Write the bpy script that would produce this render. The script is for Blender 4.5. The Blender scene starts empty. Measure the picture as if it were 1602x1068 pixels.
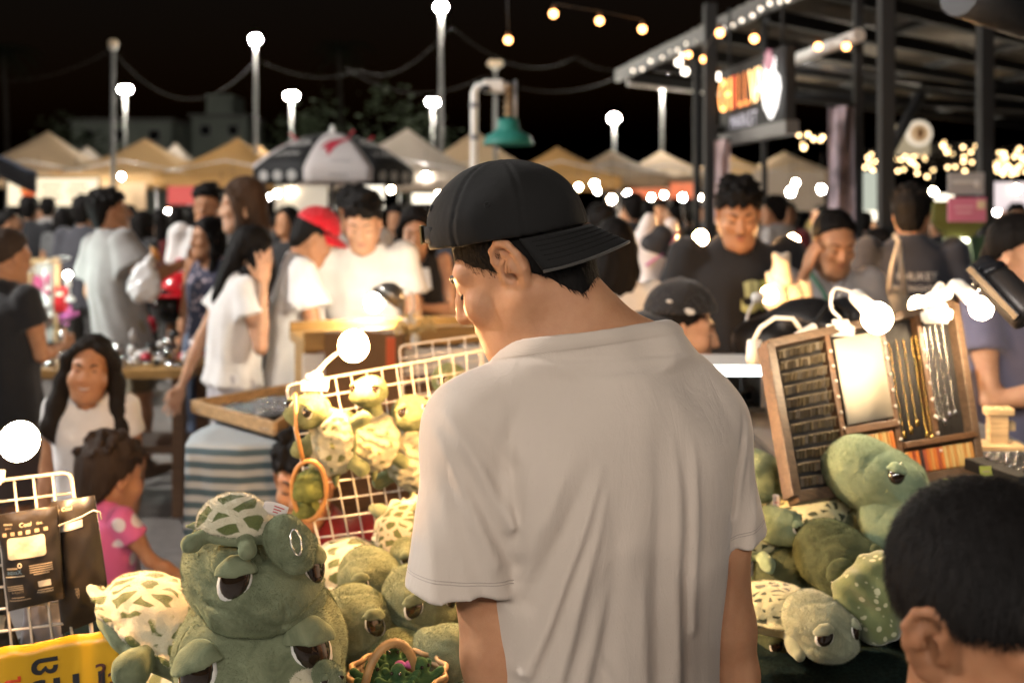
import bpy, bmesh, math, random
import numpy as np
from mathutils import Vector, Matrix, Euler
from mathutils.bvhtree import BVHTree

random.seed(7); RNG = np.random.default_rng(7)
SC = bpy.context.scene
COL = SC.collection
PI = math.pi
R = math.radians

# ---------------------------------------------------------------- camera, sky, exposure
EYE, FPX, HORIZ = 1.62, 1600.0, 326.0          # eye height, focal length and horizon row of the photograph
def P(px, py, Y):
    return Vector(((px - 801) * Y / FPX, Y, EYE - (py - HORIZ) * Y / FPX))

cam = bpy.data.cameras.new('camera'); camo = bpy.data.objects.new('camera', cam); COL.objects.link(camo)
camo.location = (0, 0, EYE); camo.rotation_euler = (PI / 2, 0, 0)
cam.sensor_width = 36; cam.lens = 36 * FPX / 1602; cam.shift_y = -(534 - HORIZ) / 1602
cam.clip_start = .05; cam.clip_end = 600
cam.dof.use_dof = True; cam.dof.focus_distance = 1.36; cam.dof.aperture_fstop = 3.4
SC.camera = camo

w = bpy.data.worlds.new('World'); SC.world = w; w.use_nodes = True
sky = w.node_tree.nodes.new('ShaderNodeTexSky'); sky.sky_type = 'NISHITA'; sky.sun_disc = False
sky.sun_elevation = R(-2.5); sky.sun_rotation = R(200); sky.altitude = 0
w.node_tree.links.new(sky.outputs[0], w.node_tree.nodes['Background'].inputs[0])
w.node_tree.nodes['Background'].inputs[1].default_value = .03
SC.view_settings.view_transform = 'Standard'; SC.view_settings.look = 'None'
SC.view_settings.exposure = .3; SC.view_settings.gamma = 1
SC.cycles.use_denoising = True
SC.cycles.max_bounces = 5; SC.cycles.diffuse_bounces = 2; SC.cycles.glossy_bounces = 2
SC.cycles.transmission_bounces = 4; SC.cycles.transparent_max_bounces = 8
SC.cycles.sample_clamp_indirect = 2.0
SC.cycles.caustics_reflective = False; SC.cycles.caustics_refractive = False

# ---------------------------------------------------------------- scene tree helpers
def thing(name, label, cat, loc=(0, 0, 0), group=None, yaw=0, kind=None):
    o = bpy.data.objects.new(name, None); COL.objects.link(o)
    o.empty_display_size = .05
    o.location = loc; o.rotation_euler = (0, 0, yaw)
    o['label'] = label; o['category'] = cat
    if group: o['group'] = group
    if kind: o['kind'] = kind
    return o
def tag(o, label, cat, group=None):
    o['label'] = label; o['category'] = cat
    if group: o['group'] = group
    return o
def mesh_obj(name, me, mat=None, parent=None, loc=None, kind=None, M=None):
    o = bpy.data.objects.new(name, me); COL.objects.link(o)
    if mat is not None:
        for m in (mat if isinstance(mat, (list, tuple)) else [mat]): me.materials.append(m)
    if parent: o.parent = parent
    if M is not None: o.matrix_local = M
    if loc is not None: o.location = loc
    if kind: o['kind'] = kind
    return o
def copy_tree(o, parent=None, loc=None, yaw=None, label=None):
    c = o.copy(); COL.objects.link(c)
    if parent: c.parent = parent
    if loc is not None: c.location = loc
    if yaw is not None: c.rotation_euler = (0, 0, yaw)
    if label: c['label'] = label
    for ch in list(o.children): copy_tree(ch, c)
    return c
def np_mesh(V, F, smooth=True, name='m'):
    me = bpy.data.meshes.new(name)
    V = np.asarray(V, np.float32); F = np.asarray(F, np.int32)
    n, q = F.shape
    me.vertices.add(len(V)); me.vertices.foreach_set('co', V.ravel())
    me.loops.add(n * q); me.loops.foreach_set('vertex_index', F.ravel())
    me.polygons.add(n); me.polygons.foreach_set('loop_start', np.arange(0, n * q, q, dtype=np.int32))
    me.polygons.foreach_set('use_smooth', np.full(n, smooth))
    me.update(calc_edges=True)
    return me
def frame(d, up=(0, 0, 1)):
    """rotation whose z column is d"""
    z = Vector(d).normalized(); u = Vector(up)
    if abs(z.dot(u.normalized())) > .98: u = Vector((0, 1, 0))
    x = u.cross(z).normalized(); y = z.cross(x)
    return Matrix((x, y, z)).transposed()

class MB:
    """gathers simple solids into one mesh"""
    def __init__(s): s.v = []; s.f = []; s.sm = []
    def add(s, V, F, smooth=False):
        b = len(s.v); s.v += [tuple(v) for v in V]
        s.f += [tuple(i + b for i in f) for f in F]; s.sm += [smooth] * len(F); return s
    def box(s, c, size, rot=None, bev=0.0):
        x, y, z = (a / 2 for a in size); c = Vector(c)
        Rm = rot if isinstance(rot, Matrix) else Euler(rot or (0, 0, 0)).to_matrix()
        if bev <= 0:
            V = [c + Rm @ Vector((i * x, j * y, k * z)) for i in (-1, 1) for j in (-1, 1) for k in (-1, 1)]
            return s.add(V, [(0, 1, 3, 2), (4, 6, 7, 5), (0, 4, 5, 1), (2, 3, 7, 6), (0, 2, 6, 4), (1, 5, 7, 3)])
        b = min(bev, x * .9, y * .9, z * .9)
        bm = bmesh.new(); bmesh.ops.create_cube(bm, size=1)
        for v in bm.verts: v.co = Vector((v.co.x * 2 * x, v.co.y * 2 * y, v.co.z * 2 * z))
        bmesh.ops.bevel(bm, geom=bm.edges[:], offset=b, segments=2, profile=.5, affect='EDGES')
        bm.verts.index_update()
        s.add([c + Rm @ v.co for v in bm.verts], [[v.index for v in f.verts] for f in bm.faces]); bm.free(); return s
    def tube(s, pts, r, n=8, caps=True, closed=False):
        pts = [Vector(p) for p in pts]; m = len(pts)
        rr = r if isinstance(r, (list, tuple)) else [r] * m
        V = []; up = Vector((0, 0, 1)); prev = None
        for i, p in enumerate(pts):
            a = pts[(i - 1) % m] if (i or closed) else p; b = pts[(i + 1) % m] if (i < m - 1 or closed) else p
            t = (b - a).normalized()
            if prev is None:
                x = up.cross(t)
                if x.length < .05: x = Vector((1, 0, 0))
            else: x = prev - t * prev.dot(t)
            x.normalize(); prev = x; y = t.cross(x)
            for k in range(n):
                q = 2 * PI * k / n; V.append(p + (x * math.cos(q) + y * math.sin(q)) * rr[i])
        F = []
        for i in range(m if closed else m - 1):
            j = (i + 1) % m
            for k in range(n): F.append((i * n + k, i * n + (k + 1) % n, j * n + (k + 1) % n, j * n + k))
        s.add(V, F, True)
        if caps and not closed:
            b = len(s.v) - len(V)
            s.f += [tuple(b + k for k in reversed(range(n))), tuple(b + (m - 1) * n + k for k in range(n))]; s.sm += [False] * 2
        return s
    def lathe(s, prof, c=(0, 0, 0), n=20, rot=None, smooth=True):
        c = Vector(c); Rm = rot if isinstance(rot, Matrix) else Euler(rot or (0, 0, 0)).to_matrix()
        V = [c + Rm @ Vector((r * math.cos(2 * PI * k / n), r * math.sin(2 * PI * k / n), z)) for r, z in prof for k in range(n)]
        F = [(i * n + k, i * n + (k + 1) % n, (i + 1) * n + (k + 1) % n, (i + 1) * n + k) for i in range(len(prof) - 1) for k in range(n)]
        return s.add(V, F, smooth)
    def ball(s, c, r, n=12, m=8, rot=None):
        r = r if isinstance(r, (list, tuple)) else (r, r, r)
        Rm = rot if isinstance(rot, Matrix) else Euler(rot or (0, 0, 0)).to_matrix(); c = Vector(c)
        V = [c + Rm @ Vector((0, 0, -r[2]))]
        for i in range(1, m):
            t = PI * i / m
            for k in range(n):
                q = 2 * PI * k / n
                V.append(c + Rm @ Vector((r[0] * math.sin(t) * math.cos(q), r[1] * math.sin(t) * math.sin(q), -r[2] * math.cos(t))))
        V.append(c + Rm @ Vector((0, 0, r[2]))); F = []
        for k in range(n):
            F.append((0, 1 + (k + 1) % n, 1 + k)); e = 1 + (m - 2) * n
            F.append((len(V) - 1, e + k, e + (k + 1) % n))
        for i in range(m - 2):
            for k in range(n):
                a = 1 + i * n; F.append((a + k, a + (k + 1) % n, a + n + (k + 1) % n, a + n + k))
        return s.add(V, F, True)
    def sheet(s, fn, nu, nv, th=0.0, smooth=True):
        """grid surface fn(u,v); with thickness th it is a closed slab"""
        G = [[Vector(fn(i / nu, j / nv)) for j in range(nv + 1)] for i in range(nu + 1)]
        V = [p for row in G for p in row]; w_ = nv + 1
        F = [(i * w_ + j, (i + 1) * w_ + j, (i + 1) * w_ + j + 1, i * w_ + j + 1) for i in range(nu) for j in range(nv)]
        if th:
            N = [Vector((0, 0, 0)) for _ in V]
            for f in F:
                nn = (V[f[1]] - V[f[0]]).cross(V[f[3]] - V[f[0]])
                for i in f: N[i] += nn
            b = len(V); V2 = [v - (n_.normalized() if n_.length > 0 else Vector((0, 0, 1))) * th for v, n_ in zip(V, N)]
            F2 = [tuple(b + i for i in reversed(f)) for f in F]
            rim = [i * w_ for i in range(nu + 1)] + [nu * w_ + j for j in range(1, nv + 1)] + [i * w_ + nv for i in range(nu - 1, -1, -1)] + [j for j in range(nv - 1, 0, -1)]
            F3 = [(rim[(i + 1) % len(rim)], rim[i], rim[i] + b, rim[(i + 1) % len(rim)] + b) for i in range(len(rim))]
            return s.add(V + V2, F + F2 + F3, smooth)
        return s.add(V, F, smooth)
    def prism(s, poly, h, M=None):
        """extrude 2-D outline along local z by h"""
        M = M or Matrix.Identity(4); n = len(poly)
        V = [M @ Vector((x, y, 0)) for x, y in poly] + [M @ Vector((x, y, h)) for x, y in poly]
        return s.add(V, [tuple(reversed(range(n))), tuple(range(n, 2 * n))] + [(i, (i + 1) % n, n + (i + 1) % n, n + i) for i in range(n)])
    def mesh(s, name='m'):
        me = bpy.data.meshes.new(name); me.from_pydata(s.v, [], s.f)
        me.polygons.foreach_set('use_smooth', s.sm); me.update(); return me
    def obj(s, name, mat, parent=None, **k): return mesh_obj(name, s.mesh(name), mat, parent, **k)

# ---------------------------------------------------------------- implicit solids, polygonised
def nets(D, o, h):
    ins = D < 0; nx, ny, nz = D.shape
    off = [(i, j, k) for i in (0, 1) for j in (0, 1) for k in (0, 1)]
    cnt = np.zeros((nx - 1, ny - 1, nz - 1), np.int8)
    for i, j, k in off: cnt += ins[i:nx - 1 + i, j:ny - 1 + j, k:nz - 1 + k]
    act = (cnt > 0) & (cnt < 8)
    ids = np.full(act.shape, -1, np.int32); I, J, K = np.nonzero(act); ids[I, J, K] = np.arange(len(I))
    d8 = [D[I + i, J + j, K + k] for i, j, k in off]
    acc = np.zeros((len(I), 3)); c = np.zeros(len(I))
    for p in range(8):
        for q in range(p + 1, 8):
            dv = [off[q][a] - off[p][a] for a in range(3)]
            if sum(map(abs, dv)) != 1: continue
            a, b = d8[p], d8[q]; m = (a < 0) != (b < 0)
            t = np.where(m, a / np.where(m, a - b, 1), 0)
            for ax in range(3): acc[:, ax] += np.where(m, off[p][ax] + dv[ax] * t, 0)
            c += m
    V = (acc / c[:, None] + np.stack([I, J, K], 1)) * h + np.asarray(o)
    Fs = []
    for ax in range(3):
        s0 = [slice(1, -1)] * 3; s1 = [slice(1, -1)] * 3; s0[ax] = slice(0, -1); s1[ax] = slice(1, None)
        m = ins[tuple(s0)] != ins[tuple(s1)]
        ijk = list(np.nonzero(m)); b, cc = (ax + 1) % 3, (ax + 2) % 3
        ijk[b] = ijk[b] + 1; ijk[cc] = ijk[cc] + 1
        def at(db, dc):
            q = list(ijk); q[b] = q[b] + db; q[cc] = q[cc] + dc; return ids[tuple(q)]
        quad = np.stack([at(-1, -1), at(0, -1), at(0, 0), at(-1, 0)], 1)
        fl = ~ins[tuple(ijk)]; quad[fl] = quad[fl][:, ::-1]; Fs.append(quad)
    F = np.concatenate(Fs); return V, F[(F >= 0).all(1)]
def relax(V, F, it=1, lam=.5):
    E = np.concatenate([F[:, [0, 1]], F[:, [1, 2]], F[:, [2, 3]], F[:, [3, 0]]]); n = len(V)
    deg = np.bincount(E[:, 0], minlength=n) + np.bincount(E[:, 1], minlength=n); deg = np.maximum(deg, 1)
    for _ in range(it):
        S = np.stack([np.bincount(E[:, 0], V[E[:, 1], a], n) + np.bincount(E[:, 1], V[E[:, 0], a], n) for a in range(3)], 1)
        V = V + lam * (S / deg[:, None] - V)
    return V

class SDF:
    def __init__(s, k=.02): s.ops = []; s.k = k; s.M = Matrix.Identity(4); s.disp = []
    def _p(s, fn, c, r, op, k):
        s.ops.append((fn, [c[i] - r[i] for i in range(3)], [c[i] + r[i] for i in range(3)], op, s.k if k is None else k)); return s
    def _sc(s): return s.M.col[0].to_3d().length
    def ell(s, c, r, rot=(0, 0, 0), op='u', k=None):
        C = s.M @ Vector(c); sc = s._sc(); r = [max(a * sc, 1e-4) for a in (r if isinstance(r, (list, tuple)) else (r, r, r))]
        Rm = s.M.to_3x3().normalized() @ (rot if isinstance(rot, Matrix) else Euler(rot).to_matrix())
        def fn(x, y, z):
            dx, dy, dz = x - C.x, y - C.y, z - C.z
            q = [(Rm[0][i] * dx + Rm[1][i] * dy + Rm[2][i] * dz) / r[i] for i in range(3)]
            k0 = np.sqrt(q[0] ** 2 + q[1] ** 2 + q[2] ** 2)
            k1 = np.sqrt((q[0] / r[0]) ** 2 + (q[1] / r[1]) ** 2 + (q[2] / r[2]) ** 2) + 1e-6
            return k0 * (k0 - 1) / k1
        m = max(r); ext = [math.sqrt(sum((Rm[a][i] * r[i]) ** 2 for i in range(3))) for a in range(3)]
        return s._p(fn, C, ext, op, k)
    def cone(s, a, b, ra, rb=None, op='u', k=None, flat=False):
        rb = ra if rb is None else rb; sc = s._sc()
        A = s.M @ Vector(a); B = s.M @ Vector(b); ra *= sc; rb *= sc
        d = B - A; L2 = max(d.dot(d), 1e-9); L = math.sqrt(L2)
        def fn(x, y, z):
            px, py, pz = x - A.x, y - A.y, z - A.z
            t = (px * d.x + py * d.y + pz * d.z) / L2
            tc = np.clip(t, 0, 1)
            qx, qy, qz = px - tc * d.x, py - tc * d.y, pz - tc * d.z
            if not flat: return np.sqrt(qx * qx + qy * qy + qz * qz) - (ra + (rb - ra) * tc)
            qx, qy, qz = px - t * d.x, py - t * d.y, pz - t * d.z
            return np.maximum(np.sqrt(qx * qx + qy * qy + qz * qz) - (ra + (rb - ra) * tc), np.maximum(-t * L, (t - 1) * L))
        m = max(ra, rb); c = (A + B) / 2; e = [abs(d[i]) / 2 + m for i in range(3)]
        return s._p(fn, c, e, op, k)
    def chain(s, pts, rad, op='u', k=None):
        for i in range(len(pts) - 1):
            s.cone(pts[i], pts[i + 1], rad[i] if isinstance(rad, (list, tuple)) else rad, rad[i + 1] if isinstance(rad, (list, tuple)) else rad, op, k)
        return s
    def loft(s, secs, n=2.3, op='u', k=None):
        """stack of ellipses (z, cx, cy, rx, ry) in the local frame"""
        secs = sorted(secs); Z = np.array([q[0] for q in secs]); zz = np.linspace(Z[0], Z[-1], 40)
        def cr(col):
            A = np.array([q[col] for q in secs]); m = np.gradient(A, Z) if len(A) > 2 else np.full(len(A), (A[-1] - A[0]) / (Z[-1] - Z[0]))
            i = np.clip(np.searchsorted(Z, zz) - 1, 0, len(Z) - 2); h = Z[i + 1] - Z[i]; t = (zz - Z[i]) / h
            return (2 * t ** 3 - 3 * t ** 2 + 1) * A[i] + (t ** 3 - 2 * t ** 2 + t) * h * m[i] + (-2 * t ** 3 + 3 * t ** 2) * A[i + 1] + (t ** 3 - t ** 2) * h * m[i + 1]
        cols = [cr(i) for i in (1, 2, 3, 4)]
        Mi = s.M.inverted(); sc = s._sc(); idn = s.M == Matrix.Identity(4)
        def fn(x, y, z):
            if idn: X, Y, Zl = x, y, z
            else:
                X = Mi[0][0] * x + Mi[0][1] * y + Mi[0][2] * z + Mi[0][3]
                Y = Mi[1][0] * x + Mi[1][1] * y + Mi[1][2] * z + Mi[1][3]
                Zl = Mi[2][0] * x + Mi[2][1] * y + Mi[2][2] * z + Mi[2][3]
            cx, cy, rx, ry = (np.interp(Zl, zz, c) for c in cols)
            k0 = (np.abs((X - cx) / rx) ** n + np.abs((Y - cy) / ry) ** n) ** (1 / n)
            d = (k0 - 1) * (np.minimum(rx, ry) * .6 + .4 * np.maximum(rx, ry))
            return np.maximum(d, np.maximum(Zl - Z[-1], Z[0] - Zl)) * sc
        m = max(np.max(np.abs(cols[0]) + cols[2]), np.max(np.abs(cols[1]) + cols[3]))
        if idn: c = (0, 0, (Z[0] + Z[-1]) / 2); e = (m, m, (Z[-1] - Z[0]) / 2)
        else:
            C = s.M @ Vector((0, 0, (Z[0] + Z[-1]) / 2)); q = math.hypot(m, (Z[-1] - Z[0]) / 2) * sc; c, e = C, (q, q, q)
        return s._p(fn, c, e, op, k)
    def plane(s, p, n, k=0.0):
        """cut away the side n points to"""
        p = s.M @ Vector(p); n = (s.M.to_3x3() @ Vector(n)).normalized()
        s.ops.append((lambda x, y, z: (x - p.x) * n.x + (y - p.y) * n.y + (z - p.z) * n.z, None, None, 'i', k)); return s
    def poly(s, h, it=1):
        add = [o for o in s.ops if o[3] == 'u' and o[1]]
        pad = 3 * h
        lo = np.min([o[1] for o in add], 0) - pad; hi = np.max([o[2] for o in add], 0) + pad
        n = np.ceil((hi - lo) / h).astype(int) + 1
        ax = [lo[i] + h * np.arange(n[i]) for i in range(3)]
        ax = [a.astype(np.float64) for a in ax]
        D = np.full(n, 10.0)
        for fn, l, u, op, k in s.ops:
            if l is None: sl = (slice(None),) * 3
            else:
                m = k + pad
                a = [max(0, int((l[i] - m - lo[i]) / h)) for i in range(3)]
                b = [min(n[i], int((u[i] + m - lo[i]) / h) + 2) for i in range(3)]
                if any(a[i] >= b[i] for i in range(3)): continue
                sl = tuple(slice(a[i], b[i]) for i in range(3))
            d = fn(ax[0][sl[0]][:, None, None], ax[1][sl[1]][None, :, None], ax[2][sl[2]][None, None, :]); g = D[sl]
            if op == 'u':
                hh = np.maximum(k - np.abs(g - d), 0) / k if k > 0 else 0
                D[sl] = np.minimum(g, d) - hh * hh * k / 4
            else:
                if op == 's': d = -d
                hh = np.maximum(k - np.abs(g - d), 0) / k if k > 0 else 0
                D[sl] = np.maximum(g, d) + hh * hh * k / 4
        for f in s.disp: D = D + f(ax[0][:, None, None], ax[1][None, :, None], ax[2][None, None, :])
        V, F = nets(D, lo, h)
        if it: V = relax(V, F, it)
        return V, F
    def obj(s, name, mat, parent, h, it=1, **kw):
        V, F = s.poly(h, it); return mesh_obj(name, np_mesh(V, F, True, name), mat, parent, **kw)

def join(parts):
    Vs, Fs, b = [], [], 0
    for V, F in parts: Vs.append(V); Fs.append(F + b); b += len(V)
    return np.concatenate(Vs), np.concatenate(Fs)

def fuzz(name, o, n, ln, wd, mt, lean=None, up=.5, jit=.35, seg2=False, mask=None, brush=0.0):
    """short tapered fibres rooted on a mesh: plush pile or cropped hair"""
    me = o.data; nv = len(me.vertices); co = np.empty(nv * 3); no = np.empty(nv * 3); me.vertices.foreach_get('co', co); me.vertices.foreach_get('normal', no); co = co.reshape(-1, 3); no = no.reshape(-1, 3)
    nf = len(me.polygons); lv = np.empty(len(me.loops), np.int32); me.loops.foreach_get('vertex_index', lv); Q = lv.reshape(nf, -1)[:, :4]
    f = Q[RNG.integers(0, nf, n)]; a, b = RNG.random((2, n, 1)); bl_ = lambda A: (A[f[:, 0]] * (1 - a) + A[f[:, 1]] * a) * (1 - b) + (A[f[:, 3]] * (1 - a) + A[f[:, 2]] * a) * b
    p, N = bl_(co), bl_(no); N /= np.linalg.norm(N, axis=1, keepdims=True) + 1e-9
    if mask is not None: k = mask(p); p, N = p[k], N[k]; n = len(p)
    t = np.tile(np.asarray(lean if lean is not None else (0, 0, -1), float), (n, 1))
    if brush: t = t * (1 - brush) + brush * np.stack([np.sin(p[:, 0] * 38 + 3 * np.sin(p[:, 2] * 31)), np.sin(p[:, 1] * 41 + 2), np.sin(p[:, 2] * 35 + 3 * np.sin(p[:, 0] * 27))], 1)
    t = t + RNG.normal(0, jit, (n, 3)); t -= N * (t * N).sum(1, keepdims=True); t /= np.linalg.norm(t, axis=1, keepdims=True) + 1e-9
    L = ln * RNG.uniform(.55, 1.15, (n, 1)); D = N * up + t * math.sqrt(1 - up * up); s = np.cross(D, N); s = s / (np.linalg.norm(s, axis=1, keepdims=True) + 1e-9) * wd
    r = p - N * .0006; i = np.arange(n)[:, None]
    if seg2:
        m = p + D * L * .5; e = m + (t * .97 + N * up * .15) * L * .5
        V = np.concatenate([r - s, r + s, m - s * .7, m + s * .7, e]); F = np.concatenate([np.hstack([i, i + n, i + 2 * n]), np.hstack([i + n, i + 3 * n, i + 2 * n]), np.hstack([i + 2 * n, i + 3 * n, i + 4 * n])])
    else: V = np.concatenate([r - s, r + s, p + D * L]); F = np.hstack([i, i + n, i + 2 * n])
    return mesh_obj(name, np_mesh(V, F, True, name), mt, o, kind='stuff')

# ---------------------------------------------------------------- materials
class NT:
    def __init__(s, name):
        s.m = bpy.data.materials.new(name); s.m.use_nodes = True; s.t = s.m.node_tree
        s.b = s.t.nodes['Principled BSDF']; s.out = s.t.nodes['Material Output']
    def n(s, typ, **k):
        o = s.t.nodes.new('ShaderNode' + typ)
        for a, v in k.items():
            if isinstance(v, bpy.types.NodeSocket): s.t.links.new(v, o.inputs[a.replace('_', ' ')])
            elif a[0].isupper(): o.inputs[a.replace('_', ' ')].default_value = v
            else: setattr(o, a, v)
        return o
    def l(s, a, b): s.t.links.new(a, b)
    def co(s, kind='Object'): return s.n('TexCoord').outputs[kind]
    def mix(s, f, a, b):
        o = s.n('Mix', data_type='RGBA')
        for i, v in ((0, f), (6, a), (7, b)):
            if isinstance(v, bpy.types.NodeSocket): s.l(v, o.inputs[i])
            else: o.inputs[i].default_value = v if i == 0 else (*v[:3], 1)
        return o.outputs[2]
    def math(s, op, a, b=0.0, c=0.0):
        o = s.n('Math', operation=op)
        for i, v in enumerate((a, b, c)):
            if isinstance(v, bpy.types.NodeSocket): s.l(v, o.inputs[i])
            else: o.inputs[i].default_value = v
        return o.outputs[0]
    def step(s, v, a, b): return s.n('MapRange', Value=v, From_Min=a, From_Max=b).outputs[0]
    def noise(s, scale, detail=3, vec=None, rough=.5, dist=0.0):
        return s.n('TexNoise', Vector=vec if vec is not None else s.co(), Scale=scale, Detail=detail, Roughness=rough, Distortion=dist).outputs[0]
    def bump(s, h, strength, dist=.002):
        o = s.n('Bump', Height=h, Strength=strength, Distance=dist); s.l(o.outputs[0], s.b.inputs['Normal'])
    def set(s, **k):
        for a, v in k.items():
            i = s.b.inputs[a.replace('_', ' ')]
            if isinstance(v, bpy.types.NodeSocket): s.l(v, i)
            elif isinstance(v, (tuple, list)): i.default_value = (*v[:3], 1) if len(i.default_value) == 4 else v
            else: i.default_value = v
        return s
_mc = {}
def mat(name, col, rough=.6, metal=0.0, var=.0, vs=6.0, bump=0.0, bs=60.0, bd=.002, **k):
    if name in _mc: return _mc[name]
    q = NT(name); c = Vector(col)
    if var: q.set(Base_Color=q.mix(q.step(q.noise(vs, 4), .3, .7), c * (1 - var), c * (1 + var)))
    else: q.set(Base_Color=col)
    q.set(Roughness=rough, Metallic=metal, **k)
    if bump: q.bump(q.noise(bs, 3), bump, bd)
    _mc[name] = q.m; return q.m
def glow(name, col, s, sample=True):
    if name in _mc: return _mc[name]
    q = NT(name); q.set(Base_Color=(.02, .02, .02), Emission_Color=col, Emission_Strength=s)
    if not sample: q.m.cycles.emission_sampling = 'NONE'
    _mc[name] = q.m; return q.m
def cloth(name, col, rough=.85, var=.06, weave=900, sheen=.25):
    if name in _mc: return _mc[name]
    q = NT(name); c = Vector(col)
    q.set(Base_Color=q.mix(q.step(q.noise(14, 4), .35, .65), c * (1 - var), c * (1 + var)), Roughness=rough, Sheen_Weight=sheen, Sheen_Roughness=.5, Specular_IOR_Level=.2)
    big = q.noise(22, 3); fine = q.noise(weave, 1)
    q.bump(q.math('ADD', q.math('MULTIPLY', big, 1.0), q.math('MULTIPLY', fine, .12)), .5, .006)
    _mc[name] = q.m; return q.m
def skin(name='skin', col=(.47, .26, .155)):
    if name in _mc: return _mc[name]
    q = NT(name); c = Vector(col)
    q.set(Base_Color=q.mix(q.step(q.noise(26, 6, None, .62), .3, .7), (c.x * .86, c.y * .78, c.z * .74), (c.x * 1.06, c.y * 1.06, c.z * 1.06)), Roughness=.54, Subsurface_Weight=.14, Subsurface_Radius=(.012, .004, .002), Subsurface_Scale=.6, Specular_IOR_Level=.32)
    q.bump(q.math('ADD', q.noise(900, 3), q.math('MULTIPLY', q.noise(110, 3), .6)), .42, .0010)
    _mc[name] = q.m; return q.m
def hairm(name='hair', col=(.0055, .0045, .004)):
    if name in _mc: return _mc[name]
    q = NT(name); mp = q.n('Mapping', Vector=q.co(), Scale=(1, 1, .12))
    nz = q.noise(160, 4, mp.outputs[0])
    q.set(Base_Color=q.mix(nz, Vector(col) * .6, Vector(col) * 1.9), Roughness=.66, Specular_IOR_Level=.12)
    q.bump(nz, .6, .004); _mc[name] = q.m; return q.m
def wood(name, col, scale=(1, 14, 14), rough=.5):
    if name in _mc: return _mc[name]
    q = NT(name); c = Vector(col); mp = q.n('Mapping', Vector=q.co(), Scale=scale)
    nz = q.noise(6, 6, mp.outputs[0], .6, .8)
    q.set(Base_Color=q.mix(q.step(nz, .3, .7), c * .55, c * 1.25), Roughness=rough); q.bump(nz, .3, .002)
    _mc[name] = q.m; return q.m
def plush(name, col, tint=None):
    """velvety pile, brushed light and dark"""
    if name in _mc: return _mc[name]
    q = NT(name); c = Vector(col); t = Vector(tint or (col[0] * 1.25, col[1] * 1.2, col[2] * .95))
    big = q.noise(26, 5, None, .6, 1.2)
    q.set(Base_Color=q.mix(q.step(big, .32, .68), c * .82, t), Roughness=.95, Sheen_Weight=.45, Sheen_Roughness=.45, Sheen_Tint=(min(1, c.x * 5), min(1, c.y * 5), min(1, c.z * 5)), Specular_IOR_Level=.08)
    q.bump(q.math('ADD', q.math('MULTIPLY', q.noise(520, 2), .3), q.math('MULTIPLY', q.noise(38, 4, None, .6, 1.0), .5)), .5, .005)
    _mc[name] = q.m; return q.m
def shellm(name, cream=(.62, .56, .40), spot=(.12, .14, .045), scale=34, gap=.16, inv=False):
    if name in _mc: return _mc[name]
    q = NT(name); co = q.co()
    nz = q.n('TexNoise', Vector=co, Scale=18.0, Detail=2.0)
    v = q.n('VectorMath', operation='MULTIPLY_ADD'); q.l(nz.outputs[1], v.inputs[0]); v.inputs[1].default_value = (.028,) * 3; q.l(co, v.inputs[2])
    mp = q.n('Mapping', Vector=v.outputs[0], Scale=(1, 1.5, 1.15))
    vo = q.n('TexVoronoi', feature='DISTANCE_TO_EDGE', Vector=mp.outputs[0], Scale=float(scale))
    f = q.step(vo.outputs['Distance'], gap, gap + .05)
    if inv: vo = q.n('TexVoronoi', Vector=mp.outputs[0], Scale=float(scale)); f = q.step(vo.outputs['Distance'], gap + .06, gap)
    fine = q.noise(500, 2)
    c = q.mix(f, cream, spot); q.set(Base_Color=q.mix(q.math('MULTIPLY', fine, .25), c, (.05, .06, .03)), Roughness=.95, Sheen_Weight=.4, Sheen_Roughness=.5, Specular_IOR_Level=.08)
    q.bump(q.math('ADD', q.math('MULTIPLY', fine, .4), q.noise(40, 3)), .5, .005)
    _mc[name] = q.m; return q.m

# ---------------------------------------------------------------- lettering
def text_mesh(body, size=1.0, align='CENTER'):
    c = bpy.data.curves.new('t', 'FONT'); c.body = body; c.size = size; c.align_x = align; c.align_y = 'CENTER'; c.resolution_u = 3
    o = bpy.data.objects.new('t', c); COL.objects.link(o)
    dg = bpy.context.evaluated_depsgraph_get(); me = bpy.data.meshes.new_from_object(o.evaluated_get(dg))
    bpy.data.objects.remove(o); bpy.data.curves.remove(c); return me
def bvh_of(o):
    me = o.data; return BVHTree.FromPolygons([v.co.copy() for v in me.vertices], [tuple(p.vertices) for p in me.polygons])
def decal(name, me, target, org, right, up, mt, parent, off=.0025, mx=.012):
    """lay flat outline mesh on a target object's surface (target's local frame), looking along right x up"""
    org, right, up = Vector(org), Vector(right), Vector(up); n = right.cross(up).normalized()
    bm = bmesh.new(); bm.from_mesh(me)
    bmesh.ops.triangulate(bm, faces=bm.faces[:])
    for _ in range(4):
        ln = [e for e in bm.edges if e.calc_length() > mx]
        if not ln or len(bm.faces) > 3000: break
        bmesh.ops.subdivide_edges(bm, edges=ln, cuts=1); bmesh.ops.triangulate(bm, faces=bm.faces[:])
    t = bvh_of(target)
    for v in bm.verts:
        p = org + right * v.co.x + up * v.co.y
        hit = t.ray_cast(p + n * .3, -n, .8)
        v.co = (hit[0] + n * off) if hit[0] else p
    bm.to_mesh(me); bm.free()
    return mesh_obj(name, me, mt, parent)
# ---------------------------------------------------------------- people
SKIN = skin('skin', (.46, .238, .128)); SKIN_L = skin('skin_fair', (.56, .33, .21)); SKIN_D = skin('skin_tan', (.36, .19, .11))
HAIR = hairm(); HAIRB = hairm('hair_brown', (.045, .026, .016))
LASH = mat('lash', (.012, .008, .006), .6); LIP = mat('lip', (.31, .075, .06), .4)
EYEW = mat('eye_white', (.6, .56, .5), .2); IRIS = mat('iris', (.012, .007, .005), .1)

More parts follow.
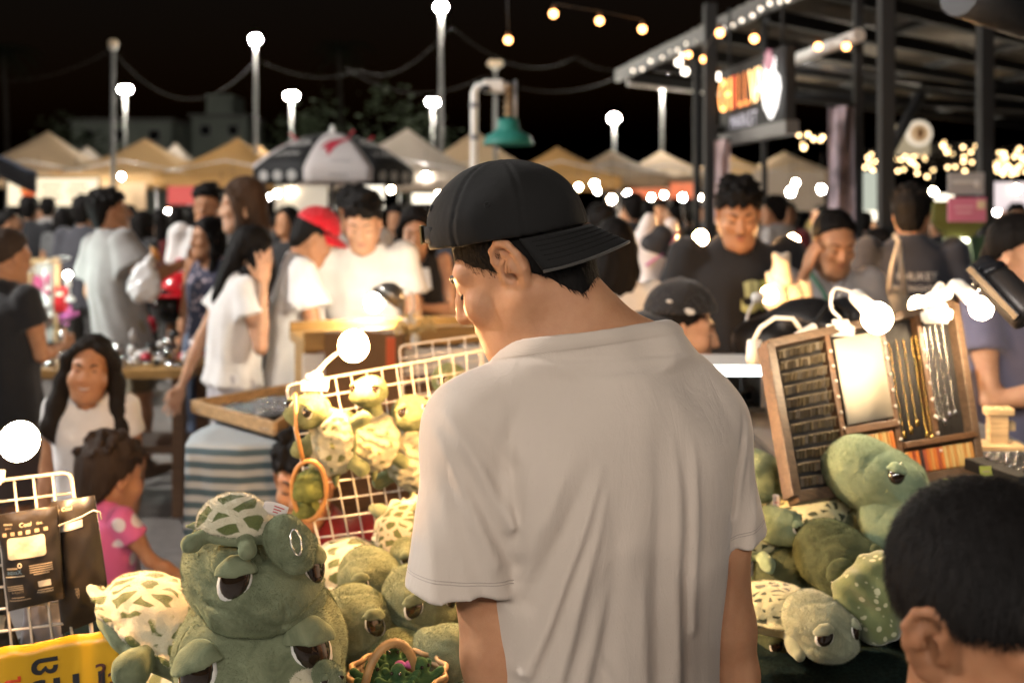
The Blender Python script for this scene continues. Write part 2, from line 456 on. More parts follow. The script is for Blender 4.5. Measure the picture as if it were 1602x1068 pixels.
def head_prims(S, M, ears=True, jaw=1.0, k=.014, child=False):
    S.M = M
    S.ell((0, -.016, .032), (.075, .096, .090))
    S.ell((0, .030, -.035), (.064 * jaw, .066, .085), k=.03)
    S.chain([(-.056 * jaw, .0, -.055), (-.034 * jaw, .062, -.106), (0, .080, -.112), (.034 * jaw, .062, -.106), (.056 * jaw, .0, -.055)], [.020, .017, .019, .017, .020], k=.03)
    S.ell((0, .055, -.075), (.040, .040, .038), k=.03)
    for s in (-1, 1):
        S.ell((s * .036, .068, -.030), (.028, .024, .024), k=.02)            # cheek
        S.cone((s * .012, .086, .022), (s * .046, .068, .022), .009, .011, k=.02)   # brow ridge
        S.ell((s * .031, .100, .000), (.015, .011, .009), op='s', k=.018)    # eye socket
        S.ell((s * .031, .078, .001), (.0155, .0135, .012), k=.006)          # lid over the eyeball
        S.ell((s * .012, .099, -.037), (.0085, .010, .0075), k=.008)         # nostril wing
        if ears:
            S.ell((s * .079, -.010, -.006), (.009, .021, .033), (R(-12), 0, s * R(-22)), k=.006)
            S.ell((s * .0865, -.006, -.004), (.006, .012, .020), (R(-12), 0, s * R(-22)), op='s', k=.005)
            S.ell((s * .078, -.004, -.033), (.007, .010, .010), k=.006)
    if child:
        S.chain([(0, .086, .010), (0, .095, -.014), (0, .102, -.033)], [.008, .009, .0115], k=.012)
        for s in (-1, 1): S.ell((s * .038, .066, -.045), (.030, .028, .028), k=.03)
    else:
        S.chain([(0, .088, .016), (0, .103, -.012), (0, .113, -.033)], [.0085, .0095, .0125], k=.010)
        S.ell((0, .101, -.040), (.010, .010, .007), k=.008)
    S.ell((0, .095, -.064), (.021, .0105, .0065), k=.008)
    S.ell((0, .093, -.075), (.018, .0105, .0065), k=.008)
    S.cone((-.020, .104, -.0693), (.020, .104, -.0693), .0022, op='s', k=.003)
    S.M = Matrix.Identity(4)

def face_parts(root, M, look='down', brow=1.0, smile=False, lipm=None):
    for s in (-1, 1):
        b = MB(); pts = [(s * (.014 + .034 * t), .0985 - .010 * t - .012 * t * t, .020 + .007 * math.sin(PI * t)) for t in (0, .25, .5, .75, 1)]
        b.tube(pts, [.0022 * brow, .0034 * brow, .0034 * brow, .0026 * brow, .001], 6); b.obj('eyebrow', LASH, root, M=M)
        b = MB()
        if look == 'open':
            b.ball((s * .031, .0845, .001), (.0125, .009, .0058), 12, 8); o = b.obj('eye', EYEW, root, M=M)
            MB().ball((s * .031, .0905, .001), (.0055, .0040, .0055), 10, 6).obj('iris', IRIS, o)
            b2 = MB().tube([(s * (.031 + .016 * t), .0915 - .006 * t * t, .0062 - .006 * t * t) for t in (-1, -.5, 0, .5, 1)], .0016, 5); b2.obj('eyelash', LASH, o)
        else:
            zz = -.0045; up = .006 if smile else -.004
            b.tube([(s * (.031 + .0155 * t), .0925 - .008 * t * t - .002, zz + up * (1 - t * t) - (0 if smile else 0)) for t in (-1, -.6, -.2, .2, .6, 1)], [v_ * 1.25 * brow for v_ in (.0010, .0019, .0022, .0022, .0019, .0010)], 6)
            b.obj('eye', LASH, root, M=M)
    b = MB(); lm = lipm or LIP
    if smile:
        b.tube([(x, .1035 - 11 * x * x, -.071 + 12 * x * x) for x in (-.031, -.020, -.009, 0, .009, .020, .031)], [.0018, .0050, .0075, .0082, .0075, .0050, .0018], 8)
        o = b.obj('mouth', lm, root, M=M)
        MB().tube([(x, .1095 - 11 * x * x, -.0690 + 12 * x * x) for x in (-.022, -.011, 0, .011, .022)], [.0012, .0036, .0042, .0036, .0012], 6).obj('teeth', EYEW, o)
    else:
        b.ball((0, .0985, -.0645), (.0195, .008, .0046), 12, 6); b.ball((0, .0970, -.0745), (.0165, .0085, .0052), 12, 6); b.obj('mouth', lm, root, M=M)

def hand_prims(S, w, d, n, side=1, curl=.5, sc=1.0, spread=.0):
    """w wrist, d along the fingers, n the way the palm faces; side +1 puts the thumb on the d x n side"""
    w = Vector(w); d = Vector(d).normalized(); n = Vector(n); n = (n - d * n.dot(d)).normalized(); t = d.cross(n) * side
    Rm = Matrix((t, d, n)).transposed(); S.k = .008 * sc
    S.cone(w - d * .02 * sc, w + d * .015 * sc, .022 * sc, .022 * sc)
    S.ell(w + d * .048 * sc, (.040 * sc, .052 * sc, .015 * sc), Rm, k=.014 * sc)
    for i, (o, L) in enumerate(((.030, .070), (.010, .080), (-.010, .074), (-.029, .058))):
        p = w + (d * .088 + t * o) * sc; a = .35 * curl; dd = (d + t * spread * (o / .03)).normalized(); r = (.0092, .0092, .0088, .0078)[i]; pts = [p - d * .02 * sc, p]
        for f in (.42, .33, .25):
            v = (dd * math.cos(a) + n * math.sin(a)); p = p + v * L * f * sc; pts.append(p); a += 1.0 * curl
        S.chain(pts, [r * sc * q for q in (1.05, 1.0, .95, .88, .78)], k=.004 * sc)
    p = w + (d * .028 + t * .026) * sc; v1 = (t * .75 + d * .6 + n * .35).normalized(); v2 = (t * .35 + d * .85 + n * .45).normalized()
    S.chain([p, p + v1 * .036 * sc, p + v1 * .036 * sc + v2 * .030 * sc, p + v1 * .036 * sc + v2 * .052 * sc], [.0135 * sc, .0115 * sc, .0095 * sc, .008 * sc], k=.006 * sc)

def hair_obj(root, M, style, hm, h=.007, length=.3, vol=1.0, capped=False):
    S = SDF(.012); S.M = M; v = .010 * vol
    S.ell((0, -.018, .034), (.077 + v, .098 + v, .092 + v))
    if style == 'short':
        S.plane((0, .080, .078), (0, .70, -.71), .010)
        S.ell((0, -.064, -.045), (.064, .042, .055), k=.03); S.plane((0, 0, -.080), (0, .3, -1), .01)
        for i in range(16):
            a = R(-62 + 124 * i / 15) + RNG.normal(0, .06); q = Vector((.079 * math.sin(a), .086 * math.cos(a) - .006, .078 - .012 * abs(math.sin(a)) + RNG.normal(0, .004))); S.cone(q + Vector((0, -.012, .016)), q + Vector((RNG.normal(0, .006), .006, -.008 - RNG.uniform(0, .014))), .013, .004, k=.012)
        for i in range(44):
            a = RNG.uniform(0, 2 * PI); e = RNG.uniform(.25, 1.3); d = Vector((math.cos(a) * math.cos(e), math.sin(a) * math.cos(e), math.sin(e)))
            q = Vector((0, -.018, .034)) + Vector((d.x * (.08 + v), d.y * (.10 + v), d.z * (.094 + v))); S.cone(q, q + d * .007 + Vector((.016 * math.cos(a + 1), .016 * math.sin(a + 1), .002)), .012, .004, k=.012)
    elif style in ('long', 'tied', 'pony', 'girl'):
        S.plane((0, .080, .080) if style in ('long', 'pony') else (0, .068, .094), (0, .72, -.69), .012)
        if style == 'long':
            for s in (-1, 1):
                S.chain([(s * .055, .048, .075), (s * .083, .018, .0), (s * .088, .012, -.10), (s * .080, .022, -.10 - length * .45), (s * .072, .030, -.10 - length * .75)], [.018, .020, .024, .022, .012], k=.03)
            S.M = M; L = length
            S.ell((0, -.062, -.06), (.082, .050, .13), k=.04); S.ell((0, -.075, -.10 - L * .35), (.075, .034, .08 + L * .38), k=.04)
        elif style == 'girl':
            S.ell((0, -.05, -.03), (.09, .05, .10), k=.03)
            for s in (-1, 1): S.chain([(s * .05, .045, .085), (s * .092, .012, .03), (s * .104, .0, -.06), (s * .122, .010, -.16), (s * .138, .03, -.25), (s * .110, .05, -.30)], [.016, .020, .027, .036, .034, .012], k=.03)
        elif style == 'tied':
            S.ell((0, -.10, -.02), (.035, .032, .035), k=.02); S.chain([(0, -.105, -.03), (.01, -.12, -.09), (.01, -.10, -.16)], [.024, .022, .008], k=.02)
        else:
            for s in (-1, 1): S.chain([(s * .06, -.05, .07), (s * .095, -.045, .02), (s * .115, -.02, -.10), (s * .12, .0, -.10 - length * .6), (s * .10, .02, -.10 - length)], [.02, .03, .036, .030, .012], k=.02)
    if capped: S.M = M; S.plane((0, 0, .055), (0, 0, 1), .01)
    def dsp(x, y, z):
        return .0024 * np.sin(x * 130 + 1.3 * np.sin(z * 30)) * np.sin(y * 120 + 1.7 * np.sin(z * 26)) + .0012 * np.sin(x * 260 + z * 60) * np.sin(y * 240)
    S.disp.append(dsp)
    o = S.obj('hair', hm, root, h)
    if h <= .0065: fuzz('hair_strands', o, 5000, .018, .0006, hm, tuple(M.to_3x3().normalized() @ Vector((0, -.2, -1))), .22, .3, True)
    return o

def person(label, x, y, yaw=0, H=1.70, female=False, skinm=None, shirt=None, pants=None, shoes=None, hair='short', hairm_=None, hl=.3,
           head=(0, 0, 0), aL=None, aR=None, sleeve='short', bottom='trousers', look='down', smile=False, res=.013, hres=.007, hands=0,
           group=None, hs=1.0, lean=0.0, stout=1.0, shirt_len=.80, sit=False, face=True, hvol=1.0, z0=0.0, loose=1.0, cat='person', hcurl=.6, hn=None, hipz=.47, capped=False):
    k = H / 1.70; root = thing('person', label, cat, (x, y, z0), group, yaw)
    sk = skinm or SKIN; sw = (.152 if female else .178) * stout
    V = lambda a: Vector(a) * k
    hip = hipz if sit else .90; dz = hip - .90
    sh = {-1: V((-sw, -.005, 1.385 + dz)), 1: V((sw, -.005, 1.385 + dz))}
    dflt = {-1: ((-sw - .05, -.03, 1.10 + dz), (-sw - .045, .06, .86 + dz)), 1: ((sw + .05, -.03, 1.10 + dz), (sw + .045, .06, .86 + dz))}
    arms = {}
    for s, a in ((-1, aL), (1, aR)):
        e, wv = a or dflt[s]
        if a: e, wv = Vector(e) + Vector((0, 0, dz)), Vector(wv) + Vector((0, 0, dz))
        arms[s] = (V(e), V(wv))
    LM = Matrix.Translation(V((0, 0, 1.0 + dz))) @ Matrix.Rotation(-lean, 4, 'X') @ Matrix.Translation(V((0, 0, -1.0 - dz)))
    HM = LM @ Matrix.Translation(V((0, -.005, 1.455 + dz))) @ Matrix.Rotation(head[0], 4, 'Z') @ Matrix.Rotation(-head[1], 4, 'X') @ Matrix.Rotation(head[2], 4, 'Y') @ Matrix.Translation(V((0, .028, .100))) @ Matrix.Scale(hs * (.97 if female else 1.0) * (k if hs == 1.0 else 1), 4)
    S = SDF(.03 * k); S.M = LM
    ws = (1 if female else 1.06) * stout
    S.cone(V((0, 0, .98 + dz)), V((0, 0, 1.22 + dz)), .075 * k, .070 * k); S.cone(V((-sw * .7, -.01, 1.355 + dz)), V((sw * .7, -.01, 1.355 + dz)), .045 * k)
    S.cone(V((0, -.005, 1.38 + dz)), V((0, .012, 1.50 + dz)), .058 * k, .050 * k * (.9 if female else 1))
    ar = .85 if female else 1.0
    S.M = Matrix.Identity(4)
    for s in (-1, 1):
        a0 = LM @ sh[s]; e, wv = LM @ arms[s][0], LM @ arms[s][1]
        S.chain([a0, a0.lerp(e, .5), e], [.044 * k * ar * stout, .044 * k * ar * stout, .037 * k * ar], k=.02)
        S.chain([e, e.lerp(wv, .35), wv], [.037 * k * ar, .039 * k * ar, .026 * k * ar], k=.015)
    # legs
    lw = .095 * k
    legs = {}
    for s in (-1, 1):
        if sit: pts = [V((s * .10, .0, hip)), V((s * .13, .42, hip + .0)), V((s * .12, .40, .08))]
        else: pts = [V((s * .09, 0, .90)), V((s * .10, .02, .49)), V((s * .105, -.02, .08))]
        legs[s] = pts
        S.chain(pts[:2], [.082 * k, .056 * k]); S.chain([pts[1], pts[1].lerp(pts[2], .3), pts[2]], [.054 * k, .052 * k, .034 * k])
        f = pts[2]; S.ell((f.x, f.y + .055 * k, .030 * k), (.043 * k, .115 * k, .030 * k), k=.03)
    parts = [S.poly(res)]
    Hd = SDF(.014); head_prims(Hd, HM, jaw=(.95 if female else 1.0) * (.93 if H < 1.3 else 1), child=H < 1.3)
    Hd.M = Matrix.Identity(4); nb = HM @ Vector((0, -.028, -.055)); Hd.cone(LM @ V((0, -.005, 1.40 + dz)), nb, .053 * k, .049 * k, k=.03)
    parts.append(Hd.poly(hres))
    for s in (-1, 1):
        e, wv = LM @ arms[s][0], LM @ arms[s][1]; d = (wv - e)
        hh = SDF(.008); nn = (hn or {}).get(s, (-s, .2, 0))
        hand_prims(hh, wv, d, nn, side=1, curl=hcurl, sc=k * (.92 if female else 1.0), spread=.25 if hcurl < .3 else 0)
        if hands: parts.append(hh.poly(.0055))
        else: parts.append(hh.poly(.010))
    Vb, Fb = join(parts); mesh_obj('body', np_mesh(Vb, Fb, True, 'body'), sk, root)
    sho = None
    # shirt
    if shirt:
        T = SDF(.03 * k); T.M = LM
        f = .020 * loose
        wx = (.128 if female else .148) * stout; z1 = shirt_len + dz
        hipx = (.165 if female else .160) * stout
        T.loft([(z1 * k, 0, 0, (hipx + f) * k, (.112 * stout + f) * k), ((1.0 + dz) * k, 0, 0, (wx + .004 + f) * k, (.098 * stout + f) * k), ((1.15 + dz) * k, 0, 0, (wx + f + .005) * k, (.10 * stout + f) * k), ((1.28 + dz) * k, 0, .004 * k, (sw + .005) * k, (.108 + (.012 if female else 0)) * stout * k), ((1.37 + dz) * k, 0, -.005 * k, (sw - .012) * k, .080 * k), ((1.435 + dz) * k, 0, -.004 * k, .085 * k, .066 * k), ((1.465 + dz) * k, 0, 0, .060 * k, .058 * k)])
        T.M = Matrix.Identity(4)
        if sleeve != 'none':
            for s in (-1, 1):
                a0 = LM @ sh[s]; e, wv = LM @ arms[s][0], LM @ arms[s][1]
                if sleeve == 'long':
                    T.cone(a0, e, .062 * k, .050 * k, k=.035 * k); T.cone(e, wv, .050 * k, .038 * k, k=.02)
                else:
                    T.cone(a0, a0 + (a0 - e).normalized() * .0 + (e - a0) * .05, .060 * k * ar, k=.03 * k)
                    T.cone(a0, a0.lerp(e, .68 if not female else .5), .059 * k * ar, .064 * k * ar * loose, k=.04 * k, flat=True)
        T.M = LM
        T.cone(V((0, .012, 1.405 + dz)), V((0, .03, 1.53 + dz)), .064 * k, .09 * k, op='s', k=.006)
        if sleeve == 'none':
            for s in (-1, 1): T.ell(V((s * (sw + .045), 0, 1.36 + dz)), (.07 * k, .10 * k, .11 * k), op='s', k=.01)
            T.ell(V((0, .10, 1.47 + dz)), (.10 * k, .10 * k, .12 * k), op='s', k=.01)
        ph = RNG.uniform(0, 6)
        def folds(x, y, z):
            a = np.arctan2(y, x); lowz = np.clip((1.36 * k + dz - z) / .35, 0, 1)
            return .0045 * lowz * np.sin(a * 9 + 3.0 * z + ph + 1.2 * np.sin(z * 9 + ph)) + .003 * np.sin(z * 38 + 4 * a + ph) * np.clip(1 - np.abs(z - 1.05 * k - dz) / .2, 0, 1)
        T.disp.append(folds)
        sho = T.obj('shirt', shirt, root, res * .85)
    if pants:
        T = SDF(.03 * k)
        if bottom == 'skirt':
            T.loft([(.45 * k, 0, .01, .24 * k, .19 * k), (.75 * k, 0, 0, .19 * k, .15 * k), ((1.0) * k, 0, 0, .145 * k, .112 * k)])
        else:
            wide = 1.35 if bottom == 'wide' else 1.0
            if not sit: T.loft([(.80 * k, 0, 0, .168 * k * stout, .118 * k * stout), (.92 * k, 0, 0, .162 * k * stout, .115 * k * stout), (1.02 * k, 0, 0, .145 * k * stout, .105 * k * stout)])
            else: T.ell(V((0, 0, hip + .02)), (.175 * k, .14 * k, .13 * k))
            for s in (-1, 1):
                pts = legs[s]
                if bottom == 'shorts':
                    T.cone(pts[0], pts[0].lerp(pts[1], .98), .096 * k * stout, .088 * k, flat=True)
                else:
                    T.cone(pts[0], pts[1], .094 * k * stout, .074 * k * wide, k=.03)
                    T.cone(pts[1], pts[1].lerp(pts[2], .93), .072 * k * wide, .062 * k * wide * wide, flat=True, k=.03)
        T.disp.append(lambda x, y, z: .004 * np.sin(np.arctan2(y, x - np.sign(x) * .1) * 5 + 3 * np.sin(z * 8)))
        T.obj({'shorts': 'shorts', 'skirt': 'skirt'}.get(bottom, 'trousers'), pants, root, res)
    if shoes:
        for s in (-1, 1):
            f = legs[s][2]; q = SDF(.02)
            q.ell((f.x, f.y + .055 * k, .035 * k), (.049 * k, .128 * k, .036 * k)); q.cone((f.x, f.y, .04 * k), (f.x, f.y, .10 * k), .045 * k, .042 * k); q.plane((0, 0, .0), (0, 0, -1))
            q.obj('shoe', shoes, root, res)
    if hair: hair_obj(root, HM, hair, hairm_ or HAIR, hres, hl, min(hvol, 1.1), capped)
    if face: face_parts(root, HM, look, smile=smile, brow=1.35 if H < 1.3 else 1.0)
    return root, HM, LM, k, sho

def cap_obj(root, HM, mt, sc=1.0, brim_dir=0.0, brim_len=.075, tilt=0.0, h=.006, name='cap', droop=.018, parent=None):
    """six-panel cap with curved peak; brim_dir is measured from the face"""
    M = HM @ Matrix.Translation((0, -.012, .040)) @ Matrix.Rotation(brim_dir, 4, 'Z') @ Matrix.Rotation(tilt, 4, 'X') @ Matrix.Scale(sc, 4)
    S = SDF(.01); S.M = M
    S.ell((0, 0, 0), (.0905, .112, .108)); S.ell((0, 0, -.004), (.085, .106, .103), op='s', k=.004)
    S.plane((0, 0, .004), (0, -.05, -1), .004)
    S.ell((0, 0, .108), (.010, .010, .006), k=.004)
    c = S.obj(name, mt, root, h)
    b = MB()
    def br(u, v):
        a = (u - .5) * R(150); r0x, r0y = .089, .110
        p0 = Vector((r0x * math.sin(a), r0y * math.cos(a), .004))
        ext = brim_len * max(0, math.cos(a * .98)) ** .55
        p = Vector((p0.x * (1 + .10 * v), p0.y + ext * v, p0.z))
        p.z += .004 - 3.2 * p.x * p.x * (.6 + .6 * v) - droop * v; return p
    b.sheet(br, 18, 6, .004); b.obj('brim', mt, c, M=M)
    return c, M
# ---------------------------------------------------------------- ground
def ground():
    q = NT('worn_concrete'); co = q.co()
    a = q.noise(.9, 6, None, .65); b = q.noise(14, 5); br = q.n('TexBrick', Vector=co, Scale=1.0, Mortar_Size=.006, Brick_Width=.6, Row_Height=.3)
    br.inputs['Color1'].default_value = (.26, .25, .235, 1); br.inputs['Color2'].default_value = (.20, .175, .16, 1); br.inputs['Mortar'].default_value = (.05, .045, .04, 1)
    c = q.mix(q.step(a, .35, .65), (.12, .105, .095), br.outputs[0]); c = q.mix(q.math('MULTIPLY', q.step(b, .3, .8), .35), c, (.05, .045, .04))
    q.set(Base_Color=c, Roughness=q.n('MapRange', Value=b, To_Min=.45, To_Max=.85).outputs[0]); q.bump(b, .4, .006)
    o = MB().add([(-150, -20, 0), (150, -20, 0), (150, 200, 0), (-150, 200, 0)], [(0, 1, 2, 3)]).obj('ground', q.m, kind='structure')
    return o
ground()
BLACKM = mat('black_steel', (.007, .007, .007), .75, .0); GREYM = mat('grey_steel', (.22, .22, .23), .4, .6); WHITEM = mat('white_paint', (.72, .70, .66), .4)
WIRE = mat('cable_black', (.02, .018, .016), .6)

# ---------------------------------------------------------------- far buildings, trees, poles
def building(label, x0, x1, z0, z1, Y, extra=None):
    t = thing('building', label, 'building', ((x0 + x1) / 2, Y, 0)); w = x1 - x0
    wl = mat('pale_render', (.17, .19, .16), .9, var=.15, vs=.6)
    MB().box((0, 2, z1 / 2), (w, 4, z1)).obj('wall', wl, t)
    MB().box((0, 1.9, z1 + .12), (w + .3, 4.3, .24)).obj('roof', mat('roof_edge', (.10, .10, .09), .8), t)
    if extra: b = MB(); b.box((extra[0] - (x0 + x1) / 2, 2.2, z1 + .24 + extra[2] / 2), (extra[1], 3, extra[2])); b.obj('stair_tower', wl, t)
    g = mat('dark_glass', (.01, .012, .014), .15); n = max(2, int(w / 1.6))
    for i in range(n):
        x = -w / 2 + w * (i + .5) / n
        f = MB().box((x, -.03, z1 - .75), (.72, .06, .72)).obj('window', mat('window_frame_grey', (.2, .2, .19), .5), t)
        MB().box((x, -.07, z1 - .75), (.60, .03, .60)).obj('pane', g, f)
Yb = 60
b0, b1 = P(112, 192, Yb), P(268, 215, Yb); building('long low pale building behind the tents at left', b0.x, b1.x, 0, b0.z, Yb)
b0, b1 = P(275, 178, Yb), P(366, 200, Yb); building('pale building with a raised stair tower in the dark beyond the tents', b0.x, b1.x, 0, b0.z, Yb + 3, ((P(338, 0, Yb + 3)).x, 1.6, 1.3))
BARK = mat('palm_bark', (.06, .05, .04), .9, var=.3, vs=9, bump=.6, bs=20, bd=.02); LEAFM = mat('palm_leaf', (.02, .03, .012), .7, var=.3, vs=3)
def palm(label, px, Y, top, n=22):
    p = P(px, 326, Y); zt = P(px, top, Y).z; t = thing('palm_tree', label, 'tree', (p.x, Y, 0), 'palm trees in the dark')
    MB().tube([(0.15 * math.sin(i * .5), 0, zt * i / 8) for i in range(9)], [.2 - .008 * i for i in range(9)], 10).obj('trunk', BARK, t)
    b = MB()
    for k in range(n):
        a = 2.4 * k; L = 2.2 + .6 * RNG.random(); e = RNG.uniform(-.1, .9); pts = []
        for i in range(9):
            u = i / 8; pts.append(Vector((math.cos(a) * L * u * math.cos(e * (1 - u)), math.sin(a) * L * u * math.cos(e * (1 - u)), zt + L * (math.sin(e) * u - .75 * u * u))))
        for i in range(1, 9):
            d = (pts[i] - pts[i - 1]).normalized(); sd = d.cross(Vector((0, 0, 1))).normalized()
            for sg in (-1, 1):
                for h in (0, .5):
                    q = pts[i - 1].lerp(pts[i], h); tip = q + (sd * sg * .8 + d * .7 + Vector((0, 0, -.35))) * (.55 - .3 * abs(i / 8 - .5)); b.add([q, q + d * .09, tip], [(0, 1, 2)])
    b.obj('crown', LEAFM, t)
palm('palm tree behind the tents between two street lamps', 532, 75, 75); palm('tall palm tree at the far left edge of the market', 8, 70, 80, 26)
def leafy(label, px, Y, zc, r, n=900):
    p = P(px, 326, Y); t = thing('leafy_tree', label, 'tree', (p.x, Y, 0), 'dark trees behind the tents'); b = MB()
    MB().tube([(0, 0, 0), (.1, 0, zc * .5), (0, .1, zc)], [.22, .16, .06], 8).obj('trunk', BARK, t)
    cl = [Vector((RNG.normal(0, r * .5), RNG.normal(0, r * .4), zc + RNG.normal(0, r * .35))) for _ in range(14)]
    for i in range(n):
        c = cl[i % 14] + Vector(RNG.normal(0, r * .2, 3)); f = frame(RNG.normal(0, 1, 3)); s_ = .16
        b.add([c + f @ Vector((-s_, 0, 0)), c + f @ Vector((0, s_ * .5, 0)), c + f @ Vector((s_, 0, 0)), c + f @ Vector((0, -s_ * .5, 0))], [(0, 1, 2, 3)])
    b.obj('crown', LEAFM, t)
leafy('bushy dark tree behind the pale tents near the teal lampshade', 640, 44, 4.4, 2.4); leafy('bushy dark tree left of the striped market umbrella', 480, 46, 4.3, 2.0); leafy('low dark tree in front of the long pale building', 90, 50, 4.0, 2.2)

LAMPW = glow('flood_white', (1, .93, .80), 160)
def street_lamp(label, px, py, Y, heads=1, power=1.0, lit=True, r=.16, base=0):
    p = P(px, py, Y); t = thing('street_lamp', label, 'street lamp', (p.x, Y, 0), 'lamps on poles over the market'); z = p.z
    MB().tube([(0, 0, 0), (0, 0, z * .6), (0, 0, z - r * 1.6)], [.055, .045, .035], 10).obj('pole', mat('lamp_pole', (.10, .10, .095), .5), t)
    MB().lathe([(.05, -.45 * r), (r * .55, -.2 * r), (r * .95, .05 * r), (r * .9, .12 * r)], (0, 0, z - r * .9), 16).obj('lamp_holder', mat('lamp_holder', (.4, .38, .34), .5), t)
    m = glow('flood_%d' % power, (1, .93, .80), power) if lit else mat('dead_lamp', (.35, .27, .18), .35)
    for i in range(heads): MB().ball(((i - (heads - 1) / 2) * r * 1.5, 0, z), (r, r, r * .8), 14, 10).obj('lamp', m, t)
street_lamp('street lamp with a wide white head above the left tents', 196, 140, 32, 2, 1500, r=.11)
street_lamp('tallest lit street lamp on its own pole left of the palm', 400, 62, 22, 1, 1500, r=.11)
street_lamp('street lamp with a wide white head behind the black and white umbrella', 456, 150, 30, 2, 1500, r=.11)
street_lamp('lamp cluster on a pole at the top edge above the market', 690, 11, 20, 1, 1500, r=.11)
street_lamp('white street lamp just left of the white camera pole', 677, 160, 34, 2, 1500, r=.11)
street_lamp('round dazzling street lamp right of the black cap', 961, 185, 30, 1, 1800, r=.15)
street_lamp('pair of white floodlights beneath the pavilion eave', 1036, 126, 26, 2, 1500, r=.11)
street_lamp('unlit tan lamp on a dark pole at upper left', 177, 68, 20, 1, 1, False, r=.10)
street_lamp('unlit twin lamp on a thin pole above the teal lampshade', 775, 100, 22, 2, 1, False, r=.10)
def cable(label, pts, r=.004, sag=.3, name='overhead_cable'):
    q = []
    for i in range(len(pts) - 1):
        a, b = P(*pts[i]), P(*pts[i + 1])
        for k in range(12): u = k / 12; p = a.lerp(b, u); p.z -= sag * 4 * u * (1 - u); q.append(p)
    q.append(P(*pts[-1])); tag(MB().tube(q, r * .5, 6).obj(name, mat('cable_grey', (.018, .018, .017), .8)), label, 'cable', 'overhead cables')
cable('cable hanging from the unlit tan lamp to the left edge', [(175, 78, 20), (-40, 120, 24)], .011); cable('second cable from the unlit lamp running right', [(175, 78, 20), (400, 95, 22)], .02, .9)
cable('cable slung from the tallest lamp toward the palm', [(400, 92, 22), (560, 110, 30)], .012); cable('cable from the palm side to the lamp cluster pole', [(560, 108, 30), (706, 42, 20)], .011, .5)
cable('long cable from the lamp cluster to the pavilion side', [(706, 42, 20), (900, 90, 26), (1100, 60, 20)], .011, .5); cable('low cable crossing behind the white camera pole', [(540, 105, 26), (760, 120, 22), (1000, 100, 26)], .02, .5)

# ---------------------------------------------------------------- market tents
def tentm(name, col):
    if name in _mc: return _mc[name]
    q = NT(name); c = Vector(col); nz = q.noise(2.5, 4)
    q.set(Base_Color=q.mix(nz, c * .8, c * 1.1), Roughness=.8); q.bump(nz, .5, .03)
    tr = q.n('BsdfTranslucent', Color=(*c, 1)); ms = q.n('MixShader'); ms.inputs[0].default_value = .35
    q.l(q.b.outputs[0], ms.inputs[1]); q.l(tr.outputs[0], ms.inputs[2]); q.l(ms.outputs[0], q.out.inputs[0]); _mc[name] = q.m; return q.m
TAN = tentm('tan_canvas', (.46, .29, .13)); CREAM = tentm('cream_canvas', (.50, .36, .22)); PALE = tentm('pale_canvas', (.47, .40, .33)); OCH = tentm('ochre_canvas', (.44, .25, .085)); BRN = tentm('brown_canvas', (.36, .25, .15))
TUBEM = mat('tent_tube', (.5, .5, .5), .35, .7)
def tent(label, px, py, Y, w, m, eave=2.32, rot=0.0, val=.26, valm=None, bulb=True):
    p = P(px, py, Y); t = thing('market_tent', label, 'tent', (p.x, Y + w / 2, 0), 'peaked market tents', rot); h = p.z; a = w / 2
    def roof(u, v):
        x = (u - .5) * 2; y = (v - .5) * 2; r = max(abs(x), abs(y)); z = eave + (h - eave) * ((1 - r) ** 1.35 if r > .0 else 1)
        e = 1 - .05 * (1 - min(abs(x), abs(y)) / max(r, 1e-3)) * r; return (x * a * e, y * a * e, z - .05 * r * (1 - (min(abs(x), abs(y)) / max(r, 1e-3)) ** 2))
    MB().sheet(roof, 16, 16, .012).obj('canopy', m, t)
    for k in range(4):
        Rm = Matrix.Rotation(k * PI / 2, 3, 'Z')
        MB().sheet(lambda u, v: Rm @ Vector(((u - .5) * w * .985, -a * .985 - .02 * math.sin(u * 17) * v, eave - .04 - val * v - .03 * math.sin(u * PI) ** 2)), 14, 2, .008).obj('valance', valm or m, t)
    for i in (-1, 1):
        for j in (-1, 1): MB().tube([(i * a * .95, j * a * .95, 0), (i * a * .95, j * a * .95, eave)], .025, 8).obj('leg', TUBEM, t)
    b = MB()
    for i in (-1, 1): b.tube([(-a * .95, i * a * .95, eave - .02), (0, i * a * .95, eave + .25), (a * .95, i * a * .95, eave - .02)], .015, 6)
    b.tube([(0, 0, eave), (0, 0, h - .03)], .02, 6); b.obj('truss', TUBEM, t, kind='stuff')
    return t
for a in (('tan peaked tent at the far left edge', 25, 197, 21, 2.9, CREAM, 2.36), ('orange-tan peaked tent second from the left', 188, 209, 21, 2.9, TAN, 2.36), ('orange-tan peaked tent left of the umbrella', 342, 209, 21, 2.9, OCH, 2.36),
          ('small grey peaked tent between the two tan tents', 255, 219, 34, 2.6, PALE, 2.6), ('small grey tent peak beside the far left tent', 112, 224, 34, 2.6, PALE, 2.6), ('small ochre tent peak touching the umbrella', 384, 220, 28, 2.4, OCH, 2.5),
          ('large pale tent right of the umbrella with two lights at its peak', 624, 190, 19, 3.2, PALE, 2.30), ('pale tent behind the white camera pole', 740, 194, 23, 3.4, CREAM, 2.40),
          ('olive-brown tent just right of the black cap', 876, 224, 20, 2.4, OCH, 2.30), ('brown tent beneath the dazzling round street lamp', 966, 230, 22, 2.5, BRN, 2.35), ('brown tent left of the pavilion post', 1046, 231, 24, 2.6, BRN, 2.4),
          ('tan tent seen beneath the lit sign', 1155, 236, 24, 2.6, TAN, 2.4), ('tan tent seen right of the lit sign', 1250, 232, 24, 2.6, CREAM, 2.4)):
    tent(*a[:6], eave=a[6], rot=RNG.uniform(-.12, .12))
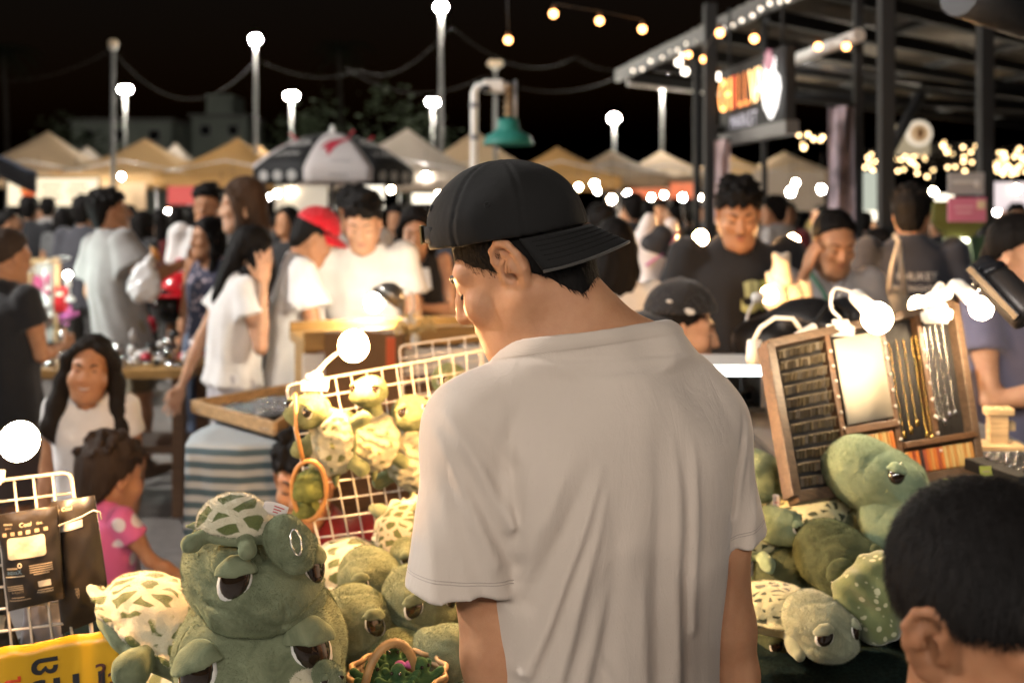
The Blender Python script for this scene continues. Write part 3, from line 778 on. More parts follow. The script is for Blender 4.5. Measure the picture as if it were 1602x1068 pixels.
# hanging bulbs, cheap
def bulb(label, p, r, s, col=(1, .62, .30), group=None, name='light_bulb', sample=True, key=None, cord=0.0):
    p = Vector(p); t = thing(name, label, 'light bulb', p, group); n = max(8, 10)
    o = MB().ball((0, 0, 0), (r, r, r * 1.12), 12, 8).obj('glass', glow(key or 'bulb_%s_%g_%g' % (''.join('%02d' % int(c * 99) for c in col), s, sample), col, s, sample), t)
    MB().lathe([(r * .5, r * .95), (r * .52, r * 1.6), (r * .3, r * 1.9), (.001, r * 1.95)], (0, 0, 0), 10).obj('socket', WIRE, t)
    if cord: MB().tube([(0, 0, r * 1.9), (0, 0, cord)], .004, 5).obj('cord', WIRE, t)
    return t
WARM = (1, .80, .55); WW = (1, .93, .82)
far = [(190, 276, 20.5), (365, 290, 18), (434, 303, 16), (418, 308, 19), (455, 300, 18), (612, 297, 16), (666, 275, 19), (686, 305, 15), (905, 293, 16), (930, 288, 17), (934, 298, 17), (957, 312, 12), (982, 304, 16), (1019, 309, 18), (1039, 305, 18), (1068, 309, 18), (1094, 309, 17), (1245, 286, 16), (1285, 296, 14), (262, 332, 17), (346, 322, 15), (297, 332, 20), (640, 290, 21), (880, 300, 22), (1237, 300, 13), (1460, 300, 13), (1590, 296, 12), (1560, 330, 13), (1350, 325, 14), (60, 282, 20.5), (120, 282, 20.5)]
FARL = "bulb in front of the right end of the cream menu sign|bulb left of the umbrella, above the tall brown-haired woman|lower bulb of the pair under the umbrella's left black panel|small bulb beside the pair under the umbrella's left edge|bulb touching the umbrella's left black valance|bulb under the umbrella's right white panel edge|bulb just right of the umbrella's right tip|bulb by the white lit sign band near the cap|first bulb right of the black cap's crown|upper bulb of the trio right of the cap|lower bulb of the trio right of the cap|large near bulb above the white-shirted back right of the cap|bulb at the left end of the orange banner|second bulb below the orange banner from the left|middle bulb in front of the orange banner|fourth bulb below the orange banner from the left|bulb at the right end of the orange banner by the post|upper bulb between the lit sign and the hanging banner|bulb just left of the long mauve banner|small bulb low in the crowd beside the grey tee man|small bulb beside the white polo man's head|small bulb low in the crowd under the red shop sign|dim bulb under the large pale tent|bulb behind the black cap's crown|yellowish bulb left of the mauve banner, lower one|bulb between the thick fairy cluster and the grey notice|bulb at the far right edge under the fairy lights|bulb above the woman at the right edge|bulb low beside the mauve banner's right side|left bulb above the cream menu sign|right bulb above the cream menu sign".split('|')
for i, (px, py, Y) in enumerate(far):
    p = P(px, py, Y); bulb(FARL[i], p, .038 if i % 3 else .045, 420 if i % 2 else 330, WARM if i % 3 else WW, 'bulbs over the far stalls', cord=.5)

# lit stall fronts
def board(name, label, cat, px0, py0, px1, py1, Y, m, th=.04, group=None, Y1=None, border=None):
    a, b = P(px0, py0, Y), P(px1, py1, Y1 or Y); t = thing(name, label, cat, ((a.x + b.x) / 2, (Y + (Y1 or Y)) / 2, (a.z + b.z) / 2), group, math.atan2((Y1 or Y) - Y, b.x - a.x))
    w_, h_ = math.hypot(b.x - a.x, (Y1 or Y) - Y), abs(a.z - b.z)
    MB().box((0, th / 2, 0), (w_, th, h_)).obj('face_panel', m, t)
    if border:
        bb = MB(); e = .03
        for s in (-1, 1): MB().box((s * (w_ / 2 + e / 2), th / 2 - .004, 0), (e, th + .01, h_ + 2 * e)).obj('frame', border, t); MB().box((0, th / 2 - .004, s * (h_ / 2 + e / 2)), (w_, th + .01, e)).obj('frame', border, t)
    return t, w_, h_
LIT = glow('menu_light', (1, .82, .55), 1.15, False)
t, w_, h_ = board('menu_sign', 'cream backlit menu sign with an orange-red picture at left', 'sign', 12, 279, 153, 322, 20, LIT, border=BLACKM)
MB().ball((-w_ * .26, -.02, .03), (.17, .02, .15), 16, 8).obj('picture', glow('menu_red', (1, .16, .03), .8, False), t); MB().ball((-w_ * .30, -.03, .08), (.09, .02, .07), 14, 8).obj('picture', glow('menu_orange', (1, .42, .12), 1.2, False), t)
for i in range(3):
    for j in range(2): MB().box((-w_ * .02 + j * w_ * .30, -.004, h_ * (.25 - .22 * i)), (w_ * (.24 - .05 * ((i + j) % 2)), .008, .03)).obj('text_line', mat('menu_text', (.25, .12, .04), .6), t)
board('stall_backcloth', 'cream cloth wall lit from inside the second left tent', 'cloth', 160, 286, 228, 330, 21, CREAM)
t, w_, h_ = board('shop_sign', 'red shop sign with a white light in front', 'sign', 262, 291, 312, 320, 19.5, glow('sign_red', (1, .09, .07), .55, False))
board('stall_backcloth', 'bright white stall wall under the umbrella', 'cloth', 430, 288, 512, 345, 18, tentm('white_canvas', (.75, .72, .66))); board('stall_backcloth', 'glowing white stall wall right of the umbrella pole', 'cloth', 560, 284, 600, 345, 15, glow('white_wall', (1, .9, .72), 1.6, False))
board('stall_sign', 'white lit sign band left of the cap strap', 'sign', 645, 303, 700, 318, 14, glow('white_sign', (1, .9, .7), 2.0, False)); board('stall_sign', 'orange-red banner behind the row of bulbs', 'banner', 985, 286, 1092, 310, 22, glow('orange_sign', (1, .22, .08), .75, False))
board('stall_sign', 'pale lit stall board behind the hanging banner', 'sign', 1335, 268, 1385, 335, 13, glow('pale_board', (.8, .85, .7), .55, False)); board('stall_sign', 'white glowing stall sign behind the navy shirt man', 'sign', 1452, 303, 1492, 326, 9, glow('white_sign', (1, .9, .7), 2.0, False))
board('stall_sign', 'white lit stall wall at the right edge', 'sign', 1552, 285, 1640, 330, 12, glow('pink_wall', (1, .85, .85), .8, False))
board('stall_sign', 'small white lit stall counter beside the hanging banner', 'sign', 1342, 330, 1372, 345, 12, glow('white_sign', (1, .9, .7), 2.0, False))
board('stall_backcloth', 'pinkish pale stall wall behind the right crowd', 'cloth', 1180, 268, 1290, 330, 20, PALE)
# blue-grey tarp at left edge
tag(MB().sheet(lambda u, v: P(-60 + 118 * u, 240 + 34 * v + 26 * (u * u) + 3 * math.sin(u * 9), 14 + 1.5 * v), 14, 6, .02).obj('tarpaulin', mat('blue_tarp', (.05, .06, .085), .6)), 'dark blue-grey tarpaulin corner at the left edge', 'tarpaulin')

# ---------------------------------------------------------------- black and white market umbrella
def umbrella():
    Y = 11.0; p = P(520, 200, Y); s = Y / FPX; t = thing('market_umbrella', 'black and white dome market umbrella with a red wing emblem', 'umbrella', (p.x, Y, 0))
    Rr = 130 * s; zt = P(0, 209, Y).z; zr = P(0, 268, Y).z; zv = P(0, 288, Y).z
    bk, wh = mat('umbrella_black', (.006, .006, .0065), .75), tentm('umbrella_white', (.76, .70, .68))
    MB().tube([(0, 0, 0), (0, 0, zt)], .022, 8).obj('pole', TUBEM, t); MB().lathe([(.001, .09), (.022, .075), (.03, .03), (.04, 0)], (0, 0, zt), 12).obj('finial', WHITEM, t)
    def dome(a, r): return Vector((math.cos(a) * r * Rr, math.sin(a) * r * Rr, zr + (zt - zr) * (1 - r ** 1.9)))
    off = R(-76 - 22.5)
    for k in range(8):
        a0 = off + k * PI / 4
        def pan(u, v):
            a = a0 + PI / 4 * u; ch = math.cos(PI / 8) / math.cos((u - .5) * PI / 4)
            if v <= .75: return dome(a, v / .75 * (ch * (v / .75) + 1 - v / .75))
            q = dome(a, ch); f = (v - .75) / .25; return Vector((q.x * (1 - .01 * f), q.y * (1 - .01 * f), zr + (zv - zr) * f))
        m = wh if k % 2 == 0 else bk
        po = MB().sheet(pan, 8, 12, .005).obj('panel', m, t)
        MB().tube([pan(0, v * .75 / 8) + Vector((0, 0, -.006)) for v in range(9)], .005, 5).obj('rib', TUBEM, t)
        am = a0 + PI / 8; rt = Vector((-math.sin(am), math.cos(am), 0)); out = Vector((math.cos(am), math.sin(am), 0)); up = Vector((-out.x * .55, -out.y * .55, .85)).normalized()
        def put(name, me, c, mt, up_=up, off_=.006): return decal(name, me, po, c, rt, up_, mt, po, off_)
        white = mat('print_white', (.6, .58, .55), .7)
        if k % 2:
            for i in (-1, 0, 1): put('badge', MB().prism([(math.cos(q * .4) * .055 * 1.15, math.sin(q * .4) * .055) for q in range(16)], 0).mesh(), dome(am, .93) + rt * i * .19 + Vector((0, 0, (zv + zr) / 2 - dome(am, .93).z)), white, Vector((0, 0, 1)))
            if k in (7, 1):
                put('lettering', text_mesh('SCOOPY', .085), dome(am, .78), white)
                ring = [(math.cos(q * PI / 12) * .14, math.sin(q * PI / 12) * .055) for q in range(24)]; inn = [(x * .82, y * .72) for x, y in ring]
                b = MB(); b.add([(x, y, 0) for x, y in ring + inn], [(i, (i + 1) % 24, 24 + (i + 1) % 24, 24 + i) for i in range(24)]); put('emblem', b.mesh(), dome(am, .56), white); put('emblem_text', text_mesh('Sport', .07), dome(am, .56), white)
        else:
            red = mat('print_red', (.50, .02, .05), .6)
            if k in (0, 2, 6):
                b = MB()
                for i in range(5):
                    y0 = .11 - .042 * i; L = .30 - .045 * i
                    b.add([(-.17 + .02 * i, -.06 - .004 * i, 0), (-.10, y0 - .055 - .02 * i, 0), (L - .12, y0 + .06, 0), (L - .10, y0 + .095, 0), (-.06, y0 - .02, 0)], [(0, 1, 2, 3, 4)])
                put('wing_emblem', b.mesh(), dome(am, .62), red); put('lettering', text_mesh('HONDA', .055), dome(am, .9) - rt * -.03, mat('print_grey', (.25, .23, .23), .7)); put('lettering', text_mesh('HONDA', .05), dome(am, .93) + Vector((0, 0, (zv + zr) / 2 - dome(am, .93).z)), mat('print_grey', (.25, .23, .23), .7), Vector((0, 0, 1)))
umbrella()

# ---------------------------------------------------------------- white pole with camera box and teal shade
def camera_pole():
    Y = 7.0; p = P(742, 326, Y); t = thing('camera_pole', 'white pipe pole with a white camera box on its arm', 'pole', (p.x, Y, 0)); s = Y / FPX; z = P(0, 136, Y).z
    MB().tube([(0, 0, 0), (0, 0, z - .04), (.02, 0, z), (.06, 0, z + .01), (55 * s, 0, z)], .026, 12).obj('pipe', WHITEM, t)
    MB().box((30 * s, -.02, z), (.14, .09, .085), bev=.01).obj('camera_box', WHITEM, t); MB().tube([(22 * s, -.06, z - .02), (16 * s, -.14, z - .03)], [.022, .026], 12).obj('lens', BLACKM, t)
    for q in (165, 215): MB().lathe([(.027, -.02), (.032, -.015), (.032, .015), (.027, .02)], (0, 0, P(0, q, Y).z), 12).obj('clamp', GREYM, t)
    c = P(795, 190, Y); sh = thing('pendant_lamp', 'teal bell lampshade hanging from a beaded rod', 'lamp', c); teal = mat('teal_enamel', (.02, .17, .14), .5)
    MB().lathe([(.001, .02), (.07, .015), (.078, -.05), (.10, -.075), (.15, -.10), (.175, -.15), (.178, -.16), (.17, -.152), (.14, -.105), (.06, -.05)], (0, 0, 0), 28).obj('shade', teal, sh)
    for i in range(5): MB().lathe([(.012, -.02), (.028, -.008), (.028, .008), (.012, .02)], (0, 0, .05 + .045 * i), 12).obj('bead', mat('turned_wood', (.3, .2, .1), .5), sh)
    MB().tube([(0, 0, 0), (0, 0, .27)], .012, 6).obj('rod', GREYM, sh)
    MB().tube([(.045, 0, -.02), (.05, 0, .28)], .012, 8).obj('post', TUBEM, sh)
camera_pole()

# ---------------------------------------------------------------- pavilion at right
def roofpt(px, py, zz=3.35): Y = FPX * (zz - EYE) / (HORIZ - py); return P(px, py, Y)
def pavilion():
    t = thing('market_pavilion', 'dark open-sided market pavilion with corrugated sheet roof', 'pavilion', (P(1385, 326, 6.5).x, 6.5, 0)); o = t.location
    zz = 3.35; A = roofpt(985, 112); B = roofpt(1240, -10); C = Vector((B.x + (B.x - A.x) * .9, B.y + (B.y - A.y) * .9, zz)); u = (B - A).normalized()
    v = Vector((.76, .65, 0)); ruf = NT('rusty_sheet'); nz = ruf.noise(1.6, 6, None, .7)
    ruf.set(Base_Color=ruf.mix(ruf.step(nz, .35, .7), (.045, .038, .03), (.11, .085, .055)), Roughness=.45, Metallic=.55)
    L = (C - A).length + 1.5; W = 13
    def rf(i, j): p = A + u * (L * i) + v * (W * j); return (p.x - o.x, p.y - o.y, zz + .10 + .028 * math.sin(L * i * 30) + .012 * W * j)
    n = 14
    for k in range(n):          # lapped sheets, each its own panel
        MB().sheet(lambda a, b: Vector(rf(k / n + a / n * 1.01, b)) + Vector((0, 0, .012 * (k % 2))), 14, 2, .004).obj('roof_sheet', ruf.m, t)
    bm_ = BLACKM
    for k in range(7):
        w0 = W * k / 6.5 + .05; p0 = A + v * w0; MB().tube([(p0 + u * d - o) + Vector((0, 0, .0)) for d in (0, L)], .045, 6).obj('rafter', bm_, t)
    for k in range(11):
        p0 = A + u * (L * k / 10 + .02); MB().box(((p0 + v * W / 2 - o) + Vector((0, 0, -.08))), (W, .06, .12), (0, 0, math.atan2(v.y, v.x))).obj('purlin', bm_, t)
    fa = mat('fascia_grey', (.055, .05, .047), .6); d = (C - A)
    MB().box((A + d * .5 - o) - v * .04, (d.length + 1, .05, .16), (0, 0, math.atan2(d.y, d.x))).obj('fascia', fa, t)
    MB().box((A + v * 1.2 - u * .05 - o) + Vector((0, 0, -.10)), (2.4, .06, .14), (0, 0, math.atan2(v.y, v.x))).obj('fascia', WHITEM, t)
    for px, Y, w_ in ((1111, 8.5, .10), (1196, 9.0, .045), (1386, 6.2, .085), (1342, 7.4, .06), (1541, 7.0, .09), (1090, 11, .07)):
        p = P(px, 326, Y); MB().box(p - o + Vector((0, 0, (zz - .03) / 2 - p.z)), (w_, w_, zz - .03), bev=.006).obj('post', bm_, t)
    for (a, b) in (((1240, 95, 8), (1345, 55, 7.2)),): MB().tube([P(*a) - o, P(*b) - o], .05, 8).obj('white_beam', WHITEM, t)
    for (a, b) in (((1230, 105, 9), (1602, 150, 10)), ((1235, 150, 9), (1602, 170, 10)), ((1390, 240, 7), (1440, 150, 7.4)), ((1120, 205, 8.6), (1230, 170, 8))): MB().tube([P(*a) - o, P(*b) - o], .04, 6).obj('tie_beam', bm_, t)
    pipe = mat('bright_pipe', (.55, .54, .52), .25, .8)
    MB().tube([P(1245, 98, 8.6) - o, P(1440, 130, 8.8) - o], .03, 8).obj('pipe', pipe, t)
    for (a, b) in (((1500, -6, 3.0), (1630, 40, 3.3)),): MB().tube([P(*a) - o, P(*b) - o], .06, 12).obj('duct', mat('duct_foil', (.035, .035, .037), .5, .5), t)
pavilion()

def sign_board():
    Yl, Yr = 8.6, 7.2; a = P(1124, 0, Yl); b = P(1226, 0, Yr); zc = .5 * (P(0, 152, 8).z + P(0, 150, 7.6).z)
    c = Vector(((a.x + b.x) / 2, (Yl + Yr) / 2, zc)); yaw = math.atan2(Yr - Yl, b.x - a.x); w_ = math.hypot(b.x - a.x, Yr - Yl); h_ = .60
    t = thing('market_sign', 'dark hanging sign with glowing orange letters and a white leaf emblem', 'sign', c, None, yaw)
    MB().box((0, .05, 0), (w_, .08, h_), bev=.01).obj('panel', mat('sign_dark', (.007, .007, .0065), .7), t); MB().box((0, .055, -h_ * .47), (w_ + .04, .10, .10)).obj('bottom_rail', mat('sign_rail', (.10, .095, .09), .5), t)
    M = Matrix.Translation((0, -.012, 0)) @ Matrix.Rotation(PI / 2, 4, 'X')
    cols = [((1, .36, .08), 5), ((1, .42, .10), 5), ((1, .10, .03), 3), ((1, .25, .03), 2.2), ((1, .25, .03), 2.2), ((1, .55, .20), 6), ((1, .62, .28), 6)]
    for i, ch in enumerate('CHILLVA'):
        me = text_mesh(ch, .42); x = -w_ * .46 + w_ * .70 * (i + .5) / 7
        me.transform(Matrix.Translation((x, .06, 0)) @ Matrix.Scale(.62, 4, (1, 0, 0)) @ Matrix.Scale(.9, 4, (0, 1, 0))); cc, st = cols[i]
        mesh_obj('letter', me, glow('neon_%d' % i, cc, st, False), t, M=M)
    for i, ch in enumerate('MARKET'):
        me = text_mesh(ch, .15); me.transform(Matrix.Translation((-w_ * .26 + w_ * .42 * (i + .5) / 6, -.17, 0)) @ Matrix.Scale(.95, 4, (1, 0, 0))); mesh_obj('letter', me, glow('letters_white', (.75, .68, .75), 1.0, False), t, M=M)
    lf = [(.0, -.24), (.05, -.16), (.085, -.02), (.075, .06), (.03, .12), (.035, .22), (.01, .16), (-.01, .26), (-.03, .15), (-.06, .20), (-.055, .08), (-.085, .0), (-.06, -.14)]
    MB().prism([(x * 1.9, y * .95) for x, y in lf], .02, M @ Matrix.Translation((w_ * .37, .02, 0))).obj('leaf_emblem', glow('leaf_white', (.95, .9, .85), 2.2, False), t)
    MB().prism([(x * 1.1, y * .34 + .19) for x, y in lf], .01, M @ Matrix.Translation((w_ * .37, .02, .021))).obj('leaf_emblem', glow('leaf_pink', (.8, .25, .35), .6, False), t)
    for s in (-1, 1): MB().tube([(s * w_ * .4, .05, h_ / 2), (s * w_ * .4, .05, h_ / 2 + .5)], .012, 6).obj('hanger', BLACKM, t)
sign_board()
def hang_banner(label, px0, px1, py0, py1, Y, m):
    a, b = P(px0, py0, Y), P(px1, py1, Y); t = thing('hanging_banner', label, 'banner', ((a.x + b.x) / 2, Y, 0)); w_ = b.x - a.x
    MB().sheet(lambda u, v: ((u - .5) * w_ * (1 - .12 * math.sin(v * PI)), .035 * math.sin(u * 9 + 3 * v) + .02 * math.sin(u * 17), a.z + (b.z - a.z) * v), 22, 10, .004).obj('cloth', m, t)
    MB().tube([(-w_ * .55, 0, a.z), (w_ * .55, 0, a.z)], .012, 8).obj('rod', BLACKM, t)
q = NT('mauve_print'); nz = q.noise(3.5, 3); q.set(Base_Color=q.mix(q.step(nz, .4, .62), (.10, .085, .10), (.42, .34, .38)), Roughness=.8)
hang_banner('long mauve-grey banner hanging inside the pavilion', 1296, 1336, 166, 372, 7.2, q.m); hang_banner('pale pinkish banner beside the left pavilion post', 1118, 1142, 218, 350, 8.2, mat('pink_print', (.5, .38, .38), .8, var=.3, vs=5))
# fairy lights
FAIRY = glow('fairy_warm', (1, .66, .30), 9, False); FAIRYO = glow('string_orange', (1, .42, .13), 11, False)
def string(label, pts, r, m, cat='string lights', wire=.004, drop=.03, name='string_light'):
    q = [P(*p) for p in pts]; o = q[0].copy(); t = thing(name, label, cat, o); w3 = [p - o for p in q]
    if len(q) > 1: MB().tube([p + Vector((0, 0, drop + r)) for p in w3], wire, 5).obj('wire', WIRE, t)
    me = MB().ball((0, 0, 0), r, 10, 7).mesh('bulb'); me.materials.append(m); sk_ = MB().lathe([(r * .55, .6 * r), (r * .5, r * 1.9), (.001, r * 2)], n=8).mesh('socket'); sk_.materials.append(mat('socket_copper', (.25, .11, .04), .4, .6))
    for p in w3:
        b = mesh_obj('bulb', me, None, t, p); s_ = mesh_obj('socket', sk_, None, b)
string('string of orange bulbs across the black sky above the cap', [(795, 63, 5.6), (866, 22, 5.3), (938, 33, 5.5), (1005, 46, 5.7), (1065, 60, 6.0)][1:4], .022, FAIRYO)
string('single orange bulb hanging lower on its own cord', [(795, 63, 5.6)], .022, FAIRYO); MB().tube([P(795, 52, 5.6) - P(795, 63, 5.6), P(793, -20, 5.6) - P(795, 63, 5.6)], .004, 5).obj('cord', WIRE, COL.objects['string_light.001'])
string('string of orange bulbs under the pavilion eave by the sign', [(1077, 86, 8.5), (1101, 93, 8.5), (1126, 52, 6.5), (1180, 61, 6.5), (1280, 73, 7), (1324, 73, 7)], .026, FAIRYO)
string('white bulbs at the outer pavilion corner', [(1062, 98, 11), (1072, 112, 11), (1124, 120, 10), (1070, 85, 11)], .04, glow('fairy_white', (1, .9, .75), 6, False))
string('row of tiny white bulbs along the pavilion fascia', [(992 + 240 * i / 17 + RNG.uniform(-3, 3), 112 - 116 * i / 17 + RNG.uniform(-4, 4), 12.2 - 4.5 * i / 17) for i in range(18)], .018, glow('fairy_dim', (1, .85, .68), 3.0, False))
fl = {'left cluster of fairy lights between sign and banner': (1236, 1292, 210, 240, 11), 'small cluster of fairy lights right of the banner': (1340, 1382, 240, 272, 20), 'thick cluster of fairy lights below the round coffee emblem': (1386, 1534, 222, 278, 19), 'cluster of fairy lights at the right edge past the post': (1545, 1610, 226, 276, 17)}
for lb, (x0, x1, y0, y1, Y) in fl.items():
    n = {11: 9, 20: 11, 19: 44, 17: 26}[Y]; string(lb, [(RNG.uniform(x0, x1), RNG.uniform(y0, y1), Y + RNG.uniform(-1, 1)) for _ in range(n)], .030 if Y > 12 else .022, FAIRY, wire=.006)
t, w_, h_ = board('coffee_sign', 'cream shop sign with a round coffee emblem, among fairy lights', 'sign', 1398, 196, 1455, 243, 16, glow('coffee_cream', (1, .8, .5), .30, False))
c = P(1437, 209, 15.8) - t.location; MB().lathe([(.001, 0), (.20, 0), (.20, .03), (.001, .03)], c, 28, (PI / 2, 0, 0)).obj('emblem', glow('coffee_white', (1, .85, .65), .75, False), t); MB().lathe([(.001, 0), (.14, 0), (.14, .03), (.001, .03)], c + Vector((0, -.02, 0)), 24, (PI / 2, 0, 0)).obj('emblem', glow('coffee_tan', (.8, .5, .25), .5, False), t); MB().ball(c + Vector((0, -.07, 0)), (.05, .02, .085), 14, 10).obj('bean', mat('coffee_brown', (.2, .08, .02), .6), t)
# signs and marquee panel on the near right post
t, w_, h_ = board('notice_board', 'grey notice sign fixed above the pink sign', 'sign', 1484, 270, 1540, 305, 5.6, mat('sign_grey', (.30, .30, .31), .5), .012); MB().box((-.02, -.003, .01), (w_ * .6, .006, .018)).obj('text_line', mat('sign_pale', (.5, .5, .5), .6), t); MB().ball((w_ * .3, -.003, 0), (.022, .004, .022), 12, 6).obj('emblem', mat('sign_pale', (.5, .5, .5)), t)
t, w_, h_ = board('notice_board', 'pink notice sign with a pale corner sticker', 'sign', 1484, 309, 1543, 347, 5.5, mat('sign_pink', (.52, .16, .26), .5), .012); MB().box((w_ * .36, -.003, h_ * .2), (w_ * .2, .006, h_ * .35)).obj('sticker', mat('sticker_cream', (.6, .5, .35), .6), t)
for i in range(2): MB().box((-.02, -.003, .015 - .03 * i), (w_ * (.5 - .1 * i), .006, .012)).obj('text_line', mat('sign_pinkpale', (.62, .34, .42), .6), t)
def marquee():
    Y = 5.8; p = P(1500, 400, Y); t = thing('marquee_sign', 'green arrow-shaped marquee sign edged with white bulbs', 'sign', p); s = Y / FPX
    MB().prism([(x * s, y * s) for x, y in ((-42, 85), (42, 85), (42, 55), (18, 28), (-18, 28), (-42, 55))], .05, Matrix.Translation((0, .03, 0)) @ Matrix.Rotation(PI / 2, 4, 'X')).obj('hood', mat('olive_green', (.12, .13, .03), .5), t)
    MB().prism([(x * s, y * s) for x, y in ((-22, 28), (16, 28), (24, -45), (-14, -45))], .05, Matrix.Translation((0, .03, 0)) @ Matrix.Rotation(PI / 2, 4, 'X')).obj('panel', mat('mint_panel', (.35, .45, .3), .5), t)
    MB().prism([(x * s, y * s) for x, y in ((20, 30), (46, 30), (46, -70), (26, -70))], .05, Matrix.Translation((0, .06, 0)) @ Matrix.Rotation(PI / 2, 4, 'X')).obj('side_panel', mat('dark_green', (.03, .07, .035), .5), t)
    gm = glow('marquee_white', (1, .95, .72), 7, False)
    for x, y in ((-16, 24), (-8, 24), (0, 24), (8, 24), (-16, 10), (8, 12), (-15, 1), (10, 2), (10, -8), (-14, -20), (12, -19), (14, -30), (-8, -38), (0, -38), (8, -36)): MB().ball((x * s, -.03, y * s), .015, 10, 7).obj('bulb', gm, t)
    MB().tube([(0, .05, -.16), (0, .05, -p.z)], .02, 8).obj('post', BLACKM, t)
marquee()
# ---------------------------------------------------------------- our stall: table, grids, lamps
GRIDW = mat('grid_white', (.62, .56, .48), .4); WOODL = wood('pale_pine', (.42, .27, .13)); WOODD = wood('dark_walnut', (.11, .055, .025)); WOODM = wood('oiled_wood', (.10, .064, .040))
FELT = NT('green_felt'); nz = FELT.noise(160, 5, None, .7); FELT.set(Base_Color=FELT.mix(FELT.step(nz, .4, .75), (.003, .007, .0055), (.016, .032, .025)), Roughness=.95, Specular_IOR_Level=.1); FELT.bump(nz, .8, .006); FELT = FELT.m
def table():
    t = thing('stall_table', 'stall table covered in dark green felt under the turtles', 'table', (.05, 2.1, 0)); z = .835
    MB().sheet(lambda u, v: ((u - .5) * 1.9, -.56 + .54 * v, z + .004 * math.sin(u * 31) * math.sin(v * 23)), 40, 20, .012).obj('tablecloth', FELT, t)
    MB().sheet(lambda u, v: ((u - .5) * 1.9, -.57 - .025 * math.sin(u * 47) * (1 - v), .10 + (z - .10) * v), 60, 6, .008).obj('cloth_drop', FELT, t)
    MB().box((0, -.29, z - .035), (1.84, .50, .03)).obj('tabletop', WOODL, t)
    for i in (-1, 1):
        for j in (-.5, -.08): MB().box((i * .85, j, (z - .05) / 2), (.05, .05, z - .05)).obj('leg', GREYM, t)
table()
def grid_panel(label, tl, tr, bl, br, nx, ny, r=.0019):
    TL, TR, BL, BR = (P(*c) for c in (tl, tr, bl, br)); o = (BL + BR) / 2; t = thing('grid_panel', label, 'wire grid', o, 'white wire display grids')
    f = lambda u, v: TL.lerp(TR, u).lerp(BL.lerp(BR, u), v) - o
    n = (TR - TL).cross(BL - TL).normalized()
    cr = [f(0, 0), f(1, 0), f(1, 1), f(0, 1)]; fr = []
    for i in range(4):
        a, b, c = cr[i - 1], cr[i], cr[(i + 1) % 4]; d0 = (a - b).normalized() * .012; d1 = (c - b).normalized() * .012; fr += [b + d0, b + d0 * .3 + d1 * .3, b + d1]
    MB().tube(fr, r * 1.45, 7, closed=True).obj('frame', GRIDW, t)
    for i in range(1, nx): MB().tube([f(i / nx, 0), f(i / nx, 1)], r, 6).obj('wire', GRIDW, t)
    for j in range(1, ny): MB().tube([f(0, j / ny) + n * r * 2, f(1, j / ny) + n * r * 2], r, 6).obj('wire', GRIDW, t)
    return f, o, n
grid_panel('white wire grid hung with small plush turtles', (447, 603, 2.10), (770, 545, 2.42), (503, 868, 1.98), (790, 836, 2.30), 14, 10)
grid_panel('smaller white wire grid behind, near the wooden counter', (625, 541, 2.75), (752, 524, 2.80), (632, 640, 2.72), (760, 622, 2.78), 5, 5)
grid_panel('white wire grid at the left edge hung with black sleeve packs', (-40, 756, 1.72), (111, 738, 1.78), (-10, 1060, 1.62), (150, 1040, 1.68), 5, 9, .0022)

def clip_lamp(label, p, base, via, s, r=.030, col=(1, .74, .44), shade=None, group='clip lamps along the stalls'):
    """lit bulb on a bent white neck with a spring clip"""
    p, base = Vector(p), Vector(base); t = thing('clip_lamp', label, 'lamp', base, group); q = p - base
    MB().ball(q, (r, r, r * 1.05), 16, 12).obj('bulb', glow('clip_%d' % s + ('%02d%02d' % (col[1] * 99, col[2] * 99)), col, s), t)
    pts = [Vector((0, 0, .03))] + [Vector(v) - base for v in via]
    d = (pts[-1] - q).normalized() if via else Vector((0, 0, 1)); e = q + d * r * 1.0
    MB().lathe([(.012, -.004), (.017, .006), (.018, .05), (.012, .060), (.001, .061)], e, 14, frame(d)).obj('socket', WHITEM, t)
    pts.append(e + d * .06); C = []
    for i in range(len(pts) - 1):
        p0, p1, p2, p3 = pts[max(i - 1, 0)], pts[i], pts[i + 1], pts[min(i + 2, len(pts) - 1)]
        for k in range(6):
            u = k / 6; C.append(.5 * ((2 * p1) + (p2 - p0) * u + (2 * p0 - 5 * p1 + 4 * p2 - p3) * u * u + (3 * p1 - p0 - 3 * p2 + p3) * u ** 3))
    C.append(pts[-1]); MB().tube(C, .0042, 8).obj('neck', WHITEM, t)
    b = MB(); MB().box((0, -.006, .004), (.055, .012, .022), (R(12), 0, 0), .003).obj('clip_jaw', WHITEM, t); MB().box((0, .008, .006), (.055, .010, .022), (R(-12), 0, 0), .003).obj('clip_jaw', WHITEM, t); MB().lathe([(.001, -.016), (.011, -.016), (.011, .016), (.001, .016)], (0, 0, .018), 12, (0, PI / 2, 0)).obj('spring', WHITEM, t)
    return t
W1 = (1, .54, .21)
clip_lamp('glowing lamp clipped above the black sleeve packs at left', P(30, 690, 1.60), P(-22, 752, 1.72), [P(-26, 722, 1.76), P(0, 694, 1.76), P(22, 690, 1.73)], 400, .030, W1)
clip_lamp('glowing lamp clipped to the grid of small plush turtles', P(553, 541, 2.02), P(492, 606, 2.08), [P(496, 582, 2.10), P(522, 556, 2.14), P(546, 545, 2.14)], 820, .030, W1)
clip_lamp('brightest lamp clipped over the jewellery board price card', P(1372, 497, 2.04), P(1315, 520, 2.22), [P(1300, 480, 2.24), P(1306, 452, 2.24), P(1335, 458, 2.12)], 150, .030, (1, .72, .44))
clip_lamp('lamp clipped at the top right of the jewellery board', P(1437, 478, 2.40), P(1468, 494, 2.30), [P(1457, 465, 2.32), P(1470, 443, 2.34), P(1484, 455, 2.36)], 130, .022, (1, .72, .44))
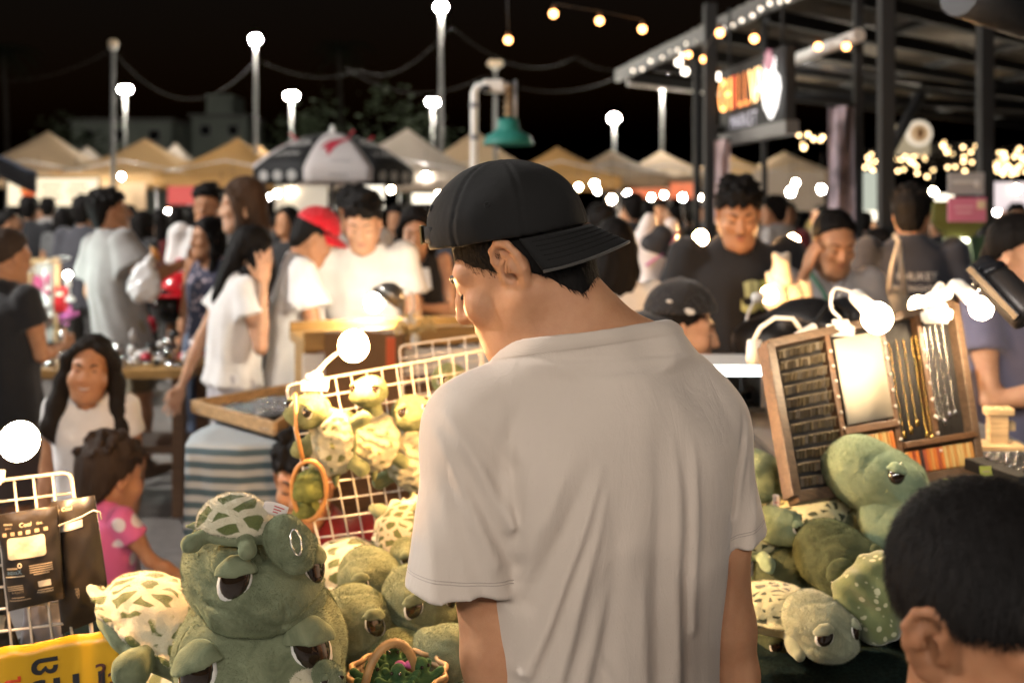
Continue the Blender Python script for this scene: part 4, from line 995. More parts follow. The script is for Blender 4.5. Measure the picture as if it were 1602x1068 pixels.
clip_lamp('lamp hanging in front of the woman with the black flask', P(1535, 482, 2.25), P(1462, 500, 2.32), [P(1490, 440, 2.34), P(1500, 448, 2.3)], 330, .024, (1, .72, .44))
clip_lamp('lamp with a curled neck at the left end of the jewellery board', P(1203, 461, 3.6), P(1178, 545, 3.5), [P(1168, 500, 3.55), P(1182, 466, 3.55)], 180, .028, W1)
clip_lamp('lamp on a wooden stake beside the black tee man', P(1096, 372, 4.5), P(1062, 500, 4.4), [P(1085, 420, 4.5)], 620, .030, W1)
clip_lamp('lamp by the raised hand of the grey tee woman', P(1240, 378, 4.7), P(1228, 470, 4.7), [P(1232, 420, 4.7)], 620, .030, W1)
clip_lamp('added unseen lamp on the table in front of the man, lighting his face', (.10, 1.98, 1.22), (.16, 2.02, .84), [(.17, 2.04, 1.1), (.15, 2.05, 1.24)], 520, .032, W1)  # added lamp, out of sight behind the torso, to warm the man's face
def shade_lamp():
    t = clip_lamp('metal shade lamp bent over the counter in front of the white tee man', P(585, 474, 4.15), P(640, 505, 4.05), [P(648, 480, 4.05), P(642, 455, 4.08), P(622, 452, 4.1)], 340, .035, (1, .86, .66)); q = P(612, 462, 4.08) - t.location
    MB().lathe([(.02, .05), (.05, .03), (.08, -.02), (.078, -.018), (.045, .028)], q, 20, (0, R(35), 0)).obj('shade', mat('brushed_shade', (.35, .33, .3), .3, .8), t)
shade_lamp()
# curled spare neck lying on the board top and a white clip
t = thing('lamp_neck', 'curved white lamp neck arching over the left jewellery board', 'lamp neck', P(1230, 535, 2.3)); o = t.location
MB().tube([P(1178, 535, 2.3) - o, P(1190, 512, 2.3) - o, P(1212, 497, 2.3) - o, P(1240, 498, 2.3) - o, P(1252, 515, 2.3) - o], .0055, 8).obj('neck', WHITEM, t); MB().lathe([(.001, 0), (.016, 0), (.020, .045), (.012, .055), (.001, .055)], P(1180, 532, 2.3) - o, 12, (R(180), 0, 0)).obj('socket', WHITEM, t)
for a in (-1, 1): MB().box(P(1262, 520, 2.28) - o + Vector((0, a * .006, 0)), (.05, .010, .022), (0, R(-28), 0), .003).obj('clip_jaw', WHITEM, t)

# ---------------------------------------------------------------- yellow banner, black sleeve packs
def yellow_banner():
    a, b = P(-60, 1022, 1.52), P(190, 982, 1.58); t = thing('vinyl_banner', 'yellow vinyl banner with black Thai lettering at lower left', 'banner', ((a.x + b.x) / 2, 1.55, .95)); o = t.location
    q = NT('yellow_vinyl'); q.set(Base_Color=q.mix(q.noise(7, 3), (.62, .33, .012), (.70, .40, .02)), Roughness=.32); ym = q.m
    f = lambda u, v: Vector((a.x + (b.x - a.x) * u, a.y + (b.y - a.y) * u - .05 * v + .004 * math.sin(u * 11 + 2 * v) * (1 - .3 * v) + .002 * math.sin(u * 29 - 4 * v), a.z + (b.z - a.z) * u - .30 * v + .001 * math.sin(u * 23))) - o
    po = MB().sheet(f, 60, 16, .002).obj('sheet', ym, t)
    rt = (b - a).normalized(); up = Vector((0, .16, 1)).normalized(); up = (up - rt * up.dot(rt)).normalized(); blk = mat('print_black', (.015, .015, .018), .5)
    def at(px, py): return P(px, py, 1.54) - o
    decal('lettering', text_mesh('\u0e40\u0e22\u0e47\u0e19', .105), po, at(88, 1088), rt, up, blk, t, .002); decal('lettering', text_mesh('\u0e43\u0e08', .055), po, at(172, 1072), rt, up, mat('print_brown', (.09, .02, .01), .5), t, .002)
    decal('print_dot', MB().prism([(math.cos(i * PI / 6) * .0028, math.sin(i * PI / 6) * .0028) for i in range(12)], 0).mesh(), po, at(20, 1063), rt, up, mat('print_orange', (.7, .06, .01), .5), t, .002)
    decal('lettering', text_mesh('\u0e14\u0e35', .055), po, at(24, 1082), rt, up, mat('print_orange', (.7, .06, .01), .5), t, .002)
yellow_banner()
def pack(label, c4, Y, th=.012, front=True, group='black arm sleeve packs'):
    tl, tr, br, bl_ = (P(x, y, Y) for x, y in c4); o = (tl + tr + br + bl_) / 4; t = thing('sleeve_pack', label, 'package', o, group)
    film = NT('black_film'); film.set(Base_Color=film.mix(film.noise(30, 3), (.018, .014, .012), (.03, .025, .02)), Roughness=.34); film.bump(film.noise(26, 4), .35, .006); fm = _mc.setdefault('black_film', film.m)
    def f(u, v): p = tl.lerp(tr, u).lerp(bl_.lerp(br, u), v) - o; return p + Vector((0, -th * (math.sin(PI * u) * math.sin(PI * min(1, v * 1.02))) ** .5 + .0016 * math.sin(u * 13 + v * 5) * math.sin(v * 19), 0))
    b = MB().sheet(f, 18, 24, .0); body = b.obj('pouch', fm, t)
    MB().sheet(lambda u, v: (f(0, 0).lerp(f(1, 0), 1 - u)).lerp(f(0, 1).lerp(f(1, 1), 1 - u), v) + Vector((0, .004, 0)), 2, 2, .003).obj('back', fm, t)
    return t, f, tl, tr, bl_, body, o
PW = mat('print_offwhite', (.62, .54, .40), .6); PT = mat('print_tan', (.42, .33, .22), .6); PB = mat('print_blue', (.16, .25, .32), .6)
def printed_pack():
    t, f, tl, tr, bl_, body, o = pack('flat black sleeve pack with a white window label at the front', [(-5, 806), (88, 792), (99, 936), (13, 956)], 1.66)
    rt = (tr - tl).normalized(); up = (tl - bl_).normalized()
    def at(u, v): return f(u, v)
    def txt(s, size, u, v, m=PW, al='CENTER'): decal('lettering', text_mesh(s, size, al), body, at(u, v), rt, up, m, t, .0012)
    def rect(u, v, w_, h_, m=PW, n='print_block'):
        b = MB(); n_ = 8; r = min(w_, h_) * .15; pl = []
        for cx, cy, a0 in ((w_ / 2 - r, h_ / 2 - r, 0), (-w_ / 2 + r, h_ / 2 - r, 1), (-w_ / 2 + r, -h_ / 2 + r, 2), (w_ / 2 - r, -h_ / 2 + r, 3)):
            for k in range(4): q = (a0 + k / 3) * PI / 2; pl.append((cx + r * math.cos(q), cy + r * math.sin(q), 0))
        b.add(pl, [tuple(range(len(pl)))]); decal(n, b.mesh(), body, at(u, v), rt, up, m, t, .0012)
    txt('Cool', .0098, .50, .13); txt('BOSEON', .0042, .20, .105); txt('\ucfe8\ud1a0\uc2dc', .0042, .20, .145, PT); txt('SEAL', .0052, .74, .135)
    for i in range(6): rect(.13 + .14 * i, .205, .007, .006, PT)
    rect(.49, .36, .062, .034, PW, 'window_label')
    txt('aquaX', .0108, .24, .60, PB); rect(.24, .645, .034, .0015, PW); rect(.21, .56, .020, .003, PT); b = MB(); b.add([(math.cos(i * PI / 8) * r_, math.sin(i * PI / 8) * r_, 0) for r_ in (.0042, .0022) for i in range(16)], [(i, (i + 1) % 16, 16 + (i + 1) % 16, 16 + i) for i in range(16)]); decal('emblem', b.mesh(), body, at(.36, .535), rt, up, PW, t, .0012)
    for i in range(5): rect(.71, .565 + .024 * i, .036 - .012 * (i == 4), .0018, PT)
    for i in range(3): rect(.22, .745 + .02 * i, .026, .0014, PT)
    txt('& d a n i T', .0048, .25, .815, PT); rect(.24, .87, .022, .0014, PT); rect(.26, .90, .036, .0014, PT); rect(.74, .775, .019, .010, PW); txt('MADE IN KOREA', .0034, .73, .865, PW); rect(.74, .84, .024, .0014, PT)
printed_pack()
t, f, tl, tr, bl_, body, o = pack('black sleeve pack on a wire hook with a grey label strip', [(78, 786), (146, 776), (172, 962), (96, 992)], 1.69, .016)
rt = (tr - tl).normalized(); up = (tl - bl_).normalized(); decal('lettering', text_mesh('Cool', .0085), body, f(.42, .06), rt, up, PW, t, .0012); decal('lettering', text_mesh('BOSEON', .004), body, f(.14, .06), rt, up, PW, t, .0012); decal('lettering', text_mesh('|S|S>', .0085), body, f(.50, .72), up * -1, rt, PT, t, .0012)
b = MB(); b.add([(-.026, -.008, 0), (.026, -.002, 0), (.026, .010, 0), (-.026, .004, 0)], [(0, 1, 2, 3)]); decal('label_strip', b.mesh(), body, f(.40, .20), rt, up, mat('print_greywhite', (.5, .48, .46), .5), t, .0014)
MB().tube([P(*p) - o for p in ((92, 822, 1.66), (128, 808, 1.655), (146, 798, 1.65), (156, 800, 1.652), (158, 812, 1.655))], .0014, 6).obj('hook', GRIDW, t)
pack('black sleeve pack cut off by the left edge of the photo', [(-60, 815), (-4, 808), (12, 958), (-40, 975)], 1.70)
t, f, tl, tr, bl_, body, o = pack('dark pack with a pale corner label below the left edge pack', [(-50, 958), (8, 952), (28, 1010), (-45, 1025)], 1.71); decal('label', MB().prism([(-.02, -.014), (.012, -.010), (.014, .014), (-.02, .012)], 0).mesh(), body, f(.75, .30), (1, 0, 0), (0, 0, 1), PW, t, .0015)
t, f, tl, tr, bl_, body, o = pack('grey sleeve pack behind the white grid bars', [(40, 930), (95, 925), (100, 1015), (30, 1022)], 1.80, .012); body.data.materials.clear(); body.data.materials.append(mat('grey_film', (.22, .21, .23), .4)); 

# ---------------------------------------------------------------- wooden tray on striped cloth table
def tray():
    tl, tr, br, bl_ = P(293, 648, 3.10), P(452, 622, 3.25), P(432, 684, 2.72), P(300, 655, 2.98); z = .97
    c = P(385, 655, 3.0); t = thing('wooden_tray', 'shallow wooden tray of silver trinkets on the striped cloth', 'tray', (c.x, c.y, z)); o = t.location
    A = [Vector((P(292, 0, 3.18).x, 3.25, z)) - o, Vector((P(455, 0, 3.55).x, 3.55, z)) - o, Vector((P(462, 0, 3.1).x, 3.1, z)) - o, Vector((P(430, 0, 2.92).x, 2.92, z)) - o]
    MB().prism([(p.x, p.y) for p in reversed(A)], .012, Matrix.Translation((0, 0, -.005))).obj('bottom', mat('tray_felt', (.05, .045, .045), .9), t)
    for i in range(4):
        p, q = A[i], A[(i + 1) % 4]; d = q - p; MB().box((p + q) / 2 + Vector((0, 0, .022)), (d.length + .014, .016, .04), (0, 0, math.atan2(d.y, d.x)), .003).obj('side', WOODL, t)
    sil = mat('silver', (.7, .68, .66), .18, 1.0); b = MB()
    for i in range(240):
        u, v = RNG.random(2); p = A[0].lerp(A[1], u).lerp(A[3].lerp(A[2], u), v) * .92; r = RNG.uniform(.006, .014)
        b.tube([p + Vector((r * math.cos(a), r * math.sin(a), .012 + .006 * RNG.random())) for a in [k * PI / 3 for k in range(6)]], .0016, 4, closed=True)
    b.obj('trinkets', sil, t, kind='stuff'); MB().box((A[2] + A[3]) / 2 * .75 + Vector((0, 0, .03)), (.09, .035, .03), (0, 0, .9), .003).obj('black_box', BLACKM, t)
    # striped cloth hanging from the table
    q = NT('striped_cotton'); sp = q.n('SeparateXYZ', Vector=q.co()); wv = q.math('SINE', q.math('ADD', q.math('MULTIPLY', sp.outputs[2], 165.0), q.math('MULTIPLY', q.noise(5, 2), 1.2)))
    q.set(Base_Color=q.mix(q.step(wv, -.15, .15), (.055, .095, .12), (.34, .37, .38)), Roughness=.9); q.bump(q.noise(400, 2), .3)
    tb = thing('cloth_table', 'small side table draped in blue-grey striped cloth', 'table', (c.x + .01, 3.05, 0))
    def dr(u, v):
        a = u * 2 * PI; x, y = math.cos(a), math.sin(a); m = max(abs(x), abs(y)); s_ = .9 / m * .5 + .5 * 1.0
        if v < .12: return (x * s_ * .185 * v / .12, y * s_ * .21 * v / .12, .952)
        r = 1 + .06 * math.sin(a * 7 + v) * v + .05 * math.sin(a * 13 + 2) * v + .02 * v; return (x * s_ * .185 * r, y * s_ * .21 * r, .952 - .84 * (v - .12) - .012 * math.sin(a * 5) * v)
    MB().sheet(dr, 72, 25, 0).obj('striped_cloth', q.m, tb); MB().box((0, 0, .935), (.22, .26, .03), bev=.005).obj('tabletop', WOODL, tb)
    for i in (-1, 1):
        for j in (-1, 1): MB().box((i * .08, j * .10, .46), (.03, .03, .92)).obj('leg', WOODL, tb)
tray()
# ---------------------------------------------------------------- long wooden counter behind the grid
def counter():
    a, b = P(510, 505, 3.9), P(775, 487, 4.3); t = thing('wooden_counter', 'long wooden display counter beyond the smaller grid', 'counter', ((a.x + b.x) / 2, 4.1, 0)); w_ = b.x - a.x + .3; z = 1.11; yaw = .35
    t.rotation_euler = (0, 0, yaw); e = wood('honey_wood', (.38, .21, .06))
    MB().box((0, 0, z), (w_, .34, .04), bev=.004).obj('top', e, t); MB().box((0, -.18, z + .02), (w_, .025, .07), bev=.003).obj('edge', e, t); MB().box((0, .18, z + .02), (w_, .025, .07), bev=.003).obj('edge', e, t)
    MB().box((0, -.16, z - .08), (w_, .02, .10)).obj('white_rail', WHITEM, t); MB().box((0, -.12, z / 2 - .08), (w_, .02, z - .18)).obj('front_panel', wood('brown_panel', (.17, .08, .03)), t)
    for i in (-1, 1): MB().box((i * w_ * .46, 0, z / 2), (.05, .26, z - .04)).obj('leg', e, t)
    return t
counter()
t = thing('dried_flowers', 'small bunch of dried flowers by the smaller grid', 'dried flowers', P(650, 520, 3.6)); b = MB()
for i in range(60): d = Vector(RNG.normal(0, 1, 3)); d.z = abs(d.z) * .6; d.normalize(); b.tube([(0, 0, 0), d * .06, d * .075], [.001, .001, .006], 5)
b.obj('stems', mat('dried_tan', (.42, .28, .10), .8), t, kind='stuff'); MB().lathe([(.012, 0), (.018, -.03), (.012, -.06), (.001, -.06)], n=12).obj('vase', mat('vase_glass', (.5, .5, .45), .15), t)
t = board('hanging_strip', 'orange-red cloth strip hanging beside the lit bulb', 'cloth', 604, 528, 618, 575, 3.5, mat('orange_cloth', (.55, .10, .03), .8), .01)
# dark stall mass behind the grid
board('fabric_backdrop', 'brown lower cloth of the far counter behind the bulb', 'cloth', 508, 520, 632, 640, 3.75, cloth('brown_cloth', (.20, .11, .05)), .02)

# ---------------------------------------------------------------- trinket table with helmet at left
def trinkets():
    a = P(210, 530, 6.6); t = thing('trinket_table', 'wooden market table heaped with shiny trinkets at left', 'table', (P(255, 0, 6.6).x - .25, 5.5, 0)); z = .77; o = t.location
    MB().box((0, 0, z), (1.7, .5, .05), bev=.005).obj('tabletop', wood('honey_wood', (.38, .21, .06)), t)
    for i in (-1, 1):
        for j in (-1, 1): MB().box((i * .78, j * .2, z / 2), (.06, .06, z - .05)).obj('leg', WOODD, t)
    MB().box((0, .05, .35), (1.5, .35, .04)).obj('shelf', WOODD, t)
    ms = [mat('silver', (.7, .68, .66), .18, 1.0), mat('trinket_white', (.7, .68, .66), .3), mat('trinket_black', (.02, .02, .02), .3), mat('trinket_red', (.45, .02, .04), .35)]
    for k, m in enumerate(ms):
        b = MB()
        for i in range((70, 60, 40, 14)[k]): b.ball((RNG.uniform(-.75, .8), RNG.uniform(-.22, .2), z + .03 + RNG.exponential(.03)), [RNG.uniform(.012, .035) for _ in range(3)], 7, 5)
        b.obj('trinkets', m, t, kind='stuff')
    h = thing('red_bag', 'glossy red bag standing among the trinkets', 'bag', P(285, 448, 6.6)); h.scale = (1.22,) * 3; S = SDF(.03); S.ell((0, 0, -.02), (.12, .09, .10)); S.ell((.05, 0, -.10), (.16, .11, .09)); S.obj('body', mat('red_gloss', (.50, .012, .02), .2), h, .012); MB().tube([(-.06, 0, .06), (-.02, 0, .14), (.05, 0, .13), (.08, 0, .04)], .012, 8).obj('handle', mat('red_gloss', (.50, .012, .02), .2), h)
    h = thing('helmet', 'black helmet with a red brim on the trinket table', 'helmet', P(270, 480, 6.6)); h.scale = (1.22,) * 3; S = SDF(.02); S.ell((0, 0, 0), (.115, .13, .12)); S.plane((0, 0, -.08), (0, 0, -1), .01); S.obj('shell', mat('helmet_black', (.012, .012, .012), .15), h, .01); MB().sheet(lambda u, v: ((u - .5) * .22, -.10 - .05 * v + 1.2 * ((u - .5) * .22) ** 2, .07 - .01 * v), 12, 4, .006).obj('brim', mat('red_gloss', (.50, .012, .02), .2), h)
    h = thing('red_purse', 'crumpled red purse at the front of the trinkets', 'purse', P(228, 512, 6.6)); h.scale = (1.22,) * 3; S = SDF(.02); S.ell((0, 0, 0), (.06, .04, .04)); S.ell((.02, 0, .03), (.04, .03, .025)); S.obj('body', mat('trinket_red', (.45, .02, .04), .35), h, .008)
    m = thing('mirror_stand', 'framed display stand with pink and silver trinkets at left', 'display stand', P(70, 534, 6.6)); s = 4.9 / FPX; m.scale = (1.3,) * 3
    MB().box((-.01, .02, 65 * s), (.09, .015, 130 * s)).obj('board', mat('stand_white', (.55, .53, .5), .5), m)
    for x in (-22, 20): MB().box((x * s, 0, 65 * s), (.022, .03, 132 * s), bev=.003).obj('frame', WOODL, m)
    MB().box((-1 * s, 0, 131 * s), (.15, .03, .022)).obj('frame', WOODL, m)
    for k, (mm, z0) in enumerate(((mat('trinket_pink', (.5, .08, .2), .4), 95), (ms[1], 75), (ms[1], 45), (ms[0], 30))):
        b = MB()
        for i in range(12): b.ball((RNG.uniform(-16, 10) * s, -.015, (z0 + RNG.uniform(-14, 14)) * s), RNG.uniform(.008, .02), 7, 5)
        b.obj('trinkets', mm, m, kind='stuff')
    r = thing('red_box', 'upright red box behind the framed display stand', 'box', P(96, 468, 6.6)); r.scale = (1.22,) * 3; MB().box((0, 0, 0), (.055, .05, .13), bev=.004).obj('box_body', mat('red_paint', (.5, .015, .02), .4), r); MB().box((0, -.028, .03), (.04, .006, .02)).obj('box_label', PW, r)
    r = thing('pink_flowers', 'cluster of pink paper flowers below the red box', 'flowers', P(104, 492, 6.6)); r.scale = (1.22,) * 3; b = MB()
    for i in range(40): b.ball(RNG.normal(0, .022, 3), RNG.uniform(.006, .014), 6, 4)
    b.obj('petals', mat('petal_pink', (.6, .16, .45), .6), r, kind='stuff'); MB().tube([(0, 0, -.09), (0, 0, 0)], .004, 5).obj('stem', mat('stem_green', (.05, .1, .03), .6), r)
trinkets()
clip_lamp('white lamp on a curved neck behind the grey tee man', P(25, 428, 6.0), P(72, 470, 6.4), [P(70, 415, 6.1), P(90, 402, 6.2), P(108, 405, 6.2)], 260, .035, (.80, 1, .92))
clip_lamp('white lamp low beside the grey tee man', P(106, 430, 6.5), P(110, 470, 6.5), [P(108, 450, 6.5)], 160, .02, (1, .9, .8))
clip_lamp('lamp over the heap of trinkets near the red bag', P(287, 410, 6.9), P(292, 440, 6.9), [P(296, 425, 6.9)], 420, .03, (1, .8, .55))

# ---------------------------------------------------------------- jewellery boards at right
def jewel_board():
    TL, TR, BR, BL = P(1198, 541, 2.12), P(1488, 478, 2.42), P(1528, 738, 2.22), P(1240, 780, 1.95); o = (BL + BR) / 2
    t = thing('jewellery_board', 'leaning wooden jewellery board hung with chains and beaded keyrings', 'display board', o)
    ex = (TR - TL).normalized(); n = ex.cross(BL - TL).normalized(); n = n if n.y < 0 else -n
    f = lambda u, v, d=0.0: TL.lerp(TR, u).lerp(BL.lerp(BR, u), v) - o + n * d
    def bar(name, u0, v0, u1, v1, w_, th, m, d=0.0, par=None):
        a, b = f(u0, v0, d), f(u1, v1, d); dd = b - a; x = dd.normalized(); y = n.cross(x); MB().box((a + b) / 2, (dd.length, w_, th), Matrix((x, y, n)).transposed(), .002).obj(name, m, par or t)
    def quad(name, u0, v0, u1, v1, m, d): MB().sheet(lambda a, b: f(u0 + (u1 - u0) * a, v0 + (v1 - v0) * b, d), 2, 2, .004).obj(name, m, t)
    blk = mat('black_velvet', (.022, .021, .020), .8)
    quad('backing', .02, .01, .98, .99, blk, -.012)
    for u in (0, 1): bar('frame', u, 0, u, 1, .021, .034, WOODM)
    bar('frame', 0, 0, 1, 0, .018, .03, WOODM); bar('frame', 0, 1, 1, 1, .022, .034, WOODM)
    for u in (.28, .565, .775): bar('divider', u, 0, u, 1 if u < .6 else .80, .014, .022, WOODD, .002)
    bar('shelf', .28, .66, .565, .66, .016, .03, WOODD, .004); bar('shelf', .58, .80, 1, .80, .014, .03, WOODD, .004)
    # left bay: rows of small hanging rings
    rod = mat('brass_rod', (.10, .08, .05), .5, .3); tagm = mat('dull_brass', (.085, .065, .035), .5)
    for j in range(11):
        v = .06 + .083 * j; bar('rod', .035, v, .265, v, .0026, .0026, rod, .010)
    b = MB()
    for j in range(11):
        for i in range(12):
            c = f(.045 + .0185 * i, .085 + .083 * j + RNG.uniform(-.004, .004), .008); b.box(c, (.0062, .004, .016), (RNG.uniform(-.2, .2), 0, RNG.uniform(-.5, .5)))
    b.obj('ring_tags', tagm, t, kind='stuff')
    # price card
    quad('price_card', .305, .07, .545, .62, mat('card_cream', (.60, .53, .40), .7), .012)
    tm = mat('card_text', (.42, .33, .2), .7)
    for i in range(7): bar('text_line', .345, .16 + .055 * i, .345 + .16 - .04 * (i % 3), .16 + .055 * i, .0016, .001, tm, .0145)
    # chains
    gold, silver = mat('gold', (.62, .42, .13), .25, 1.0), mat('silver', (.7, .68, .66), .18, 1.0); beadm = mat('pearl', (.75, .7, .6), .25)
    def chain(u, v0, v1, m, du=.0, pend=True):
        n_ = 46; ma = MB()
        for i in range(n_): c = f(u + du * i / n_, v0 + (v1 - v0) * i / n_, .010); ma.ball(c, (.0017, .0017, .0030), 5, 4)
        ch = ma.obj('chain', m, t)
        if pend: q = f(u + du, v1 + .02, .012); MB().ball(q, (.0055, .003, .008), 8, 6).obj('pendant', m, ch)
    for u, v1 in ((.595, .72), (.635, .70), (.675, .66), (.72, .74), (.748, .76)): chain(u, .16, v1, gold)
    for u, v1 in ((.800, .66), (.832, .68), (.868, .64), (.905, .64)): chain(u, .12, v1, silver)
    for v in [.14 + .1 * i for i in range(8)]:
        for u in (.28, .565, .775): MB().ball(f(u, v + .02 * (u > .5), .016), .0034, 8, 6).obj('pearl', beadm, t)
    # beaded keyrings in bottom bays
    cs = [mat('bead_amber', (.45, .22, .06), .4), mat('bead_orange', (.50, .15, .03), .4), mat('bead_rust', (.30, .07, .03), .4), mat('bead_straw', (.50, .36, .14), .4), mat('bead_black', (.03, .02, .02), .4)]
    for i in range(12): u = .30 + .0205 * i; bar('keyring', u, .70, u + .004, .93, .0075, .006, cs[(0, 3, 0, 3, 0, 1)[i % 6]], .012)
    for i in range(20): u = .59 + .0195 * i; bar('keyring', u, .835, u + .003, .965, .0072, .006, cs[(0, 1, 2, 1, 4, 2, 1, 0, 1, 2, 1, 3, 0, 3, 0, 3, 3, 0, 3, 0)[i]], .012)
    # riser beneath
    r = thing('stall_riser', 'black cloth riser under the jewellery board', 'table', (o.x + .12, 2.55, 0)); zz = o.z - .015
    MB().box((.05, .18, zz / 2), (.66, .9, zz), bev=.01).obj('cloth_block', cloth('black_cloth', (.012, .012, .012)), r)
    MB().box((-.02, -.262, zz - .05), (.5, .012, .12), (0, 0, 0)).obj('wooden_edge', WOODM, r)
    return o
JO = jewel_board()
def small_things_right():
    yt = mat('sticky_yellow', (.42, .45, .08), .7)
    for i, (px, py) in enumerate(((1542, 737), (1485, 757))):
        t = thing('price_tag', ('yellow price tag at the corner of the jewellery board', 'yellow price tag below the beaded keyrings')[i], 'tag', P(px, py, 2.02)); MB().box((0, 0, 0), (.024, .002, .020), (R(-15), 0, .1)).obj('card', yt, t); MB().box((0, -.002, 0), (.014, .001, .003), (R(-15), 0, .1)).obj('text_line', tmk, t)
    t = thing('bust_stand', 'small pale wooden T-shaped display bust', 'display stand', P(1562, 700, 2.35)); pn = wood('bare_pine', (.60, .42, .22)); s = 2.35 / FPX
    MB().box((-4 * s, 0, 4 * s), (.105, .07, .012), bev=.002).obj('foot', pn, t); MB().box((-2 * s, 0, 28 * s), (.045, .022, 48 * s), bev=.003).obj('stem', pn, t); MB().box((0, 0, 57 * s), (.065, .03, .020), bev=.005).obj('head', pn, t); MB().box((20 * s, .01, 33 * s), (.02, .02, .02)).obj('peg', pn, t)
    t = thing('ring_tray', 'black ring tray with glittering silver rings at right', 'tray', P(1582, 728, 2.1)); MB().box((.03, 0, -.01), (.17, .16, .025), (0, 0, .25), .003).obj('base', BLACKM, t)
    b = MB()
    for i in range(7):
        for j in range(5): c = Matrix.Rotation(.25, 3, 'Z') @ Vector((-.045 + .024 * i, -.055 + .026 * j, .008)) + Vector((.03, 0, 0)); b.tube([c + Vector((.007 * math.cos(a), .002, .007 * math.sin(a))) for a in [k * PI / 4 for k in range(8)]], .0018, 5, closed=True)
    b.obj('rings', mat('silver', (.7, .68, .66), .18, 1.0), t, kind='stuff')
    t = thing('flask', 'large black flask tilted in front of the woman at right', 'flask', P(1572, 455, 2.05)); f = frame(P(1535, 420, 2.08) - P(1612, 500, 2.0)); bl = mat('black_gloss', (.018, .018, .02), .22)
    MB().lathe([(.001, -.07), (.036, -.07), (.038, -.06), (.038, .02), (.034, .034)], (0, 0, 0), 24, f).obj('body', mat('gunmetal', (.09, .08, .075), .3, .6), t); MB().lathe([(.034, .034), (.038, .036), (.038, .048), (.030, .056), (.028, .074), (.001, .076)], (0, 0, 0), 24, f).obj('lid', bl, t); MB().box(f @ Vector((.045, 0, .0)), (.012, .02, .14), f, .004).obj('handle', bl, t)
    t = thing('glass_case', 'low glass display case with a bright white lit edge', 'display case', P(1120, 640, 2.75)); s = 2.75 / FPX
    MB().box((0, .12, 62 * s), (.26, .26, .012)).obj('top', mat('white_paint', (.72, .70, .66), .4), t); MB().box((0, -.018, 62 * s), (.26, .014, .026), bev=.004).obj('light_tube', glow('case_white', (.93, 1, .97), 6), t)
    MB().box((0, .12, .0), (.26, .26, .012)).obj('base', BLACKM, t)
    gl = NT('case_glass'); gl.set(Base_Color=(.9, .95, .95), Roughness=.03, Transmission_Weight=1.0, IOR=1.1); MB().box((0, .0, 31 * s), (.25, .004, 58 * s)).obj('glass', gl.m, t)
    for x in (-.125, .125): MB().box((x, .12, 31 * s), (.01, .25, 60 * s)).obj('side', GREYM, t)
    b = MB(); [b.box((RNG.uniform(-.1, .1), RNG.uniform(.04, .2), .02 + .02 * RNG.random()), (.03, .02, .02), (0, 0, RNG.random())) for _ in range(26)]; b.obj('goods', mat('goods_grey', (.12, .11, .11), .3), t, kind='stuff')
    t = thing('camera_gear', 'pile of black bags and straps behind the jewellery board', 'bags', P(1290, 500, 3.2)); S = SDF(.04)
    for i in range(9): S.ell((RNG.uniform(-.22, .22), RNG.uniform(-.08, .08), RNG.uniform(-.12, .02)), (RNG.uniform(.05, .1), .07, RNG.uniform(.03, .07)), (0, RNG.uniform(-.5, .5), 0))
    S.obj('bags', mat('nylon_black', (.014, .014, .015), .4), t, .012); MB().tube([P(1265, 520, 3.0) - t.location, P(1300, 470, 3.1) - t.location, P(1330, 490, 3.1) - t.location, P(1330, 530, 3.0) - t.location], .008, 6).obj('strap', BLACKM, t)
    t = thing('plush_cluster', 'small pale plush toys lit by the lamp beside the black tee man', 'plush toys', P(1222, 468, 3.75)); pm = plush('cream_plush', (.6, .5, .42))
    for i, (x, z, r) in enumerate(((-.02, .0, .05), (.05, -.03, .045), (.0, .08, .045), (.09, .0, .035))): S = SDF(.02); S.ell((x, 0, z), r); S.ell((x, -.01, z + r * 1.1), r * .7); S.ell((x - r * .5, 0, z + r * 1.8), r * .3); S.ell((x + r * .5, 0, z + r * 1.8), r * .3); S.obj('toy', pm, t, .008)
    t = thing('neighbour_counter', 'dark counter along the right stall behind the jewellery board', 'counter', (.85, 3.65, 0)); MB().box((0, 0, 1.05), (1.5, .5, .05), bev=.004).obj('top', mat('counter_dark', (.035, .03, .028), .5), t); MB().box((0, .0, .51), (1.4, .44, 1.02)).obj('cabinet', mat('cabinet_black', (.015, .014, .014), .6), t)
    t = thing('wooden_counter', 'pale wooden counter behind the seated man in the black cap', 'counter', (P(1010, 0, 4.5).x, 4.6, 0)); e = wood('honey_wood', (.38, .21, .06)); MB().box((0, 0, 1.17), (.7, .3, .05), bev=.004).obj('top', e, t); MB().box((0, .02, .58), (.64, .24, 1.14)).obj('cabinet', e, t)
    t = thing('easel_stake', 'slanted wooden stake holding a cream cloth near the lamp', 'stake', P(1070, 440, 4.4)); s = 4.4 / FPX; MB().tube([(-30 * s, 0, -40 * s), (25 * s, 0, 55 * s)], .012, 8).obj('stake', e, t); MB().sheet(lambda u, v: ((5 + 22 * u - 20 * v * (1 - u)) * s, .03 * math.sin(u * 6), (40 - 75 * v) * s), 8, 8, .004).obj('cloth', cloth('cream_cloth', (.62, .52, .40)), t)
    # mannequin
    t = thing('mannequin', 'white mannequin torso in a black lace top, back to the lamp', 'mannequin', P(1022, 470, 4.3)); mw = mat('mannequin_white', (.68, .58, .53), .35); S = SDF(.04); s = 4.3 / FPX
    S.ell((0, 0, .02), (.075, .06, .09)); S.cone((0, 0, .05), (.01, 0, .20), .055, .075); S.cone((-.04, 0, .26), (-.015, .0, .34), .045, .03); S.cone((.06, 0, .22), (.075, -.01, .32), .04, .03); S.cone((.0, 0, .02), (.02, 0, -.16), .075, .06); S.obj('torso', mw, t, .010)
